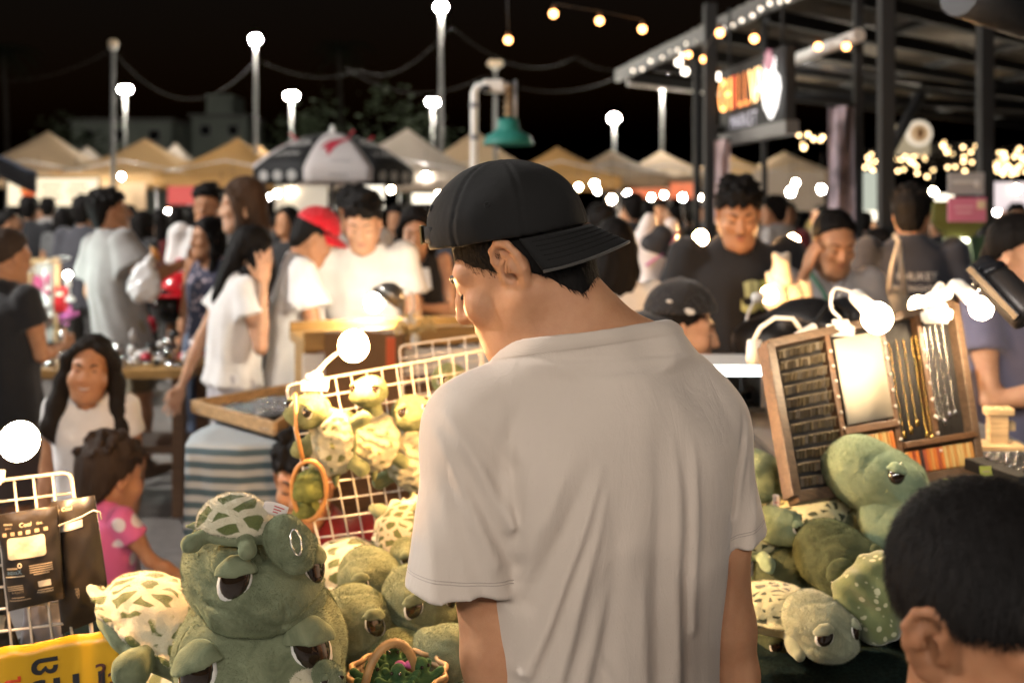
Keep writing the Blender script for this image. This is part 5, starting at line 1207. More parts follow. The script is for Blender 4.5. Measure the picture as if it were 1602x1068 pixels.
    S = SDF(.03); S.ell((.01, -.01, .22), (.088, .07, .055), (0, .6, 0)); S.ell((.035, -.01, .27), (.05, .06, .05)); S.obj('lace_top', mat('black_lace', (.02, .018, .02), .7), t, .010); MB().tube([(-.04, -.065, .15), (.03, -.07, .20), (.10, -.03, .29)], .006, 6).obj('pink_trim', mat('trim_pink', (.6, .15, .35), .5), t); MB().tube([(0, 0, -.1), (0, 0, -1.2)], .015, 8).obj('pole', GREYM, t)
tmk = mat('card_text', (.42, .33, .2), .7)
small_things_right()
# assumed unseen bulbs strung behind the camera, added to light the man's back
for i, (x, y, z) in enumerate(((-1.5, -1.0, 2.35), (-.75, -1.25, 2.5), (.1, -1.35, 2.55), (.95, -1.2, 2.5), (1.7, -.9, 2.35))):
    bulb(('leftmost', 'second from left', 'middle', 'second from right', 'rightmost')[i] + ' assumed fill bulb of the unseen row behind the camera, lighting the man from behind', (x, y, z), .05, 330, (1, .90, .81), 'assumed fill bulbs behind the camera', cord=.6, name='assumed_fill_bulb')

fill_flood_at = lambda label, x, y, z, power: (lambda t: (MB().tube([(0, 0, 0), (0, 0, z - .3), (0, .30 * (-1 if y > 0 else -1), z - .2), (0, -.28, z + .25), (0, 0, z + .27)], [.09, .06, .05, .04, .04], 10).obj('pole', GREYM, t), MB().lathe([(.001, .16), (.15, .14), (.24, .06), (.25, .0), (.23, .05)], (0, 0, z + .12), 16).obj('lamp_holder', mat('lamp_holder', (.4, .38, .34), .5), t), MB().ball((0, 0, z), (.22, .22, .18), 14, 10).obj('lamp', glow('flood_fill', (1, .96, .92), power), t)))(thing('street_lamp', label, 'street lamp', (x, y, 0), 'lamps on poles over the market'))  # added floodlight out of view, fill for the man's back and the market
fill_flood_at('added fill floodlight on a pole behind the stall to the left', -17.0, -17.0, 14.0, 2600); fill_flood_at('added fill floodlight on the taller pole straight behind the stall', -1.0, -25.0, 16.0, 13500); fill_flood_at('added fill floodlight on a pole beyond the left edge of the market', -9.0, 4.5, 6.5, 900)
# ---------------------------------------------------------------- the young man seen from behind
def ear_prims(S, M, s, sc=1.0):
    """detailed ear; local x forward, y up, z outward"""
    n = Vector((s, 0, 0)); u = Vector((0, 1, 0)); rot = Matrix.Rotation(s * R(24), 3, 'Z')
    # rear edge stands off the skull
    u2 = Vector((-s * math.sin(R(28)), math.cos(R(28)), 0)); v = Vector((0, .14, 1)).normalized(); v = (v - u2 * v.dot(u2)).normalized(); n2 = u2.cross(v) * s
    if n2.x * s < 0: n2 = -n2
    m = Matrix((u2, v, n2)).transposed().to_4x4(); m.translation = Vector((s * .0775, -.008, -.006))
    S.M = M @ m @ Matrix.Scale(sc, 4); S.k = .004
    S.ell((-.006, .002, -.003), (.019, .029, .0045))
    S.ell((-.001, -.024, -.001), (.011, .011, .0055), k=.006)
    S.cone((.006, 0, -.014), (-.006, 0, -.004), .016, .016, k=.008)
    S.ell((-.004, -.003, .0035), (.0095, .0125, .006), op='s', k=.005)
    S.ell((-.009, .019, .004), (.009, .009, .0045), op='s', k=.005)
    S.chain([(.009, .004, .002), (.011, .016, .002), (.006, .027, .002), (-.006, .0315, .002), (-.018, .025, .003), (-.0235, .010, .003), (-.0215, -.006, .003), (-.015, -.019, .002), (-.006, -.030, .0), (.003, -.031, -.001), (.008, -.023, -.001)], [.0035, .0042, .0044, .0044, .0044, .0042, .0040, .0038, .0040, .0042, .004], k=.004)
    S.chain([(-.004, .020, .001), (-.012, .010, .002), (-.0135, -.004, .002), (-.008, -.016, .001)], [.003, .0036, .0036, .0034], k=.004)
    S.ell((.0095, -.007, .003), (.0048, .0065, .0045), k=.004)
    S.M = Matrix.Identity(4)

def strands(name, hair_o, HM, test, n, ln, mt, parent, wid=.0011, down=(0, 0, -1), jit=.5):
    """short tapered hairs standing off a hair mesh"""
    me = hair_o.data; b = MB(); nv = len(me.vertices); got = 0; tr = 0; Mi = HM.inverted(); dn = Vector(down)
    while got < n and tr < n * 60:
        tr += 1; vtx = me.vertices[int(RNG.integers(nv))]; q = Mi @ vtx.co
        if not test(q): continue
        nn = vtx.normal; t = (HM.to_3x3().normalized() @ dn + Vector(RNG.normal(0, jit, 3)) * .5); t = (t - nn * t.dot(nn)).normalized()
        p = vtx.co - nn * .001; L = ln * RNG.uniform(.5, 1.2); d = (t * .9 + nn * RNG.uniform(.12, .45)).normalized(); sd = d.cross(nn).normalized() * wid
        m_ = p + d * L * .55; e = p + (d * .93 - nn * .12 + t * .1) * L
        b.add([p - sd, p + sd, m_ + sd * .7, m_ - sd * .7, e], [(0, 1, 2, 3), (3, 2, 4)], True); got += 1
    return b.obj(name, mt, parent)

def main_man():
    root = thing('person', 'young man in a beige t-shirt and backwards black cap, seen from behind in the middle', 'person', (.119, 1.42, 0), None, R(20))
    HM = Matrix.Translation((-.1119 + .0, 0, 0)); cy, sy = math.cos(R(20)), math.sin(R(20))
    def loc(X, Y, Z): dx, dy = X - .119, Y - 1.42; return Vector((dx * cy + dy * sy, -dx * sy + dy * cy, Z))
    def q(px, py, Y): p = P(px, py, Y); return loc(*p)
    ho = loc(.006, 1.42, 1.543)
    HM = Matrix.Translation(ho) @ Matrix.Rotation(R(54), 4, 'Z') @ Matrix.Rotation(R(-28), 4, 'X') @ Matrix.Rotation(R(-3), 4, 'Y') @ Matrix.Scale(.92, 4)
    # skin
    shL, shR = Vector((-.180, -.005, 1.322)), Vector((.166, 0, 1.300))
    eL, wL = Vector((-.150, -.02, .955)), Vector((-.05, .17, .83))
    eR, wR = Vector((.203, -.012, .945)), Vector((.13, .19, .83))
    S = SDF(.025)
    S.cone((0, 0, .95), (0, 0, 1.25), .11, .12); S.cone((-.12, 0, 1.32), (.12, 0, 1.31), .05)
    for a, e, wv in ((shL, eL, wL), (shR, eR, wR)):
        S.chain([a, a.lerp(e, .45), a.lerp(e, .8), e], [.046, .048, .043, .041], k=.02)
        S.chain([e, e.lerp(wv, .3), wv], [.040, .042, .028], k=.02)
    for s in (-1, 1):
        S.chain([(s * .09, 0, .90), (s * .10, .02, .49), (s * .105, -.02, .08)], [.082, .056, .034]); S.ell((s * .105, .04, .03), (.043, .115, .03), k=.03)
    parts = [S.poly(.0075)]
    for wv, e, s in ((wL, eL, -1), (wR, eR, 1)):
        g = SDF(.008); hand_prims(g, wv, wv - e, (-s, .1, 0), curl=.7); parts.append(g.poly(.006))
    N = SDF(.012); head_prims(N, HM, ears=False, k=.014)
    nb = HM @ Vector((0, -.034, -.06)); base = Vector((-.006, -.022, 1.40))
    N.cone(base, nb, .060, .050, k=.03); N.cone(base + Vector((0, .03, 0)), HM @ Vector((0, -.005, -.075)), .052, .043, k=.025)
    for s in (-1, 1):
        N.chain([nb + Vector((s * .018, -.012, -.02)), (s * .070, -.018, 1.412), (s * .125, -.008, 1.346)], [.040, .037, .034], k=.045)
        N.cone(HM @ Vector((s * .066, -.022, -.045)), (s * .025, .05, 1.42), .014, .013, k=.03)
    ear_prims(N, HM, -1, 1.34)
    parts.append(N.poly(.0032, 1))
    Vb, Fb = join(parts); mesh_obj('body', np_mesh(Vb, Fb), SKIN, root)
    # hair under the cap, buzzed sides
    G = SDF(.012); G.M = HM
    G.ell((0, -.018, .032), (.0800, .1005, .094)); G.ell((0, -.040, -.020), (.074, .070, .060), k=.02)
    G.plane((0, 0, -.040), (0, .45, -.89), .006); G.ell((0, -.068, -.060), (.060, .034, .062), k=.02); G.plane((0, 0, -.114), (0, .25, -1), .008)
    for s in (-1, 1):
        G.ell((s * .094, .004, -.018), (.024, .027, .042), op='s', k=.006)
    G.disp.append(lambda x, y, z: .0010 * np.sin(x * 330 + 2 * np.sin(z * 70)) * np.sin(y * 310 + z * 40))
    hr = G.obj('hair', HAIR, root, .0038)
    dn = tuple(HM.to_3x3().normalized() @ Vector((0, -.25, -1)))
    fuzz('hair_strands', hr, 9000, .017, .00055, HAIR, dn, .22, .28, True)
    face_parts(root, HM)
    # shirt
    shirt_m = NT('beige_jersey')
    nz = shirt_m.noise(9, 4); c = Vector((.53, .45, .378))
    shirt_m.set(Base_Color=shirt_m.mix(shirt_m.step(nz, .3, .7), c * .96, c * 1.04), Roughness=.9, Sheen_Weight=.22, Sheen_Roughness=.5, Specular_IOR_Level=.15)
    mp = shirt_m.n('Mapping', Vector=shirt_m.co(), Scale=(1, 1, .35))
    mp2 = shirt_m.n('Mapping', Vector=shirt_m.co(), Scale=(1, 1, .30), Rotation=(0, R(12), 0)); wr_ = shirt_m.noise(38, 5, mp2.outputs[0], .55, .8)
    shirt_m.bump(shirt_m.math('ADD', shirt_m.math('MULTIPLY', shirt_m.noise(1100, 2, mp.outputs[0]), .10), shirt_m.math('MULTIPLY', wr_, .8)), .5, .0045)
    T = SDF(.02)
    hemL, hemR = Vector((-.199, -.018, 1.126)), Vector((.198, .0, 1.142))
    for a, hm, r0, r1 in ((shL, hemL, .062, .078), (shR, hemR, .060, .066)):
        d = (hm - a).normalized()
        T.cone(a - d * .012, hm, r0, r1, k=.02, flat=False); T.plane(hm, (d.x * .7, d.y * .7, d.z), 0.0) if False else None
    # flat hems, hollow inside
    for hm, a, r1 in ((hemL, shL, .078), (hemR, shR, .066)):
        d = (hm - a).normalized(); T.cone(hm + d * .12, hm - d * .0005, .13, .13, op='s', k=.001, flat=True)
    T.loft([(.76, 0, 0, .180, .128), (.90, .0, 0, .176, .122), (1.02, 0, -.002, .174, .118), (1.14, .0, -.006, .186, .118), (1.24, 0, -.012, .190, .120), (1.31, 0, -.018, .176, .110), (1.365, -.002, -.020, .130, .094), (1.40, -.004, -.020, .080, .08)], 2.35, k=.006)
    for s, a in ((-1, shL), (1, shR)):
        T.chain([nb + Vector((s * .018, -.012, -.02)), (s * .072, -.018, 1.416), (s * .128, -.006, 1.354), a], [.044, .043, .046, .058], k=.05)
    T.cone(base, nb, .0645, .056, k=.03)
    nk = HM @ Vector((0, -.034, -.06)); ndir = (nk - base).normalized()
    nc = base + ndir * .055
    ca, cl, cr_ = q(902, 522, 1.335), q(798, 534, 1.40), q(1003, 506, 1.43)
    cn = (cr_ - ca).cross(cl - ca).normalized(); cn = cn if cn.z > 0 else -cn
    T.plane(ca, cn, .002)
    rid = []
    def rg(p0, p1, amp, sg, Y=1.31): a, b = q(p0[0], p0[1], Y), q(p1[0], p1[1], Y); rid.append((a.x, a.z, b.x, b.z, amp, sg))
    for a in (((925, 725), (812, 1040), .0062, .0075), ((932, 765), (850, 1085), .0060, .008), ((905, 720), (818, 930), -.0040, .010), ((880, 700), (806, 850), .0028, .009),
              ((945, 900), (885, 1100), .0040, .008), ((958, 770), (935, 1080), -.0035, .013), ((1000, 640), (985, 1080), .0022, .022), ((1030, 690), (1035, 1090), -.0042, .012),
              ((1062, 690), (1074, 1085), .0046, .008), ((1083, 715), (1090, 1085), -.0030, .006), ((1102, 700), (1104, 1000), .0046, .007), ((1050, 610), (1060, 720), -.0022, .020),
              ((925, 1010), (965, 1090), .003, .006), ((870, 560), (905, 640), -.0014, .03), ((850, 650), (840, 800), .0016, .014), ((1000, 900), (1012, 1090), .0028, .009)):
        rg(*a)
    for a in (((698, 650), (790, 815), .0050, .008), ((672, 660), (765, 870), .0032, .008), ((715, 640), (795, 730), -.0030, .008), ((690, 720), (745, 930), -.0024, .010), ((660, 760), (668, 925), .0030, .010), ((726, 760), (800, 900), -.0026, .009), ((795, 650), (806, 880), -.0032, .0055)):
        rg(*a, 1.30)
    for a in (((1160, 680), (1130, 850), -.0022, .006), ((1145, 640), (1118, 790), -.005, .006), ((1180, 730), (1155, 850), .002, .007)): rg(*a, 1.46)
    def folds(x, y, z):
        D = 0
        for ax, az, bx, bz, amp, sg in rid:
            dx, dz = bx - ax, bz - az; L2 = dx * dx + dz * dz; t = np.clip(((x - ax) * dx + (z - az) * dz) / L2, 0, 1)
            d2 = (x - ax - t * dx) ** 2 + (z - az - t * dz) ** 2
            s_ = sg * (.52 + .45 * t); D = D - 1.8 * amp * np.sin(np.minimum(1, .12 + t * 1.25) * PI * .5) * np.exp(-d2 / (2 * s_ * s_))
        back = np.clip((.03 - y) / .05, 0, 1)
        soft = .0014 * np.sin(x * 37 + 2.1 * np.sin(z * 11)) * np.sin(z * 17 + x * 9)
        return D * back + soft + (.0035 * np.sin(np.arctan2(y, x) * 11 + z * 5) * (1 - back))
    T.disp.append(folds)
    # neck rib and sleeve hem stand slightly proud
    def rib(x, y, z):
        t = (x - ca.x) * cn.x + (y - ca.y) * cn.y + (z - ca.z) * cn.z
        return -.0012 * np.clip((t + .020) / .0025, 0, 1) + .0010 * np.exp(-((t + .022) / .002) ** 2)
    T.disp.append(rib)
    def hem(x, y, z):
        D = 0
        for hm, a in ((hemL, shL), (hemR, shR)):
            d = (hm - a).normalized(); t = (x - hm.x) * d.x + (y - hm.y) * d.y + (z - hm.z) * d.z
            r = np.sqrt(np.maximum((x - hm.x) ** 2 + (y - hm.y) ** 2 + (z - hm.z) ** 2 - t * t, 0))
            D = D + .0011 * np.exp(-((t + .022) / .0022) ** 2) * (r < .11)
        return D
    T.disp.append(hem)
    T.obj('shirt', shirt_m.m, root, .0040, 1)
    MB().tube([(q(845 + i * 9, 531 + .004 * (i - 8) ** 2 * -6, 1.335)) for i in range(2)], .0003).obj('neck_thread', shirt_m.m, root) if False else None
    # ribbed collar laid on the neckline
    sh_o = [c_ for c_ in root.children if c_.name.startswith('shirt')][0]; bv = bvh_of(sh_o); ax = cn; e1 = ax.orthogonal().normalized(); e2 = ax.cross(e1); ctr = nc - ax * (nc - ca).dot(ax); ring = []
    for i in range(72):
        a = 2 * PI * i / 72; d = e1 * math.cos(a) + e2 * math.sin(a); row = []
        for t_ in (-.0005, -.006, -.013, -.019):
            h_ = bv.ray_cast(ctr + ax * t_ + d * .3, -d, .3); row.append((h_[0] + d * (.0022 if -.015 < t_ < -.001 else .0012)) if h_[0] else None)
        ring.append(row)
    for j in range(4):
        last = next(r_[j] for r_ in ring if r_[j] is not None)
        for r_ in ring:
            if r_[j] is None: r_[j] = last
            last = r_[j]
    cb = MB(); cb.sheet(lambda u, v: ring[int(round(u * 72)) % 72][min(3, int(round(v * 3)))], 72, 3, .0)
    cm = NT('beige_rib'); wv_ = cm.n('TexWave', Vector=cm.co(), Scale=260.0, wave_type='BANDS', bands_direction='DIAGONAL'); cm.set(Base_Color=(.515, .435, .363), Roughness=.9, Sheen_Weight=.2, Specular_IOR_Level=.15); cm.bump(wv_.outputs['Fac'], .22, .0008)
    cb.obj('collar', cm.m, root)
    for hm, a_, r1 in ((hemL, shL, .078), (hemR, shR, .066)):
        d = (hm - a_).normalized(); e1 = d.orthogonal().normalized(); e2 = d.cross(e1)
        for t_ in (.021, .0245):
            run = []
            for i in range(91):
                an = 2 * PI * i / 90; o_ = e1 * math.cos(an) + e2 * math.sin(an); h_ = bv.ray_cast(hm - d * t_ + o_ * (r1 * 1.5), -o_, r1 * .9)
                if h_[0] and abs((h_[0] - (hm - d * t_)).length - r1) < .009: run.append(h_[0] + o_ * .0002)
                else:
                    if len(run) > 3: MB().tube(run, .0005, 4).obj('hem_stitch', mat('stitch_thread', (.36, .31, .27), .9), sh_o)
                    run = []
            if len(run) > 3: MB().tube(run, .0005, 4).obj('hem_stitch', mat('stitch_thread', (.36, .31, .27), .9), sh_o)
    fz = fuzz('lint', sh_o, 5000, .0035, .00018, shirt_m.m, (0, 0, -1), .75, 1.0)
    # trousers below the frame
    J = SDF(.03); J.loft([(.78, 0, 0, .172, .122), (.9, 0, 0, .17, .12), (1.0, 0, 0, .155, .11)])
    for s in (-1, 1): J.cone((s * .09, 0, .90), (s * .10, .02, .49), .098, .08); J.cone((s * .10, .02, .49), (s * .105, -.02, .12), .078, .064, flat=True)
    J.obj('trousers', cloth('dark_denim', (.03, .035, .05)), root, .012)
    # cap
    capm = cloth('black_twill', (.009, .0085, .008), .85, .1, 1500, .03)
    M = HM @ Matrix.Translation((0, -.010, .056)) @ Matrix.Rotation(PI, 4, 'Z') @ Matrix.Rotation(R(-24), 4, 'X') @ Matrix.Scale(1.12, 4)
    K = SDF(.008); K.M = M
    K.ell((0, .002, 0), (.0895, .110, .092)); K.ell((0, .002, -.06), (.080, .100, .06), op='s', k=.002)
    K.plane((0, 0, -.012), (0, .10, -1), .002)
    
    def seam(x, y, z):
        Mi = M.inverted(); X = Mi[0][0] * x + Mi[0][1] * y + Mi[0][2] * z + Mi[0][3]; Y = Mi[1][0] * x + Mi[1][1] * y + Mi[1][2] * z + Mi[1][3]
        Z = Mi[2][0] * x + Mi[2][1] * y + Mi[2][2] * z + Mi[2][3]
        a = np.arctan2(X, Y); m = np.abs(((a + PI / 6) % (PI / 3)) - PI / 6) * np.sqrt(X * X + Y * Y)
        wv = .0012 * np.sin(a * 5 + Z * 40) * np.sin(Z * 55 + 1)
        return .0024 * np.exp(-(m / .0016) ** 2) - .0009 * np.exp(-((m - .006) / .003) ** 2) + wv
    K.disp.append(seam)
    cap = K.obj('cap', capm, root, .0034)
    b = MB(); b.ball((0, .002, .087), (.0085, .0085, .0055), 14, 8); b.obj('button', capm, cap, M=M)
    b = MB(); b.sheet(lambda u, v: ((u - .5) * .108, -.1095 + 9.5 * ((u - .5) * .108) ** 2 - .0025, -.012 + .022 * v), 14, 2, .003); b.obj('strap', capm, cap, M=M)
    b = MB(); b.box((.012, -.1135, -.001), (.016, .003, .026), bev=.001); b.obj('buckle', mat('brass', (.45, .33, .15), .35, 1.0), cap, M=M)
    b = MB(); edge = []
    def br(u, v):
        a = (u - .5) * R(140); p0 = Vector((.0895 * math.sin(a), .113 * math.cos(a) + .002, -.006))
        ext = .050 * max(0, math.cos(a)) ** .5
        p = Vector((p0.x * (1 + .10 * v), p0.y + ext * v, p0.z)); p.z += .004 - 2.3 * p.x * p.x * (.55 + .65 * v) - .026 * v; return p
    b.sheet(br, 30, 8, .0035); bo = b.obj('brim', capm, cap, M=M)
    MB().tube([br(i / 40, 1.0) + Vector((0, .0005, -.0015)) for i in range(41)], .0021, 6).obj('brim_binding', cloth('brim_edge', (.05, .046, .04)), bo)
    for j_ in range(5): MB().tube([br(.04 + .92 * i / 50, .16 + .15 * j_) + Vector((0, 0, .0006)) for i in range(51)], .00055, 4).obj('stitch_row', cloth('cap_thread', (.008, .0075, .007), .9, .05, 900, 0.0), bo)
    for k in (1, 2, 4, 5):
        a = k * PI / 3 + PI / 6
        e = Vector((math.sin(a) * .0895 * .91, math.cos(a) * .113 * .91, .086 * .40)); nn = Vector((e.x, e.y, e.z * 1.3)).normalized(); fr = frame(nn)
        MB().tube([e + Vector((0, .002, 0)) + fr @ Vector((math.cos(t) * .0035, math.sin(t) * .0035, .0012)) for t in [i * PI / 4 for i in range(8)]], .0011, 5, closed=True).obj('eyelet', capm, cap, M=M)
    return root, HM
main_man()
# ---------------------------------------------------------------- people around the stalls
def X(px, Y): return (px - 801) * Y / FPX
WTEE = cloth('white_tee', (.72, .70, .68)); BTEE = cloth('black_tee', (.016, .016, .018)); GTEE = cloth('grey_tee', (.27, .26, .25)); LGTEE = cloth('heather_tee', (.40, .37, .36)); NAVY = cloth('navy_tee', (.03, .033, .045)); LAV = cloth('slate_tee', (.15, .15, .23))
DARKP = cloth('dark_trousers', (.03, .028, .026)); GREYP = cloth('grey_trousers', (.40, .38, .40)); KHAKI = cloth('khaki_shorts', (.22, .18, .11)); BLUEP = cloth('blue_jeans', (.07, .09, .14)); SANDAL = mat('sandal', (.16, .10, .06), .6); SNEAK = mat('sneaker', (.4, .38, .36), .6)
FLOR = NT('floral_cloth'); vo = FLOR.n('TexVoronoi', Vector=FLOR.co(), Scale=26.0); FLOR.set(Base_Color=FLOR.mix(FLOR.step(vo.outputs['Distance'], .25, .4), (.45, .35, .38), (.03, .03, .06)), Roughness=.8); FLOR = FLOR.m
def polka():
    q = NT('pink_polka'); mp = q.n('Mapping', Vector=q.co(), Rotation=(0, 0, .3)); vo = q.n('TexVoronoi', Vector=mp.outputs[0], Scale=17.0, Randomness=.18)
    q.set(Base_Color=q.mix(q.step(vo.outputs['Distance'], .34, .37), (.75, .68, .68), (.68, .13, .30)), Roughness=.85, Sheen_Weight=.2); q.bump(q.noise(30, 3), .4, .004); return q.m
POLKA = polka(); TEXTW = mat('print_white', (.6, .58, .55), .7)

def neckstrap(root, sho, pts, m, w_=.012, name='strap'):
    MB().tube(pts, w_ * .5, 6).obj(name, m, root)

# smiling girl
g, HM, LM, k, sh = person('smiling girl with long dark hair in a white t-shirt facing the camera', X(142, 3.3), 3.3, R(184), H=1.215, female=True, skinm=SKIN, shirt=WTEE, pants=cloth('pink_skirt', (.5, .3, .3)), bottom='skirt', shoes=SANDAL, hair='girl', hairm_=hairm('hair_dark', (.014, .011, .009)), hl=.26, head=(R(6), R(2), R(-4)), smile=True, hs=.80, res=.011, hres=.0055, loose=1.2, hvol=1.4)
MB().ball((0, .0, 0), (.028, .006, .020), 14, 8).obj('print', mat('print_yellow', (.65, .40, .05), .6), g, M=LM @ Matrix.Translation((-.01, .098, .80)))
# little girl in the dress
g, HM, LM, k, sh = person('small girl in a pink dress with white polka dots, seen from behind', X(160, 2.85), 2.85, R(-38), H=.96, female=True, shirt=POLKA, pants=POLKA, bottom='skirt', shoes=SANDAL, hair='short', hairm_=hairm('hair_softbrown', (.035, .024, .018)), head=(R(6), R(14), 0), hs=.88, stout=1.12, res=.010, hres=.0055, loose=1.3, aR=((.26, .10, 1.16), (.34, .26, 1.04)), hands=1, hvol=1.2)
MB().ball((.02, -.085, .085), .006, 8, 6).obj('hair_pin', mat('pearl', (.75, .7, .6), .25), g, M=HM)
# grey tee man
g, HM, LM, k, sh = person('man in a loose grey t-shirt and khaki shorts holding a skewer, seen from behind', X(222, 6.1), 6.1, R(-42), H=1.745, shirt=GTEE, pants=KHAKI, bottom='shorts', shoes=SANDAL, hair='short', head=(R(-18), R(2), 0), aR=((.285, .02, 1.12), (.24, .34, 1.20)), aL=((-.25, -.03, 1.1), (-.24, .06, .86)), hands=1, loose=1.8, shirt_len=.74, hvol=1.5)
g.matrix_world = Matrix.Translation((X(222, 6.1), 6.1, .02)) @ Matrix.Rotation(R(-8), 4, 'Y') @ Matrix.Rotation(R(-42), 4, 'Z')
c = P(263, 420, 5.75); t = thing('food_skewer', 'food skewer with an orange piece held by the grey tee man', 'skewer', c); MB().tube([(0, 0, -.04), (-.10, 0, .13)], .004, 6).obj('stick', WOODL, t); MB().tube([(-.05, 0, .05), (-.075, 0, .09), (-.09, 0, .115)], [.014, .02, .012], 8).obj('food', mat('fried_orange', (.5, .2, .03), .5), t)
c = P(226, 418, 5.75); t = thing('plastic_bag', 'white plastic carrier bag hanging from the grey tee man\'s wrist', 'bag', c); S = SDF(.03); S.ell((0, 0, -.08), (.085, .05, .10)); S.ell((0, 0, -.13), (.09, .06, .07)); S.cone((0, 0, .0), (.05, 0, .09), .03, .012); S.disp.append(lambda x, y, z: .008 * np.sin(x * 70 + 3 * np.sin(z * 30)) * np.sin(z * 55)); S.obj('bag_body', mat('plastic_white', (.72, .72, .72), .25), t, .010)
# left edge
person('woman in a black t-shirt at the left edge, turned away', X(2, 4.3), 4.3, R(-28), H=1.555, female=True, shirt=BTEE, pants=cloth('brown_skirt', (.07, .05, .045)), bottom='skirt', shoes=SANDAL, hair='tied', hairm_=hairm('hair_softbrown', (.035, .024, .018)), head=(0, R(10), 0), aR=((.20, .06, 1.10), (.10, .26, 1.12)), stout=1.18, hands=1, loose=1.3)
person('man in a white polo shirt standing behind the red bag, facing the camera', X(328, 6.7), 6.7, R(188), H=1.80, shirt=WTEE, pants=BLUEP, shoes=SNEAK, head=(R(-10), R(4), 0))
person('tall woman with long brown hair in a black top, facing left', X(392, 5.1), 5.1, R(98), H=1.80, female=True, skinm=SKIN_L, shirt=BTEE, pants=DARKP, shoes=SNEAK, hair='long', hairm_=HAIRB, hl=.34, head=(0, R(8), 0), hvol=1.2)
person('woman in a patterned strappy top with dark hair, looking left', X(332, 5.9), 5.9, R(165), H=1.595, female=True, shirt=FLOR, pants=BLUEP, shoes=SANDAL, hair='long', hl=.2, sleeve='none', head=(R(-30), R(4), 0))
person('woman in a white t-shirt and grey trousers raising a hand to her black hair', X(366, 4.6), 4.6, R(-62), H=1.575, female=True, skinm=SKIN_L, shirt=WTEE, pants=GREYP, bottom='wide', shoes=SANDAL, hair='long', hl=.18, head=(R(-10), R(20), 0), aR=((.25, .06, 1.10), (.235, .06, 1.40)), aL=((-.2, -.12, 1.10), (-.21, -.20, .86)), hands=1, hcurl=.15, hn={1: (-.9, -.2, .2)}, loose=1.5, shirt_len=.90, hvol=1.6, lean=.06)
g, HM, LM, k, sh = person('man in a bright red cap and white shirt looking down to the right', X(462, 4.75), 4.75, R(-74), H=1.655, capped=True, shirt=WTEE, pants=DARKP, shoes=SNEAK, head=(0, R(28), 0), aR=((.24, .06, 1.12), (.16, .26, .98)), loose=1.7, lean=.05, shirt_len=.80, hvol=.8)
cap_obj(g, HM, cloth('red_twill', (.62, .012, .025), .7), 1.03, 0, .07, R(4), .007)
g, HM, LM, k, sh = person('man in a white t-shirt looking down at the counter, lit by its lamp', X(572, 4.85), 4.85, R(178), H=1.735, skinm=SKIN_L, shirt=WTEE, pants=BLUEP, shoes=SNEAK, head=(R(4), R(24), 0), aR=((.235, .06, 1.12), (.14, .26, .98)), aL=((-.235, .04, 1.10), (-.24, .16, .92)), hands=1, loose=1.3, lean=.06, hvol=1.4)
person('dark-haired man half hidden behind the white t-shirt man', X(548, 6.2), 6.2, R(200), H=1.775, shirt=WTEE, pants=DARKP, shoes=SNEAK, head=(R(20), R(6), 0))
g, HM, LM, k, sh = person('woman with long black hair in a black tank top looking at her phone', X(650, 5.3), 5.3, R(176), H=1.665, female=True, skinm=SKIN_L, shirt=BTEE, pants=cloth('plum_skirt', (.06, .04, .055)), bottom='skirt', shoes=SANDAL, hair='long', hl=.36, sleeve='none', head=(R(8), R(18), 0), aR=((.20, .04, 1.12), (.03, .22, 1.16)), aL=((-.20, .04, 1.12), (-.05, .23, 1.15)), hands=1)
t = thing('phone', 'white phone held by the woman in the black tank top', 'phone', P(662, 436, 5.06)); MB().box((0, 0, 0), (.075, .008, .15), (R(-50), 0, R(12)), .003).obj('case', WHITEM, t); MB().box((0, .006, .002), (.066, .004, .138), (R(-50), 0, R(12))).obj('screen', glow('phone_glow', (.6, .7, 1), .6, False), t)
g, HM, LM, k, sh = person('woman in a white top with a black shoulder strap, seen from behind', X(962, 3.9), 3.9, R(6), H=1.60, female=True, shirt=WTEE, pants=DARKP, shoes=SANDAL, hair='long', hl=.14, loose=1.4)
MB().tube([LM @ Vector(p) for p in ((-.10, -.10, 1.36), (-.01, -.135, 1.24), (.06, -.145, 1.12), (.12, -.14, 1.0))], .010, 6).obj('bag_strap', BLACKM, g)
person('person in a loose white shirt standing behind the black strap woman', X(941, 6.2), 6.2, R(10), H=1.66, shirt=WTEE, pants=DARKP, shoes=SNEAK, loose=1.5)
# seated man with cap
g, HM, LM, k, sh = person('seated man in a black cap with a white side patch, facing right', X(1046, 3.2), 3.2, R(-96), H=1.70, skinm=SKIN_L, shirt=BTEE, pants=DARKP, shoes=SNEAK, sit=True, capped=True, z0=.13, head=(0, R(10), 0), hair='short', hvol=.8, hres=.006)
c, CM = cap_obj(g, HM, BTEE, 1.04, PI, .06, R(-8), .006)
for q, sc_ in (((.090, .02, .03), 1.0), ((.088, -.045, .05), .55)): MB().ball(q, (.004, .018 * sc_, .010 * sc_), 12, 8).obj('patch', TEXTW, c, M=HM @ Matrix.Translation((0, -.012, .03)))
t = thing('stool', 'round stool under the seated man in the black cap', 'stool', (X(1046, 3.2), 3.2, 0)); MB().lathe([(.001, .49), (.16, .49), (.17, .50), (.17, .52), (.001, .525)], n=20).obj('seat', WOODM, t)
for a in range(4): MB().tube([(.12 * math.cos(a * PI / 2 + .7), .12 * math.sin(a * PI / 2 + .7), .49), (.17 * math.cos(a * PI / 2 + .7), .17 * math.sin(a * PI / 2 + .7), 0)], .014, 8).obj('leg', WOODM, t)
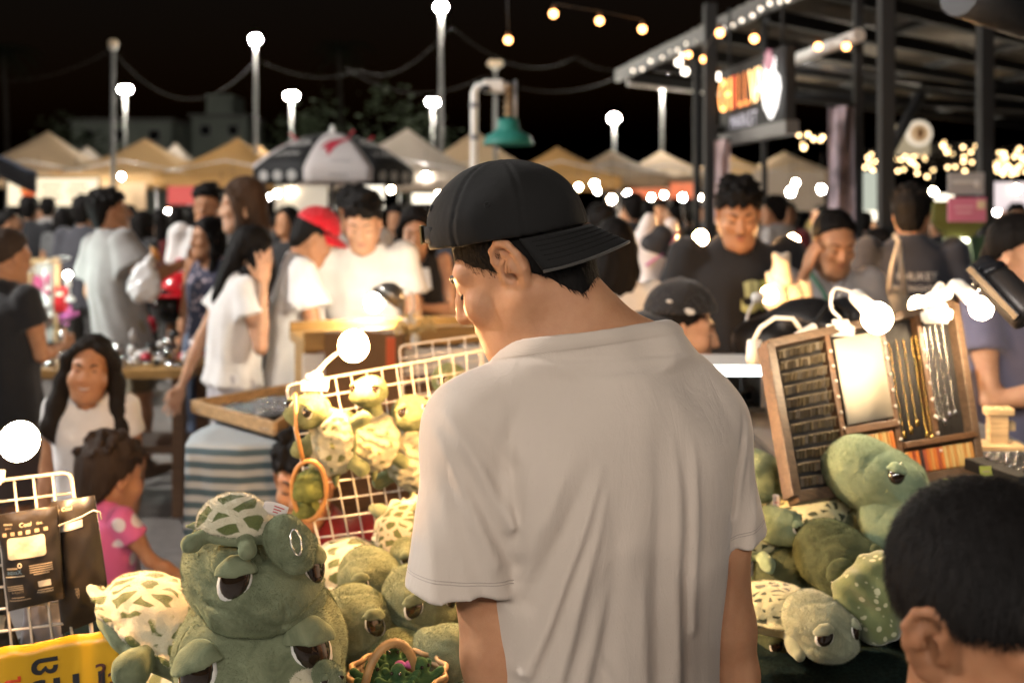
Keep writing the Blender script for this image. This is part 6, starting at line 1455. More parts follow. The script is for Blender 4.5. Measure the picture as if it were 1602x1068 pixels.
# black tee with logo
g, HM, LM, k, sh = person('man in a black t-shirt with a yellow-green chest print, looking down', X(1153, 4.2), 4.2, R(184), H=1.775, skinm=SKIN, shirt=BTEE, pants=DARKP, shoes=SNEAK, head=(R(-10), R(22), 0), stout=1.12, loose=1.3, aR=((.275, .0, 1.11), (.24, .10, .88)), aL=((-.26, .10, 1.13), (-.12, .30, 1.06)), hands=1, hvol=1.7, hres=.006)
YG = mat('print_yellowgreen', (.38, .42, .10), .6); YG2 = mat('print_palegreen', (.42, .48, .26), .6)
b = MB(); b.add([(-.060, .055, 0), (-.03, .065, 0), (-.028, .0, 0), (-.055, -.005, 0)], [(0, 1, 2, 3)]); b.add([(-.025, .066, 0), (.005, .06, 0), (.0, .0, 0), (-.024, -.002, 0)], [(0, 1, 2, 3)]); decal('chest_print', b.mesh(), sh, LM @ Vector((-.045, .10, 1.27)), (-1, 0, 0), (0, 0, 1), YG2, g, .003)
b = MB(); b.add([(.010, .062, 0), (.045, .07, 0), (.035, .05, 0), (.05, .03, 0), (.012, .022, 0)], [(0, 1, 2, 3, 4)]); b.add([(.012, .018, 0), (.075, .045, 0), (.07, .015, 0), (.02, -.055, 0), (-.005, -.045, 0)], [(0, 1, 2, 3, 4)]); decal('chest_print', b.mesh(), sh, LM @ Vector((-.045, .10, 1.27)), (-1, 0, 0), (0, 0, 1), YG, g, .003)
sw = [(-.070, -.005), (-.062, -.028), (-.045, -.036), (-.02, -.028), (.055, .022), (.03, -.015), (-.01, -.055), (-.045, -.068), (-.072, -.052)]
decal('swoosh_print', MB().add([(x, y, 0) for x, y in sw], [tuple(range(len(sw)))]).mesh(), sh, LM @ Vector((-.045, .10, 1.27)), (-1, 0, 0), (0, 0, 1), mat('print_lime', (.52, .56, .25), .6), g, .004)
MB().ball((0, .099, -.056), (.020, .004, .0035), 10, 6).obj('moustache', LASH, g, M=HM); MB().ball((0, .093, -.098), (.013, .006, .008), 10, 6).obj('goatee', LASH, g, M=HM)
# grey tee woman
g, HM, LM, k, sh = person('woman in a grey v-neck t-shirt with a green strap, hand raised to her face', X(1296, 4.1), 4.1, R(180), H=1.645, female=True, skinm=SKIN, shirt=LGTEE, pants=BLUEP, shoes=SANDAL, hair='tied', head=(R(6), R(22), 0), aR=((.215, .12, 1.19), (.150, .20, 1.43)), aL=((-.22, .02, 1.10), (-.20, .14, .90)), hands=1, hcurl=1.0, hn={1: (-1, -.1, .2)}, stout=1.12, loose=1.2, hres=.006)
GRS = mat('strap_green', (.04, .12, .07), .6); MB().tube([LM @ (Vector(p) * k) for p in ((.10, .03, 1.43), (.06, .13, 1.34), (.01, .165, 1.22), (-.06, .165, 1.08), (-.13, .13, .96))], .010, 6).obj('bag_strap', GRS, g)
o = MB().tube([LM @ (Vector(p) * k) for p in ((.06, .05, 1.45), (.045, .10, 1.40), (0, .135, 1.335), (-.045, .10, 1.40), (-.06, .05, 1.45))], .002, 5).obj('necklace', mat('silver', (.7, .68, .66), .18, 1.0), g); MB().ball(LM @ (Vector((0, .14, 1.325)) * k), (.008, .004, .012), 8, 6).obj('pendant', mat('pearl', (.75, .7, .6), .25), o)
# navy back
g, HM, LM, k, sh = person('man in a navy t-shirt with white back lettering and a cream tote bag', X(1424, 4.9), 4.9, R(-6), H=1.75, shirt=NAVY, pants=DARKP, shoes=SNEAK, head=(R(-24), R(6), 0), stout=1.08, loose=1.3, hvol=1.2)
for i, (tx, sz) in enumerate((('PHUKET', .05), ('CREATIVE NIGHT MARKET', .036), ('CREW', .04))): decal('back_lettering', text_mesh(tx, sz), sh, LM @ Vector((0, -.10, 1.30 - .055 * i)), (1, 0, 0), (0, 0, 1), TEXTW, g, .003)
t = thing('tote_bag', 'cream canvas tote bag on the navy t-shirt man\'s shoulder', 'bag', P(1397, 470, 4.72)); cv = cloth('cream_canvas_bag', (.50, .43, .33)); s = 4.72 / FPX
S = SDF(.02); S.ell((0, 0, -.12), (.10, .05, .17)); S.ell((0, 0, -.02), (.085, .035, .08)); S.obj('bag_body', cv, t, .012)
for dx in (-.03, .05): MB().tube([(dx, -.02, .02), (.0 + dx * .5, -.03, .16), (.02, -.02, .27), (.03, .06, .30)], .010, 6).obj('handle', cv, t)
# right edge
g, HM, LM, k, sh = person('woman with dark hair in a slate blue t-shirt at the right edge', X(1578, 3.2), 3.2, R(212), H=1.625, female=True, skinm=SKIN_L, shirt=LAV, pants=DARKP, shoes=SNEAK, hair='tied', head=(R(6), R(14), R(4)), aR=((.22, .08, 1.10), (.02, .30, 1.16)), aL=((-.20, .10, 1.12), (-.06, .30, 1.18)), hands=1, hres=.006, loose=1.2)
decal('chest_lettering', text_mesh('LIFE', .06), sh, LM @ Vector((0, .12, 1.04)), (-1, 0, 0), (0, 0, 1), TEXTW, g, .003)
# vendor crouching behind the grid
person('vendor in a dark red shirt crouching low behind the wire grid', X(482, 2.85), 2.85, R(168), H=1.66, shirt=cloth('dark_red_tee', (.16, .012, .015)), pants=DARKP, shoes=SANDAL, sit=True, hipz=.26, head=(R(10), R(12), 0), aR=((.30, .10, 1.12), (.36, .30, 1.10)), aL=((-.24, .10, 1.15), (-.20, .30, 1.10)), hands=1, hres=.006, hvol=1.2)
t = thing('low_stool', 'low stool under the vendor behind the wire grid', 'stool', (X(482, 2.85), 2.85, 0)); MB().box((0, 0, .13), (.26, .22, .03), bev=.004).obj('seat', WOODM, t)
for i in (-1, 1):
    for j in (-1, 1): MB().box((i * .1, j * .08, .058), (.03, .03, .115)).obj('leg', WOODM, t)

# boy at the lower right, close to the lens
def boy():
    Y = .90; c = P(1566, 985, Y); t = thing('person', 'boy with short black hair at the lower right, close to the camera', 'person', (c.x, c.y, 0)); hz = c.z
    M = Matrix.Translation((0, 0, hz)) @ Matrix.Rotation(R(-154), 4, 'Z') @ Matrix.Rotation(R(-13), 4, 'X') @ Matrix.Scale(.94, 4)
    S = SDF(.012); head_prims(S, M, ears=False, jaw=.95); ear_prims(S, M, -1, 1.08); ear_prims(S, M, 1, 1.08); nb = M @ Vector((0, -.03, -.06)); S.cone((nb.x - .015, nb.y, hz - .20), nb, .050, .045, k=.03); p1 = S.poly(.0038)
    B = SDF(.03); B.cone((-.01, 0, hz - .52), (-.01, 0, hz - .25), .10, .085); B.cone((-.01, -.11, hz - .22), (-.01, .11, hz - .22), .05)
    for s in (-1, 1):
        B.chain([(-.01, s * .13, hz - .23), (.01, s * .16, hz - .42), (.12, s * .12, hz - .52)], [.04, .034, .024]); B.chain([(0, s * .07, hz - .56), (0, s * .07, .40), (0, s * .075, .07)], [.07, .05, .035]); B.ell((.05, s * .075, .03), (.10, .04, .03))
    V_, F_ = join([p1, B.poly(.012)]); mesh_obj('body', np_mesh(V_, F_), skin('skin_boy_shaded', (.27, .125, .06)), t)  # skin colour darkened so the boy reads as standing in shade
    for s in (-1, 1):
        g_ = SDF(.008); hand_prims(g_, (.12, s * .12, hz - .52), (.8, 0, -.4), (0, -s, 0), curl=.8, sc=.75); g_.obj('hand', SKIN, t, .007) if False else None
    T = SDF(.03); T.loft([(hz - .66, -.01, 0, .13, .16), (hz - .40, -.01, 0, .115, .15), (hz - .22, -.01, 0, .08, .13), (hz - .17, -.01, 0, .06, .065)])
    for s in (-1, 1): T.cone((-.01, s * .13, hz - .23), (0, s * .15, hz - .35), .055, .06, flat=True, k=.03)
    T.cone((-.005, 0, hz - .20), (0, 0, hz - .1), .055, .08, op='s', k=.005); T.obj('shirt', BTEE, t, .010)
    J = SDF(.03); J.loft([(hz - .75, 0, 0, .12, .15), (hz - .62, 0, 0, .115, .145)]); [J.cone((0, s * .07, hz - .66), (0, s * .07, .42), .085, .085, flat=True) for s in (-1, 1)]; J.obj('shorts', DARKP, t, .012)
    G = SDF(.012); G.M = M
    G.ell((0, -.016, .036), (.0835, .106, .098)); G.plane((0, .090, .046), (0, .36, -.93), .010); G.plane((0, 0, -.085), (0, 0, -1), .01)
    G.cone((-.045, .072, .068), (.045, .074, .070), .018, .018, k=.02)
    for s in (-1, 1): G.ell((s * .094, -.004, -.012), (.024, .028, .044), op='s', k=.006)
    G.disp.append(lambda x, y, z: .0012 * np.sin(x * 300 + 2 * np.sin(z * 60)) * np.sin(y * 280 + z * 50))
    h = G.obj('hair', HAIR, t, .0045); fuzz('hair_strands', h, 16000, .020, .0005, HAIR, (.1, .15, -1), .25, .35, True)
    face_parts(t, M, brow=1.3)
    return t
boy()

# ---------------------------------------------------------------- the crowd beyond
CROWD_SH = [cloth('crowd_%d' % i, c) for i, c in enumerate(((.02, .02, .022), (.10, .10, .10), (.05, .05, .06), (.35, .33, .31), (.55, .52, .5), (.12, .02, .02), (.22, .16, .05), (.05, .06, .10)))]
protos = {}
def proto(key):
    kw = dict(res=.022, hres=.012, face=False)
    if key == 'mb': q = person('dark-haired person standing in the crowd beyond the stalls', 0, 40, 0, 1.70, shirt=CROWD_SH[0], pants=DARKP, shoes=SNEAK, group='crowd beyond the stalls', **kw)
    if key == 'fb': q = person('dark-haired person standing in the crowd beyond the stalls', 0, 40, 0, 1.62, True, shirt=CROWD_SH[1], pants=DARKP, shoes=SNEAK, hair='long', hl=.25, group='crowd beyond the stalls', **kw)
    if key == 'ft': q = person('dark-haired person standing in the crowd beyond the stalls', 0, 40, 0, 1.60, True, shirt=CROWD_SH[1], pants=BLUEP, bottom='skirt', shoes=SNEAK, hair='tied', group='crowd beyond the stalls', **kw)
    if key == 'mf': q = person('dark-haired person standing in the crowd beyond the stalls', 0, 40, 0, 1.72, shirt=CROWD_SH[4], pants=BLUEP, shoes=SNEAK, group='crowd beyond the stalls', aR=((.24, .08, 1.12), (.12, .26, 1.05)), **kw)
    return q[0]
used = set()
def crowd(key, px, top, Y, yaw, shirt, label=None):
    if key not in protos: protos[key] = proto(key)
    src = protos[key]; z = P(px, top, Y).z; hh = {'mb': 1.70, 'fb': 1.62, 'ft': 1.60, 'mf': 1.72}[key]; sc = max(.86, min(1.1, z / hh))
    if key not in used: c = src; used.add(key)
    else: c = copy_tree(src)
    c.location = (X(px, Y), Y, 0); c.rotation_euler = (0, 0, yaw); c.scale = (sc,) * 3
    c['label'] = label or 'dark-haired person standing in the crowd beyond the stalls'
    for ch in c.children:
        if ch.name.startswith('shirt'): ch.material_slots[0].link = 'OBJECT'; ch.material_slots[0].material = CROWD_SH[shirt]
near = [('mb', 45, 305, 10.5, .1, 0, 'broad man in black seen from behind at left'), ('fb', 98, 321, 10.0, -.1, 1, 'woman in a dark grey tee seen from behind, next to the broad man in black'), ('mb', 75, 308, 13, .2, 3, None), ('ft', 12, 325, 9.5, -1.2, 6, 'person with tied hair at the left edge beside the menu sign'), ('mb', 132, 303, 8.2, -.2, 2, 'dark figure just behind the grey tee man\'s shoulder'),
        ('mb', 200, 320, 9.5, .4, 0, None), ('fb', 222, 326, 8.8, -.6, 0, None), ('fb', 250, 324, 9.5, .2, 5, None), ('fb', 277, 320, 10, 0, 1, 'long-haired woman from behind below the red shop sign'), ('mb', 300, 322, 11, .3, 0, None), ('fb', 452, 318, 8.5, 2.6, 0, 'dark long-haired woman behind the red cap man'), ('mb', 690, 322, 9, 3, 2, None), ('mf', 622, 318, 10, 2.8, 0, None), ('mb', 600, 326, 12, 0, 2, None),
        ('mb', 990, 300, 9, .3, 0, 'dark figure beyond the cap\'s peak'), ('fb', 1012, 312, 11, .2, 7, None), ('mf', 1034, 310, 12, 3.0, 0, None), ('ft', 1054, 318, 11.5, 1, 6, 'person in mustard yellow beyond the mannequin'), ('mb', 1080, 312, 13, -.4, 1, None), ('mf', 1214, 303, 8.8, .8, 4, 'person in white walking beyond the black tee man'), ('ft', 1232, 312, 9.5, 2.6, 5, None), ('fb', 1376, 352, 6.0, 1.2, 0, 'dark-haired person partly hidden behind the tote bag'), ('mb', 1352, 330, 11, .2, 2, None), ('mb', 1470, 330, 10, .2, 0, None), ('mf', 1590, 316, 10.5, 3, 4, None), ('mb', 1170, 318, 12, .3, 2, None)]
for a in near: crowd(*a)
for i in range(46):
    px = RNG.uniform(5, 780) if i < 26 else RNG.uniform(930, 1600); Y = RNG.uniform(11.5, 17)
    crowd(('mb', 'fb', 'ft', 'mf')[i % 4], px, RNG.uniform(316, 334), Y, RNG.uniform(0, 6.28), int(RNG.integers(0, 8)) if RNG.random() < .45 else int(RNG.integers(0, 3)))
# ---------------------------------------------------------------- plush turtles
OLIVE = plush('olive_plush', (.130, .150, .088), (.180, .198, .118)); MINT = plush('mint_plush', (.17, .235, .145), (.22, .285, .18)); MOSS = plush('moss_plush', (.045, .058, .032), (.08, .095, .05)); LIME = plush('lime_plush', (.155, .175, .085), (.20, .215, .11)); SAGE = plush('sage_plush', (.24, .265, .175), (.30, .32, .215))
SHELL = shellm('spotted_shell', scale=26, gap=.155); SHELLF = shellm('fine_spotted_shell', (.55, .54, .32), (.035, .045, .02), 46, .19); SHELLS = shellm('hanging_shell', (.48, .45, .30), (.14, .15, .05), 40, .26); SHELLG = shellm('green_dotted_shell', (.13, .155, .065), (.42, .42, .26), 52, .24, True)
EYEB = NT('toy_eye'); nz = EYEB.noise(60, 2); EYEB.set(Base_Color=EYEB.mix(nz, (.006, .004, .003), (.03, .018, .010)), Roughness=.06, Coat_Weight=1.0); EYEB = EYEB.m
EYER = mat('toy_eye_white', (.62, .60, .55), .45)
TURTLE_GROUP = 'plush turtles on the stall'
def turtle_head(root, M, pm, h, lid=.45, droop=.35, long=1.0, name='head', eye=1.0, seam=True, face=True, eaz=32, eel=.20):
    """head one unit wide; y forward, z up; M places and scales it"""
    S = SDF(.10); S.M = M; u = M.col[0].to_3d().length; S.k = .16 * u
    S.ell((0, 0, 0), (.50, .53 * long, .41)); S.ell((0, .30 * long, -.12), (.40, .36 * long, .27), k=.14 * u); S.ell((0, -.2, .08), (.40, .35, .34), k=.1 * u)
    for s in (-1, 1):
        S.ell((s * .22, .30 * long, .14), (.19, .18, .16), (0, 0, 0), k=.08 * u); S.ell((s * .27, .33, -.14), (.17, .2, .15), k=.1 * u)
        S.ell((s * .07, .655 * long, -.06), (.018, .03, .012), op='s', k=.02 * u)
    Mi = M.inverted()
    def det(x, y, z):
        a = Mi[0][0] * x + Mi[0][1] * y + Mi[0][2] * z + Mi[0][3]; b = Mi[1][0] * x + Mi[1][1] * y + Mi[1][2] * z + Mi[1][3]; c = Mi[2][0] * x + Mi[2][1] * y + Mi[2][2] * z + Mi[2][3]
        mouth = np.exp(-((c + .17 - .25 * a * a + .05 * np.cos(a * 9)) / .022) ** 2) * np.clip((b - .18) / .12, 0, 1)
        sm = np.exp(-(a / .016) ** 2) * np.clip((b + .5) / .1, 0, 1) * np.clip((-c + .02) / .06, 0, 1) if seam else 0
        side = np.exp(-((c + .02 - .10 * b) / .014) ** 2) * np.clip((.10 - b) / .1, 0, 1) if seam else 0
        wr = .006 * np.sin(a * 15 + 4 * np.sin(c * 6 + b * 4)) * np.sin(b * 9 + c * 7) + .003 * np.sin(b * 26 + 4 * np.sin(a * 8)) * np.cos(c * 13)
        fold = .02 * np.exp(-((b - .12 + .5 * np.abs(a)) / .03) ** 2) * np.clip((c - .05) / .1, 0, 1)
        return u * (.028 * mouth + .016 * sm + .012 * side + wr + fold)
    S.disp.append(det); o = S.obj(name, pm, root, h)
    fuzz('pile', o, int(min(36000, max(3000, 36000 * (u / .22) ** 1.3))), .0052 * min(1, .5 + u * 3), .00042, pm, None, .55, .45, brush=.85)
    if not face: return o
    bv = bvh_of(o)
    for s in (-1, 1):
        d = Vector((s * math.sin(R(eaz)), math.cos(R(eaz)), eel)).normalized(); hit = bv.ray_cast(M @ (Vector((s * .05, .05, -.01)) + d * 1.5), -(M.to_3x3().normalized() @ d), 2.0 * u)
        c = (M.inverted() @ hit[0]) - d * .035 if hit[0] else Vector((s * .245, .45 * long, .085)); f = frame(d); tilt = Matrix.Rotation(-s * R(14), 3, d)
        f = tilt @ f
        b = MB(); wf = .9 if eaz > 40 else 1.0; b.ball(c + d * .012, (.122 * eye * wf, .158 * eye * wf, .055), 18, 10, f); e = b.obj('eye_white', EYER, o, M=M)
        wf = 1.16 if eaz > 40 else 1.0; MB().ball(c + d * .030 + Vector((-s * .006, 0, .020)), (.106 * eye * wf, .142 * eye * wf, .064), 20, 12, f).obj('pupil', EYEB, e)
        L = SDF(.02 * u); L.M = M
        L.ell(c + d * .012, (.165 * eye, .195 * eye, .105), f, k=.01 * u)
        up = f @ Vector((0, 1, 0)); side = Vector((s, 0, 0)); cut = (up + side * droop * -1).normalized()
        cut = (Vector((0, 0, 1)) + Vector((s, 0, 0)) * droop).normalized()
        L.plane(c + cut * (.16 * eye - .32 * eye * lid), -cut, .004 * u); L.plane(c - d * .02, -d, .01 * u)
        L.disp.append(lambda x, y, z: u * .010 * np.sin((x + y) * 150 / (u * 5)) * np.sin(z * 260 / (u * 5)) * .5)
        L.obj('eyelid', pm, o, h * .8)
    return o
def turtle_body(root, M, pm, sm, h, flip=((1, .5), (-1, .5), (1, -.5), (-1, -.5)), frill=True, dome=.36, belly=True, crumple=.012, neck=None, fl=1.0):
    u = M.col[0].to_3d().length; Mi = M.inverted()
    S = SDF(.10 * u); S.M = M
    S.ell((0, 0, .06), (.62, .74, dome), k=.05 * u); S.plane((0, 0, -.02), (0, 0, -1), .03 * u)
    if frill: S.ell((0, 0, .0), (.74, .88, .055), k=.05 * u)
    def wv(x, y, z):
        a = Mi[0][0] * x + Mi[0][1] * y + Mi[0][2] * z + Mi[0][3]; b = Mi[1][0] * x + Mi[1][1] * y + Mi[1][2] * z + Mi[1][3]; c = Mi[2][0] * x + Mi[2][1] * y + Mi[2][2] * z + Mi[2][3]
        th = np.arctan2(a, b); r = np.sqrt(a * a + b * b); q = np.clip((r - .52) / .2, 0, 1) * np.clip(1 - np.abs(c) / .16, 0, 1)
        return u * (.016 * q * np.sin(th * 9) + crumple * np.sin(a * 13 + 3 * np.sin(b * 7)) * np.sin(b * 12 + c * 15) + crumple * .6 * np.sin(c * 31 + a * 9) * np.sin(b * 23))
    S.disp.append(wv); so = S.obj('shell', sm, root, h); fuzz('pile', so, int(min(16000, max(2000, 16000 * (u / .15)))), .0042, .00040, sm, None, .6, .5, brush=.7)
    B = SDF(.08 * u); B.M = M
    if belly: B.ell((0, 0, -.10), (.60, .70, .22))
    for sx, sy in flip:
        a = Vector((sx * .50, sy * .85, -.10)); B.chain([a, a + Vector((sx * .22, sy * .25, -.08)), a + Vector((sx * .42 * fl, sy * .42 * fl, -.14))], [.15 * 1.0, .16, .10], k=.1 * u)
    if len(flip) > 2: B.cone((0, -.75, -.08), (0, -.98, -.12), .10, .04)
    if neck is not None: B.cone((0, .5, .0), neck, .24, .22)
    B.disp.append(lambda x, y, z: u * .010 * np.sin(x * 60 + 2 * np.sin(z * 40)) * np.sin(y * 70 + z * 50)); B.obj('body', pm, root, h)
def TM(p, yaw, pitch=0.0, roll=0.0, sc=.1):
    return Matrix.Translation(p) @ Matrix.Rotation(yaw, 4, 'Z') @ Matrix.Rotation(-pitch, 4, 'X') @ Matrix.Rotation(roll, 4, 'Y') @ Matrix.Scale(sc, 4)
def turtle(label, hc, hyaw, sc, pm=None, sm=None, pitch=0.0, roll=0.0, body=None, byaw=None, bpitch=0.0, broll=0.0, bsc=1.0, h=None, lid=.45, group=TURTLE_GROUP, long=1.0, eye=1.0, dome=.36, frill=True, crumple=.012, droop=.35, face=True, fl=1.0, eaz=32, eel=.20, flip=((1, .5), (-1, .5), (1, -.5), (-1, -.5))):
    """hc head centre and body centre as (px, py, depth)"""
    hp = P(*hc); t = thing('plush_turtle', label, 'plush turtle', hp - Vector((0, 0, sc * .4)), group); o = t.location; h = h or max(.0030, sc / 36)
    turtle_head(t, TM(hp - o, hyaw, pitch, roll, sc), pm or OLIVE, h, lid, droop, long, eye=eye * 1.12, face=face, eaz=eaz, eel=eel)
    if body:
        bp = P(*body) - o; M = TM(bp, byaw if byaw is not None else hyaw, bpitch, broll, sc * bsc); turtle_body(t, M, pm or OLIVE, sm or SHELL, h * 1.15, dome=dome, frill=frill, crumple=crumple, neck=M.inverted() @ (hp - o), fl=fl, flip=flip)
    return t
# left stack
turtle('largest plush turtle with sleepy eyes at the bottom of the left stack', (408, 1016, 1.49), R(192), .250, roll=R(8), pitch=R(-4), body=(330, 1100, 1.78), byaw=R(200), lid=.32, h=.0040, droop=.2, eye=.88)
turtle('plush turtle second in the left stack, cream spotted shell spreading left', (392, 890, 1.47), R(216), .190, roll=R(-3), body=(252, 985, 1.60), byaw=R(238), bpitch=R(20), broll=R(-24), bsc=.80, lid=.30, droop=.12, eye=.88, h=.0036, dome=.42, fl=.5, flip=((1, .4), (-1, .3)))
t = turtle('small keyring plush turtle lying on top of the left stack', (452, 848, 1.375), R(262), .068, pitch=R(38), roll=R(6), body=(368, 822, 1.40), byaw=R(262), bpitch=R(4), bsc=1.05, h=.0026, dome=.55, frill=False, face=False, fl=.4)
def bead_chain():
    t = thing('bead_chain', 'silver bead chain hanging on the small keyring turtle', 'chain', P(463, 848, 1.335)); o = t.location; sv = mat('silver', (.7, .68, .66), .18, 1.0); me = MB().ball((0, 0, 0), .00125, 7, 5).mesh('bead'); me.materials.append(sv)
    for i in range(40): a = 2 * PI * i / 40; mesh_obj('bead', me, None, t, P(463 + 8 * math.sin(a) + 3 * math.cos(a), 848 + 20 * math.cos(a), 1.328 + .004 * math.sin(a)) - o)
    t = thing('cloth_tag', 'white cloth care tag with red print on the keyring turtle', 'tag', P(433, 797, 1.39)); o = t.location; f = lambda u, v: P(414 + 38 * u - 6 * v, 784 + 10 * u + 20 * v - 3 * math.sin(u * 3), 1.39) - o
    po = MB().sheet(lambda u, v: f(v, u), 4, 8, .0006).obj('label', mat('tag_white', (.62, .55, .50), .8), t)
    for i in range(3): MB().tube([f(.45, .25 + .22 * i) + Vector((0, -.0012, 0)), f(.86 - .1 * i, .25 + .22 * i) + Vector((0, -.0012, 0))], .0008, 4).obj('text_line', mat('tag_red', (.5, .08, .08), .7), t)
bead_chain()
# small key chain turtle at the very bottom
turtle('tiny keyring turtle at the bottom edge in front of the largest turtle', (512, 1056, 1.36), R(215), .040, body=(475, 1068, 1.37), byaw=R(240), bsc=1.0, h=.0024, frill=False, fl=.5)
# middle
turtle('plush turtle with a wide cream shell, just in front of the grid', (578, 903, 1.82), R(206), .112, OLIVE, body=(545, 898, 1.95), byaw=R(200), bsc=1.05, lid=.24, droop=.2, pitch=R(4), dome=.5)
turtle('plush turtle with round tired eyes between the stack and the basket', (552, 972, 1.70), R(188), .125, OLIVE, body=(535, 1010, 1.84), lid=.24, droop=.25, roll=R(4), eye=1.05)
turtle('dark plush turtle half hidden beside the man\'s left sleeve', (652, 935, 1.74), R(214), .115, OLIVE, body=(700, 960, 1.86), lid=.28, droop=.2, pitch=R(4))
turtle('plush turtle seen from behind beside the man\'s left arm', (700, 1025, 1.60), R(20), .11, OLIVE, face=False, body=(740, 1060, 1.60), bsc=.8)
turtle('plush turtle with a fine spotted shell against the grid near the man', (690, 800, 1.98), R(150), .09, OLIVE, sm=shellm('cream_fine_shell', scale=40, gap=.14), body=(634, 835, 2.00), byaw=R(170), bpitch=R(50), bsc=1.0)
turtle('pale plush turtle tucked behind the basket handle', (622, 1040, 1.64), R(185), .115, LIME, face=False)
turtle('small plush turtle peeping over the cream shell', (640, 868, 1.92), R(210), .07, OLIVE, lid=.4)
def basket():
    c = P(622, 1068, 1.50); t = thing('wicker_basket', 'round wicker basket with a looped handle in front of the turtles', 'basket', (c.x, c.y, .84)); wk = mat('wicker', (.34, .19, .07), .55, var=.3, vs=40); zt = P(0, 1050, 1.5).z - .84; Rr = .070
    for i in range(12):
        z = zt * i / 11; r = Rr * (.78 + .22 * i / 11)
        MB().tube([((r + .0028 * math.cos(a * 12 + (i % 2) * PI)) * math.cos(a), (r + .0028 * math.cos(a * 12 + (i % 2) * PI)) * math.sin(a), z) for a in [2 * PI * k / 72 for k in range(72)]], .0044, 5, closed=True).obj('cane', wk, t)
    for k in range(24): a = 2 * PI * k / 24; MB().tube([(Rr * .78 * math.cos(a), Rr * .78 * math.sin(a), 0), (Rr * math.cos(a), Rr * math.sin(a), zt)], .0028, 5).obj('stake', wk, t)
    MB().lathe([(.001, .004), (Rr * .8, .004)], n=24).obj('bottom', wk, t)
    H_ = [Vector((-.006 + .034 * math.cos(a), -.035 + .025 * math.cos(a), zt - .01 + .066 * math.sin(a))) for a in [PI * k / 30 for k in range(31)]]
    MB().tube(H_, .0058, 8).obj('handle', wk, t)
    tw = MB()
    for ph in (0, PI): tw.tube([H_[0].lerp(H_[0], 0)] and [H_[min(30, k // 4)].lerp(H_[min(30, k // 4 + 1)], (k % 4) / 4) + Vector((.0045 * math.cos(k * .9 + ph), .003 * math.sin(k * .9 + ph), .0045 * math.sin(k * .9 + ph))) for k in range(121)], .0022, 5)
    tw.obj('handle_wrap', wk, t, kind='stuff')
    for i, (dx, dy, yw) in enumerate(((-.035, -.02, 200), (.005, -.04, 170), (.035, -.01, 220), (-.01, .03, 190))):
        q = Vector((c.x + dx, c.y + dy, .84 + zt - .006 + .004 * (i % 2))); m = thing('mini_turtle', ('tiny green plush turtle at the left inside the basket', 'tiny green plush turtle at the front of the basket', 'tiny green plush turtle under the basket handle', 'tiny green plush turtle at the back of the basket')[i], 'plush turtle', q, 'tiny plush turtles in the basket'); g = plush('deep_green_plush', (.035, .075, .032))
        S = SDF(.006); S.ell((0, 0, 0), (.016, .018, .013)); S.ell((0, .0, .020), (.011, .012, .012)); [S.cone((sx * .010, sy * .010, 0), (sx * .024, sy * .016, .012), .0065, .006) for sx in (-1, 1) for sy in (-1, 1)]; S.M = Matrix.Identity(4); S.obj('body', g, m, .0026)
        m.rotation_euler = (0, 0, R(yw)); MB().ball((0, -.004, -.004), (.017, .018, .010), 12, 8).obj('shell', mat('orange_felt', (.50, .20, .04), .9), m)
        for s in (-1, 1): MB().ball((s * .006, .011, .022), .0028, 8, 6).obj('eye', EYEB, m)
    p = thing('pink_bow', 'small pink bow sticking out of the basket', 'bow', Vector((c.x + .012, c.y - .012, .84 + zt + .016))); MB().ball((-.007, 0, 0), (.008, .004, .006), 10, 6).ball((.007, 0, 0), (.008, .004, .006), 10, 6).ball((0, -.002, 0), .003, 8, 6).obj('ribbon', mat('bow_pink', (.6, .12, .3), .7), p, kind='stuff')
basket()
# hanging on the grid
for a in (('plush turtle hung at the top left corner of the grid', (484, 643, 2.02), R(150), .078, (522, 692, 2.02), R(-35)), ('plush turtle hung in the middle of the grid, head turned up', (578, 612, 2.10), R(170), .074, (586, 688, 2.10), R(5)), ('plush turtle hung right of centre on the grid, eyes open', (644, 646, 2.14), R(196), .086, (648, 712, 2.15), R(15))):
    lb, hc, yw, sc, bc, tl = a; turtle(lb, hc, yw, sc, LIME, SHELLS, body=bc, byaw=0, bpitch=R(-80), broll=tl, bsc=1.12, lid=.25, crumple=.040, fl=.6, frill=False, pitch=R(-8), roll=tl * .4, group='plush turtles hung on the grid', h=.0034)
turtle('plush turtle peeking over the smaller grid near the man\'s chin', (704, 594, 2.62), R(195), .095, LIME, lid=.25, group='plush turtles hung on the grid')
turtle('tiny plush turtle hanging upside down at the grid\'s left edge', (478, 700, 2.02), R(120), .045, LIME, SHELLS, face=False, body=(500, 668, 2.02), byaw=0, bpitch=R(-70), bsc=.7, group='plush turtles hung on the grid')
def rattan():
    c = P(485, 765, 1.98); t = thing('rattan_loop', 'oval rattan loop holding a green plush at the grid\'s lower left', 'rattan loop', c); s = 1.98 / FPX; rt = mat('rattan', (.42, .20, .06), .5)
    MB().tube([(26 * s * math.cos(a) * (1 + .1 * math.sin(a)), -.01, 46 * s * math.sin(a)) for a in [2 * PI * k / 40 for k in range(40)]], .005, 8, closed=True).obj('loop', rt, t); MB().tube([(-8 * s, -.01, 40 * s), (-20 * s, -.01, 95 * s), (-24 * s, 0, 150 * s)], .004, 7).obj('stem', rt, t)
    turtle('green plush turtle inside the oval rattan loop', (484, 760, 1.99), R(185), .066, plush('loop_plush', (.12, .14, .05)), face=False, group='plush turtles hung on the grid'); turtle('lower green plush inside the oval rattan loop', (480, 795, 1.99), R(150), .045, plush('loop_plush', (.12, .14, .05)), face=False, group='plush turtles hung on the grid')
rattan()
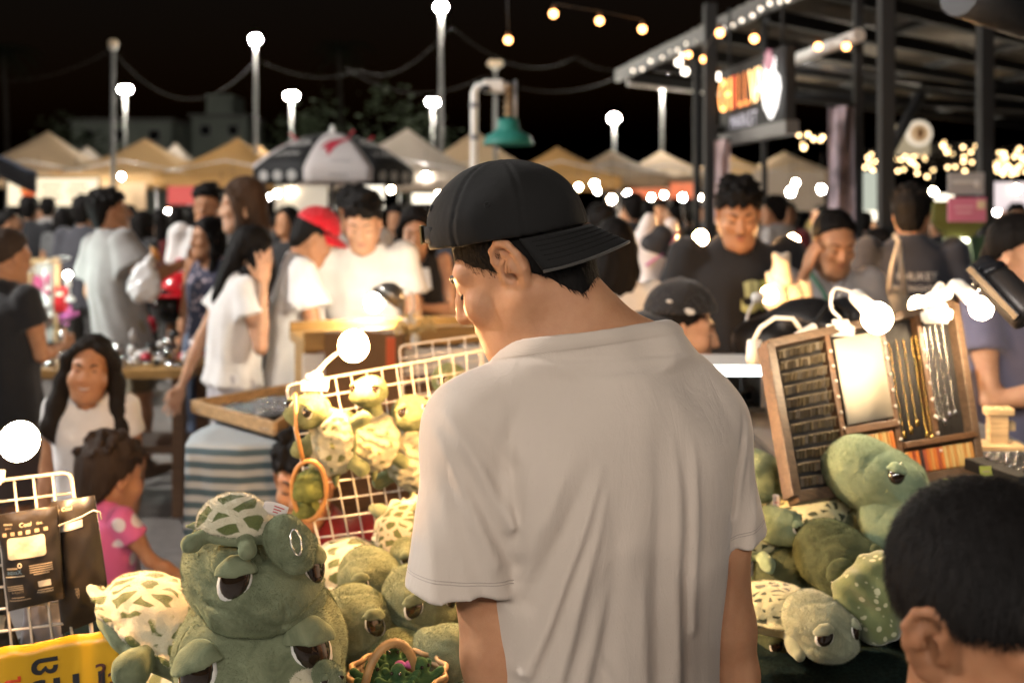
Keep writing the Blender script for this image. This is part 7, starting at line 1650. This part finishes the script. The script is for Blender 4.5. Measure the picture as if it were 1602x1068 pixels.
# right pile
turtle('big smooth mint plush turtle on top of the right pile', (1368, 748, 1.98), R(244), .168, MINT, SHELLF, pitch=R(16), roll=R(-6), eaz=64, eel=.50, body=(1262, 806, 2.08), byaw=R(282), bpitch=R(-22), bsc=.92, lid=.30, long=1.12, eye=.72, frill=False, droop=.1)
turtle('mint plush turtle squeezed under the big smooth head', (1402, 822, 1.92), R(226), .128, MINT, SHELLF, eaz=46, eel=.3, body=(1440, 880, 2.0), lid=.34, pitch=R(14), eye=.95)
turtle('dark moss plush turtle with drooping lids in the middle of the right pile', (1306, 872, 1.86), R(205), .138, MOSS, MOSS, pitch=R(8), roll=R(10), body=(1262, 900, 1.98), byaw=R(220), lid=.42, bsc=.8, droop=.5)
turtle('pale plush turtle at the front of the right pile on the green felt', (1279, 977, 1.70), R(206), .112, SAGE, SHELLF, pitch=R(8), roll=R(-3), body=(1212, 955, 1.78), byaw=R(240), bsc=.95, lid=.28, eye=.95, long=.95)
turtle('small mint plush turtle by the man\'s right sleeve looking right', (1216, 822, 1.94), R(248), .082, MINT, SHELLF, body=(1170, 850, 1.98), lid=.3, eye=.8, frill=False)
turtle('mint plush turtle mostly hidden behind the man\'s right shoulder', (1182, 742, 2.12), R(200), .115, MINT, SHELLF, body=(1150, 790, 2.2), face=False)
def crumpled():
    c = P(1368, 938, 1.74); t = thing('plush_turtle', 'crumpled green plush shell with pale dots lying belly down at right', 'plush turtle', c, TURTLE_GROUP); S = SDF(.03)
    S.ell((0, 0, 0), (.074, .05, .066)); S.ell((.02, .02, .045), (.035, .03, .035)); S.ell((-.01, -.03, -.035), (.03, .025, .025)); S.ell((.055, .0, -.01), (.03, .03, .045))
    S.disp.append(lambda x, y, z: .006 * np.sin(x * 65 + 2 * np.sin(z * 40)) * np.sin(z * 75 + 2 * np.sin(y * 40)) + .0018 * np.sin(x * 150 + z * 110)); S.obj('shell', SHELLG, t, .0032)
    S = SDF(.02); S.ell((-.02, .02, -.045), (.05, .04, .02)); S.ell((.05, .03, -.045), (.03, .03, .02)); S.obj('body', OLIVE, t, .004)
crumpled()
for i, (lb, px, py, Y, sc) in enumerate((('moss plush turtle wedged between the pale front one and the man\'s arm', 1222, 1000, 1.86, .09), ('olive plush turtle with tired eyes tucked below the dark moss one', 1330, 925, 1.90, .115), ('dark plush turtle in the shade beneath the right pile', 1225, 890, 1.95, .11), ('plush turtle at the back of the right pile by the board', 1330, 815, 2.06, .13), ('plush turtle hidden behind the boy at the right', 1440, 960, 1.8, .12))):
    turtle(lb, (px, py, Y), R((190, 205, 160, 170, 200)[i]), sc, (MOSS, OLIVE, MOSS, OLIVE, OLIVE)[i], SHELLF, body=(px + 20, py + 45, Y + .08), face=i in (0, 1, 4), bsc=.8, lid=.3)
t = thing('white_tag', 'white cloth tag on the mint turtle by the man\'s right shoulder', 'tag', P(1214, 788, 1.98)); MB().sheet(lambda u, v: ((u - .5) * .012, .004 * math.sin(u * 4), (v - .5) * .035), 4, 6, .0006).obj('label', mat('tag_white', (.62, .55, .50), .8), t); MB().box((0, -.003, .004), (.007, .0006, .0015)).obj('text_line', mat('tag_red', (.5, .08, .08), .7), t)
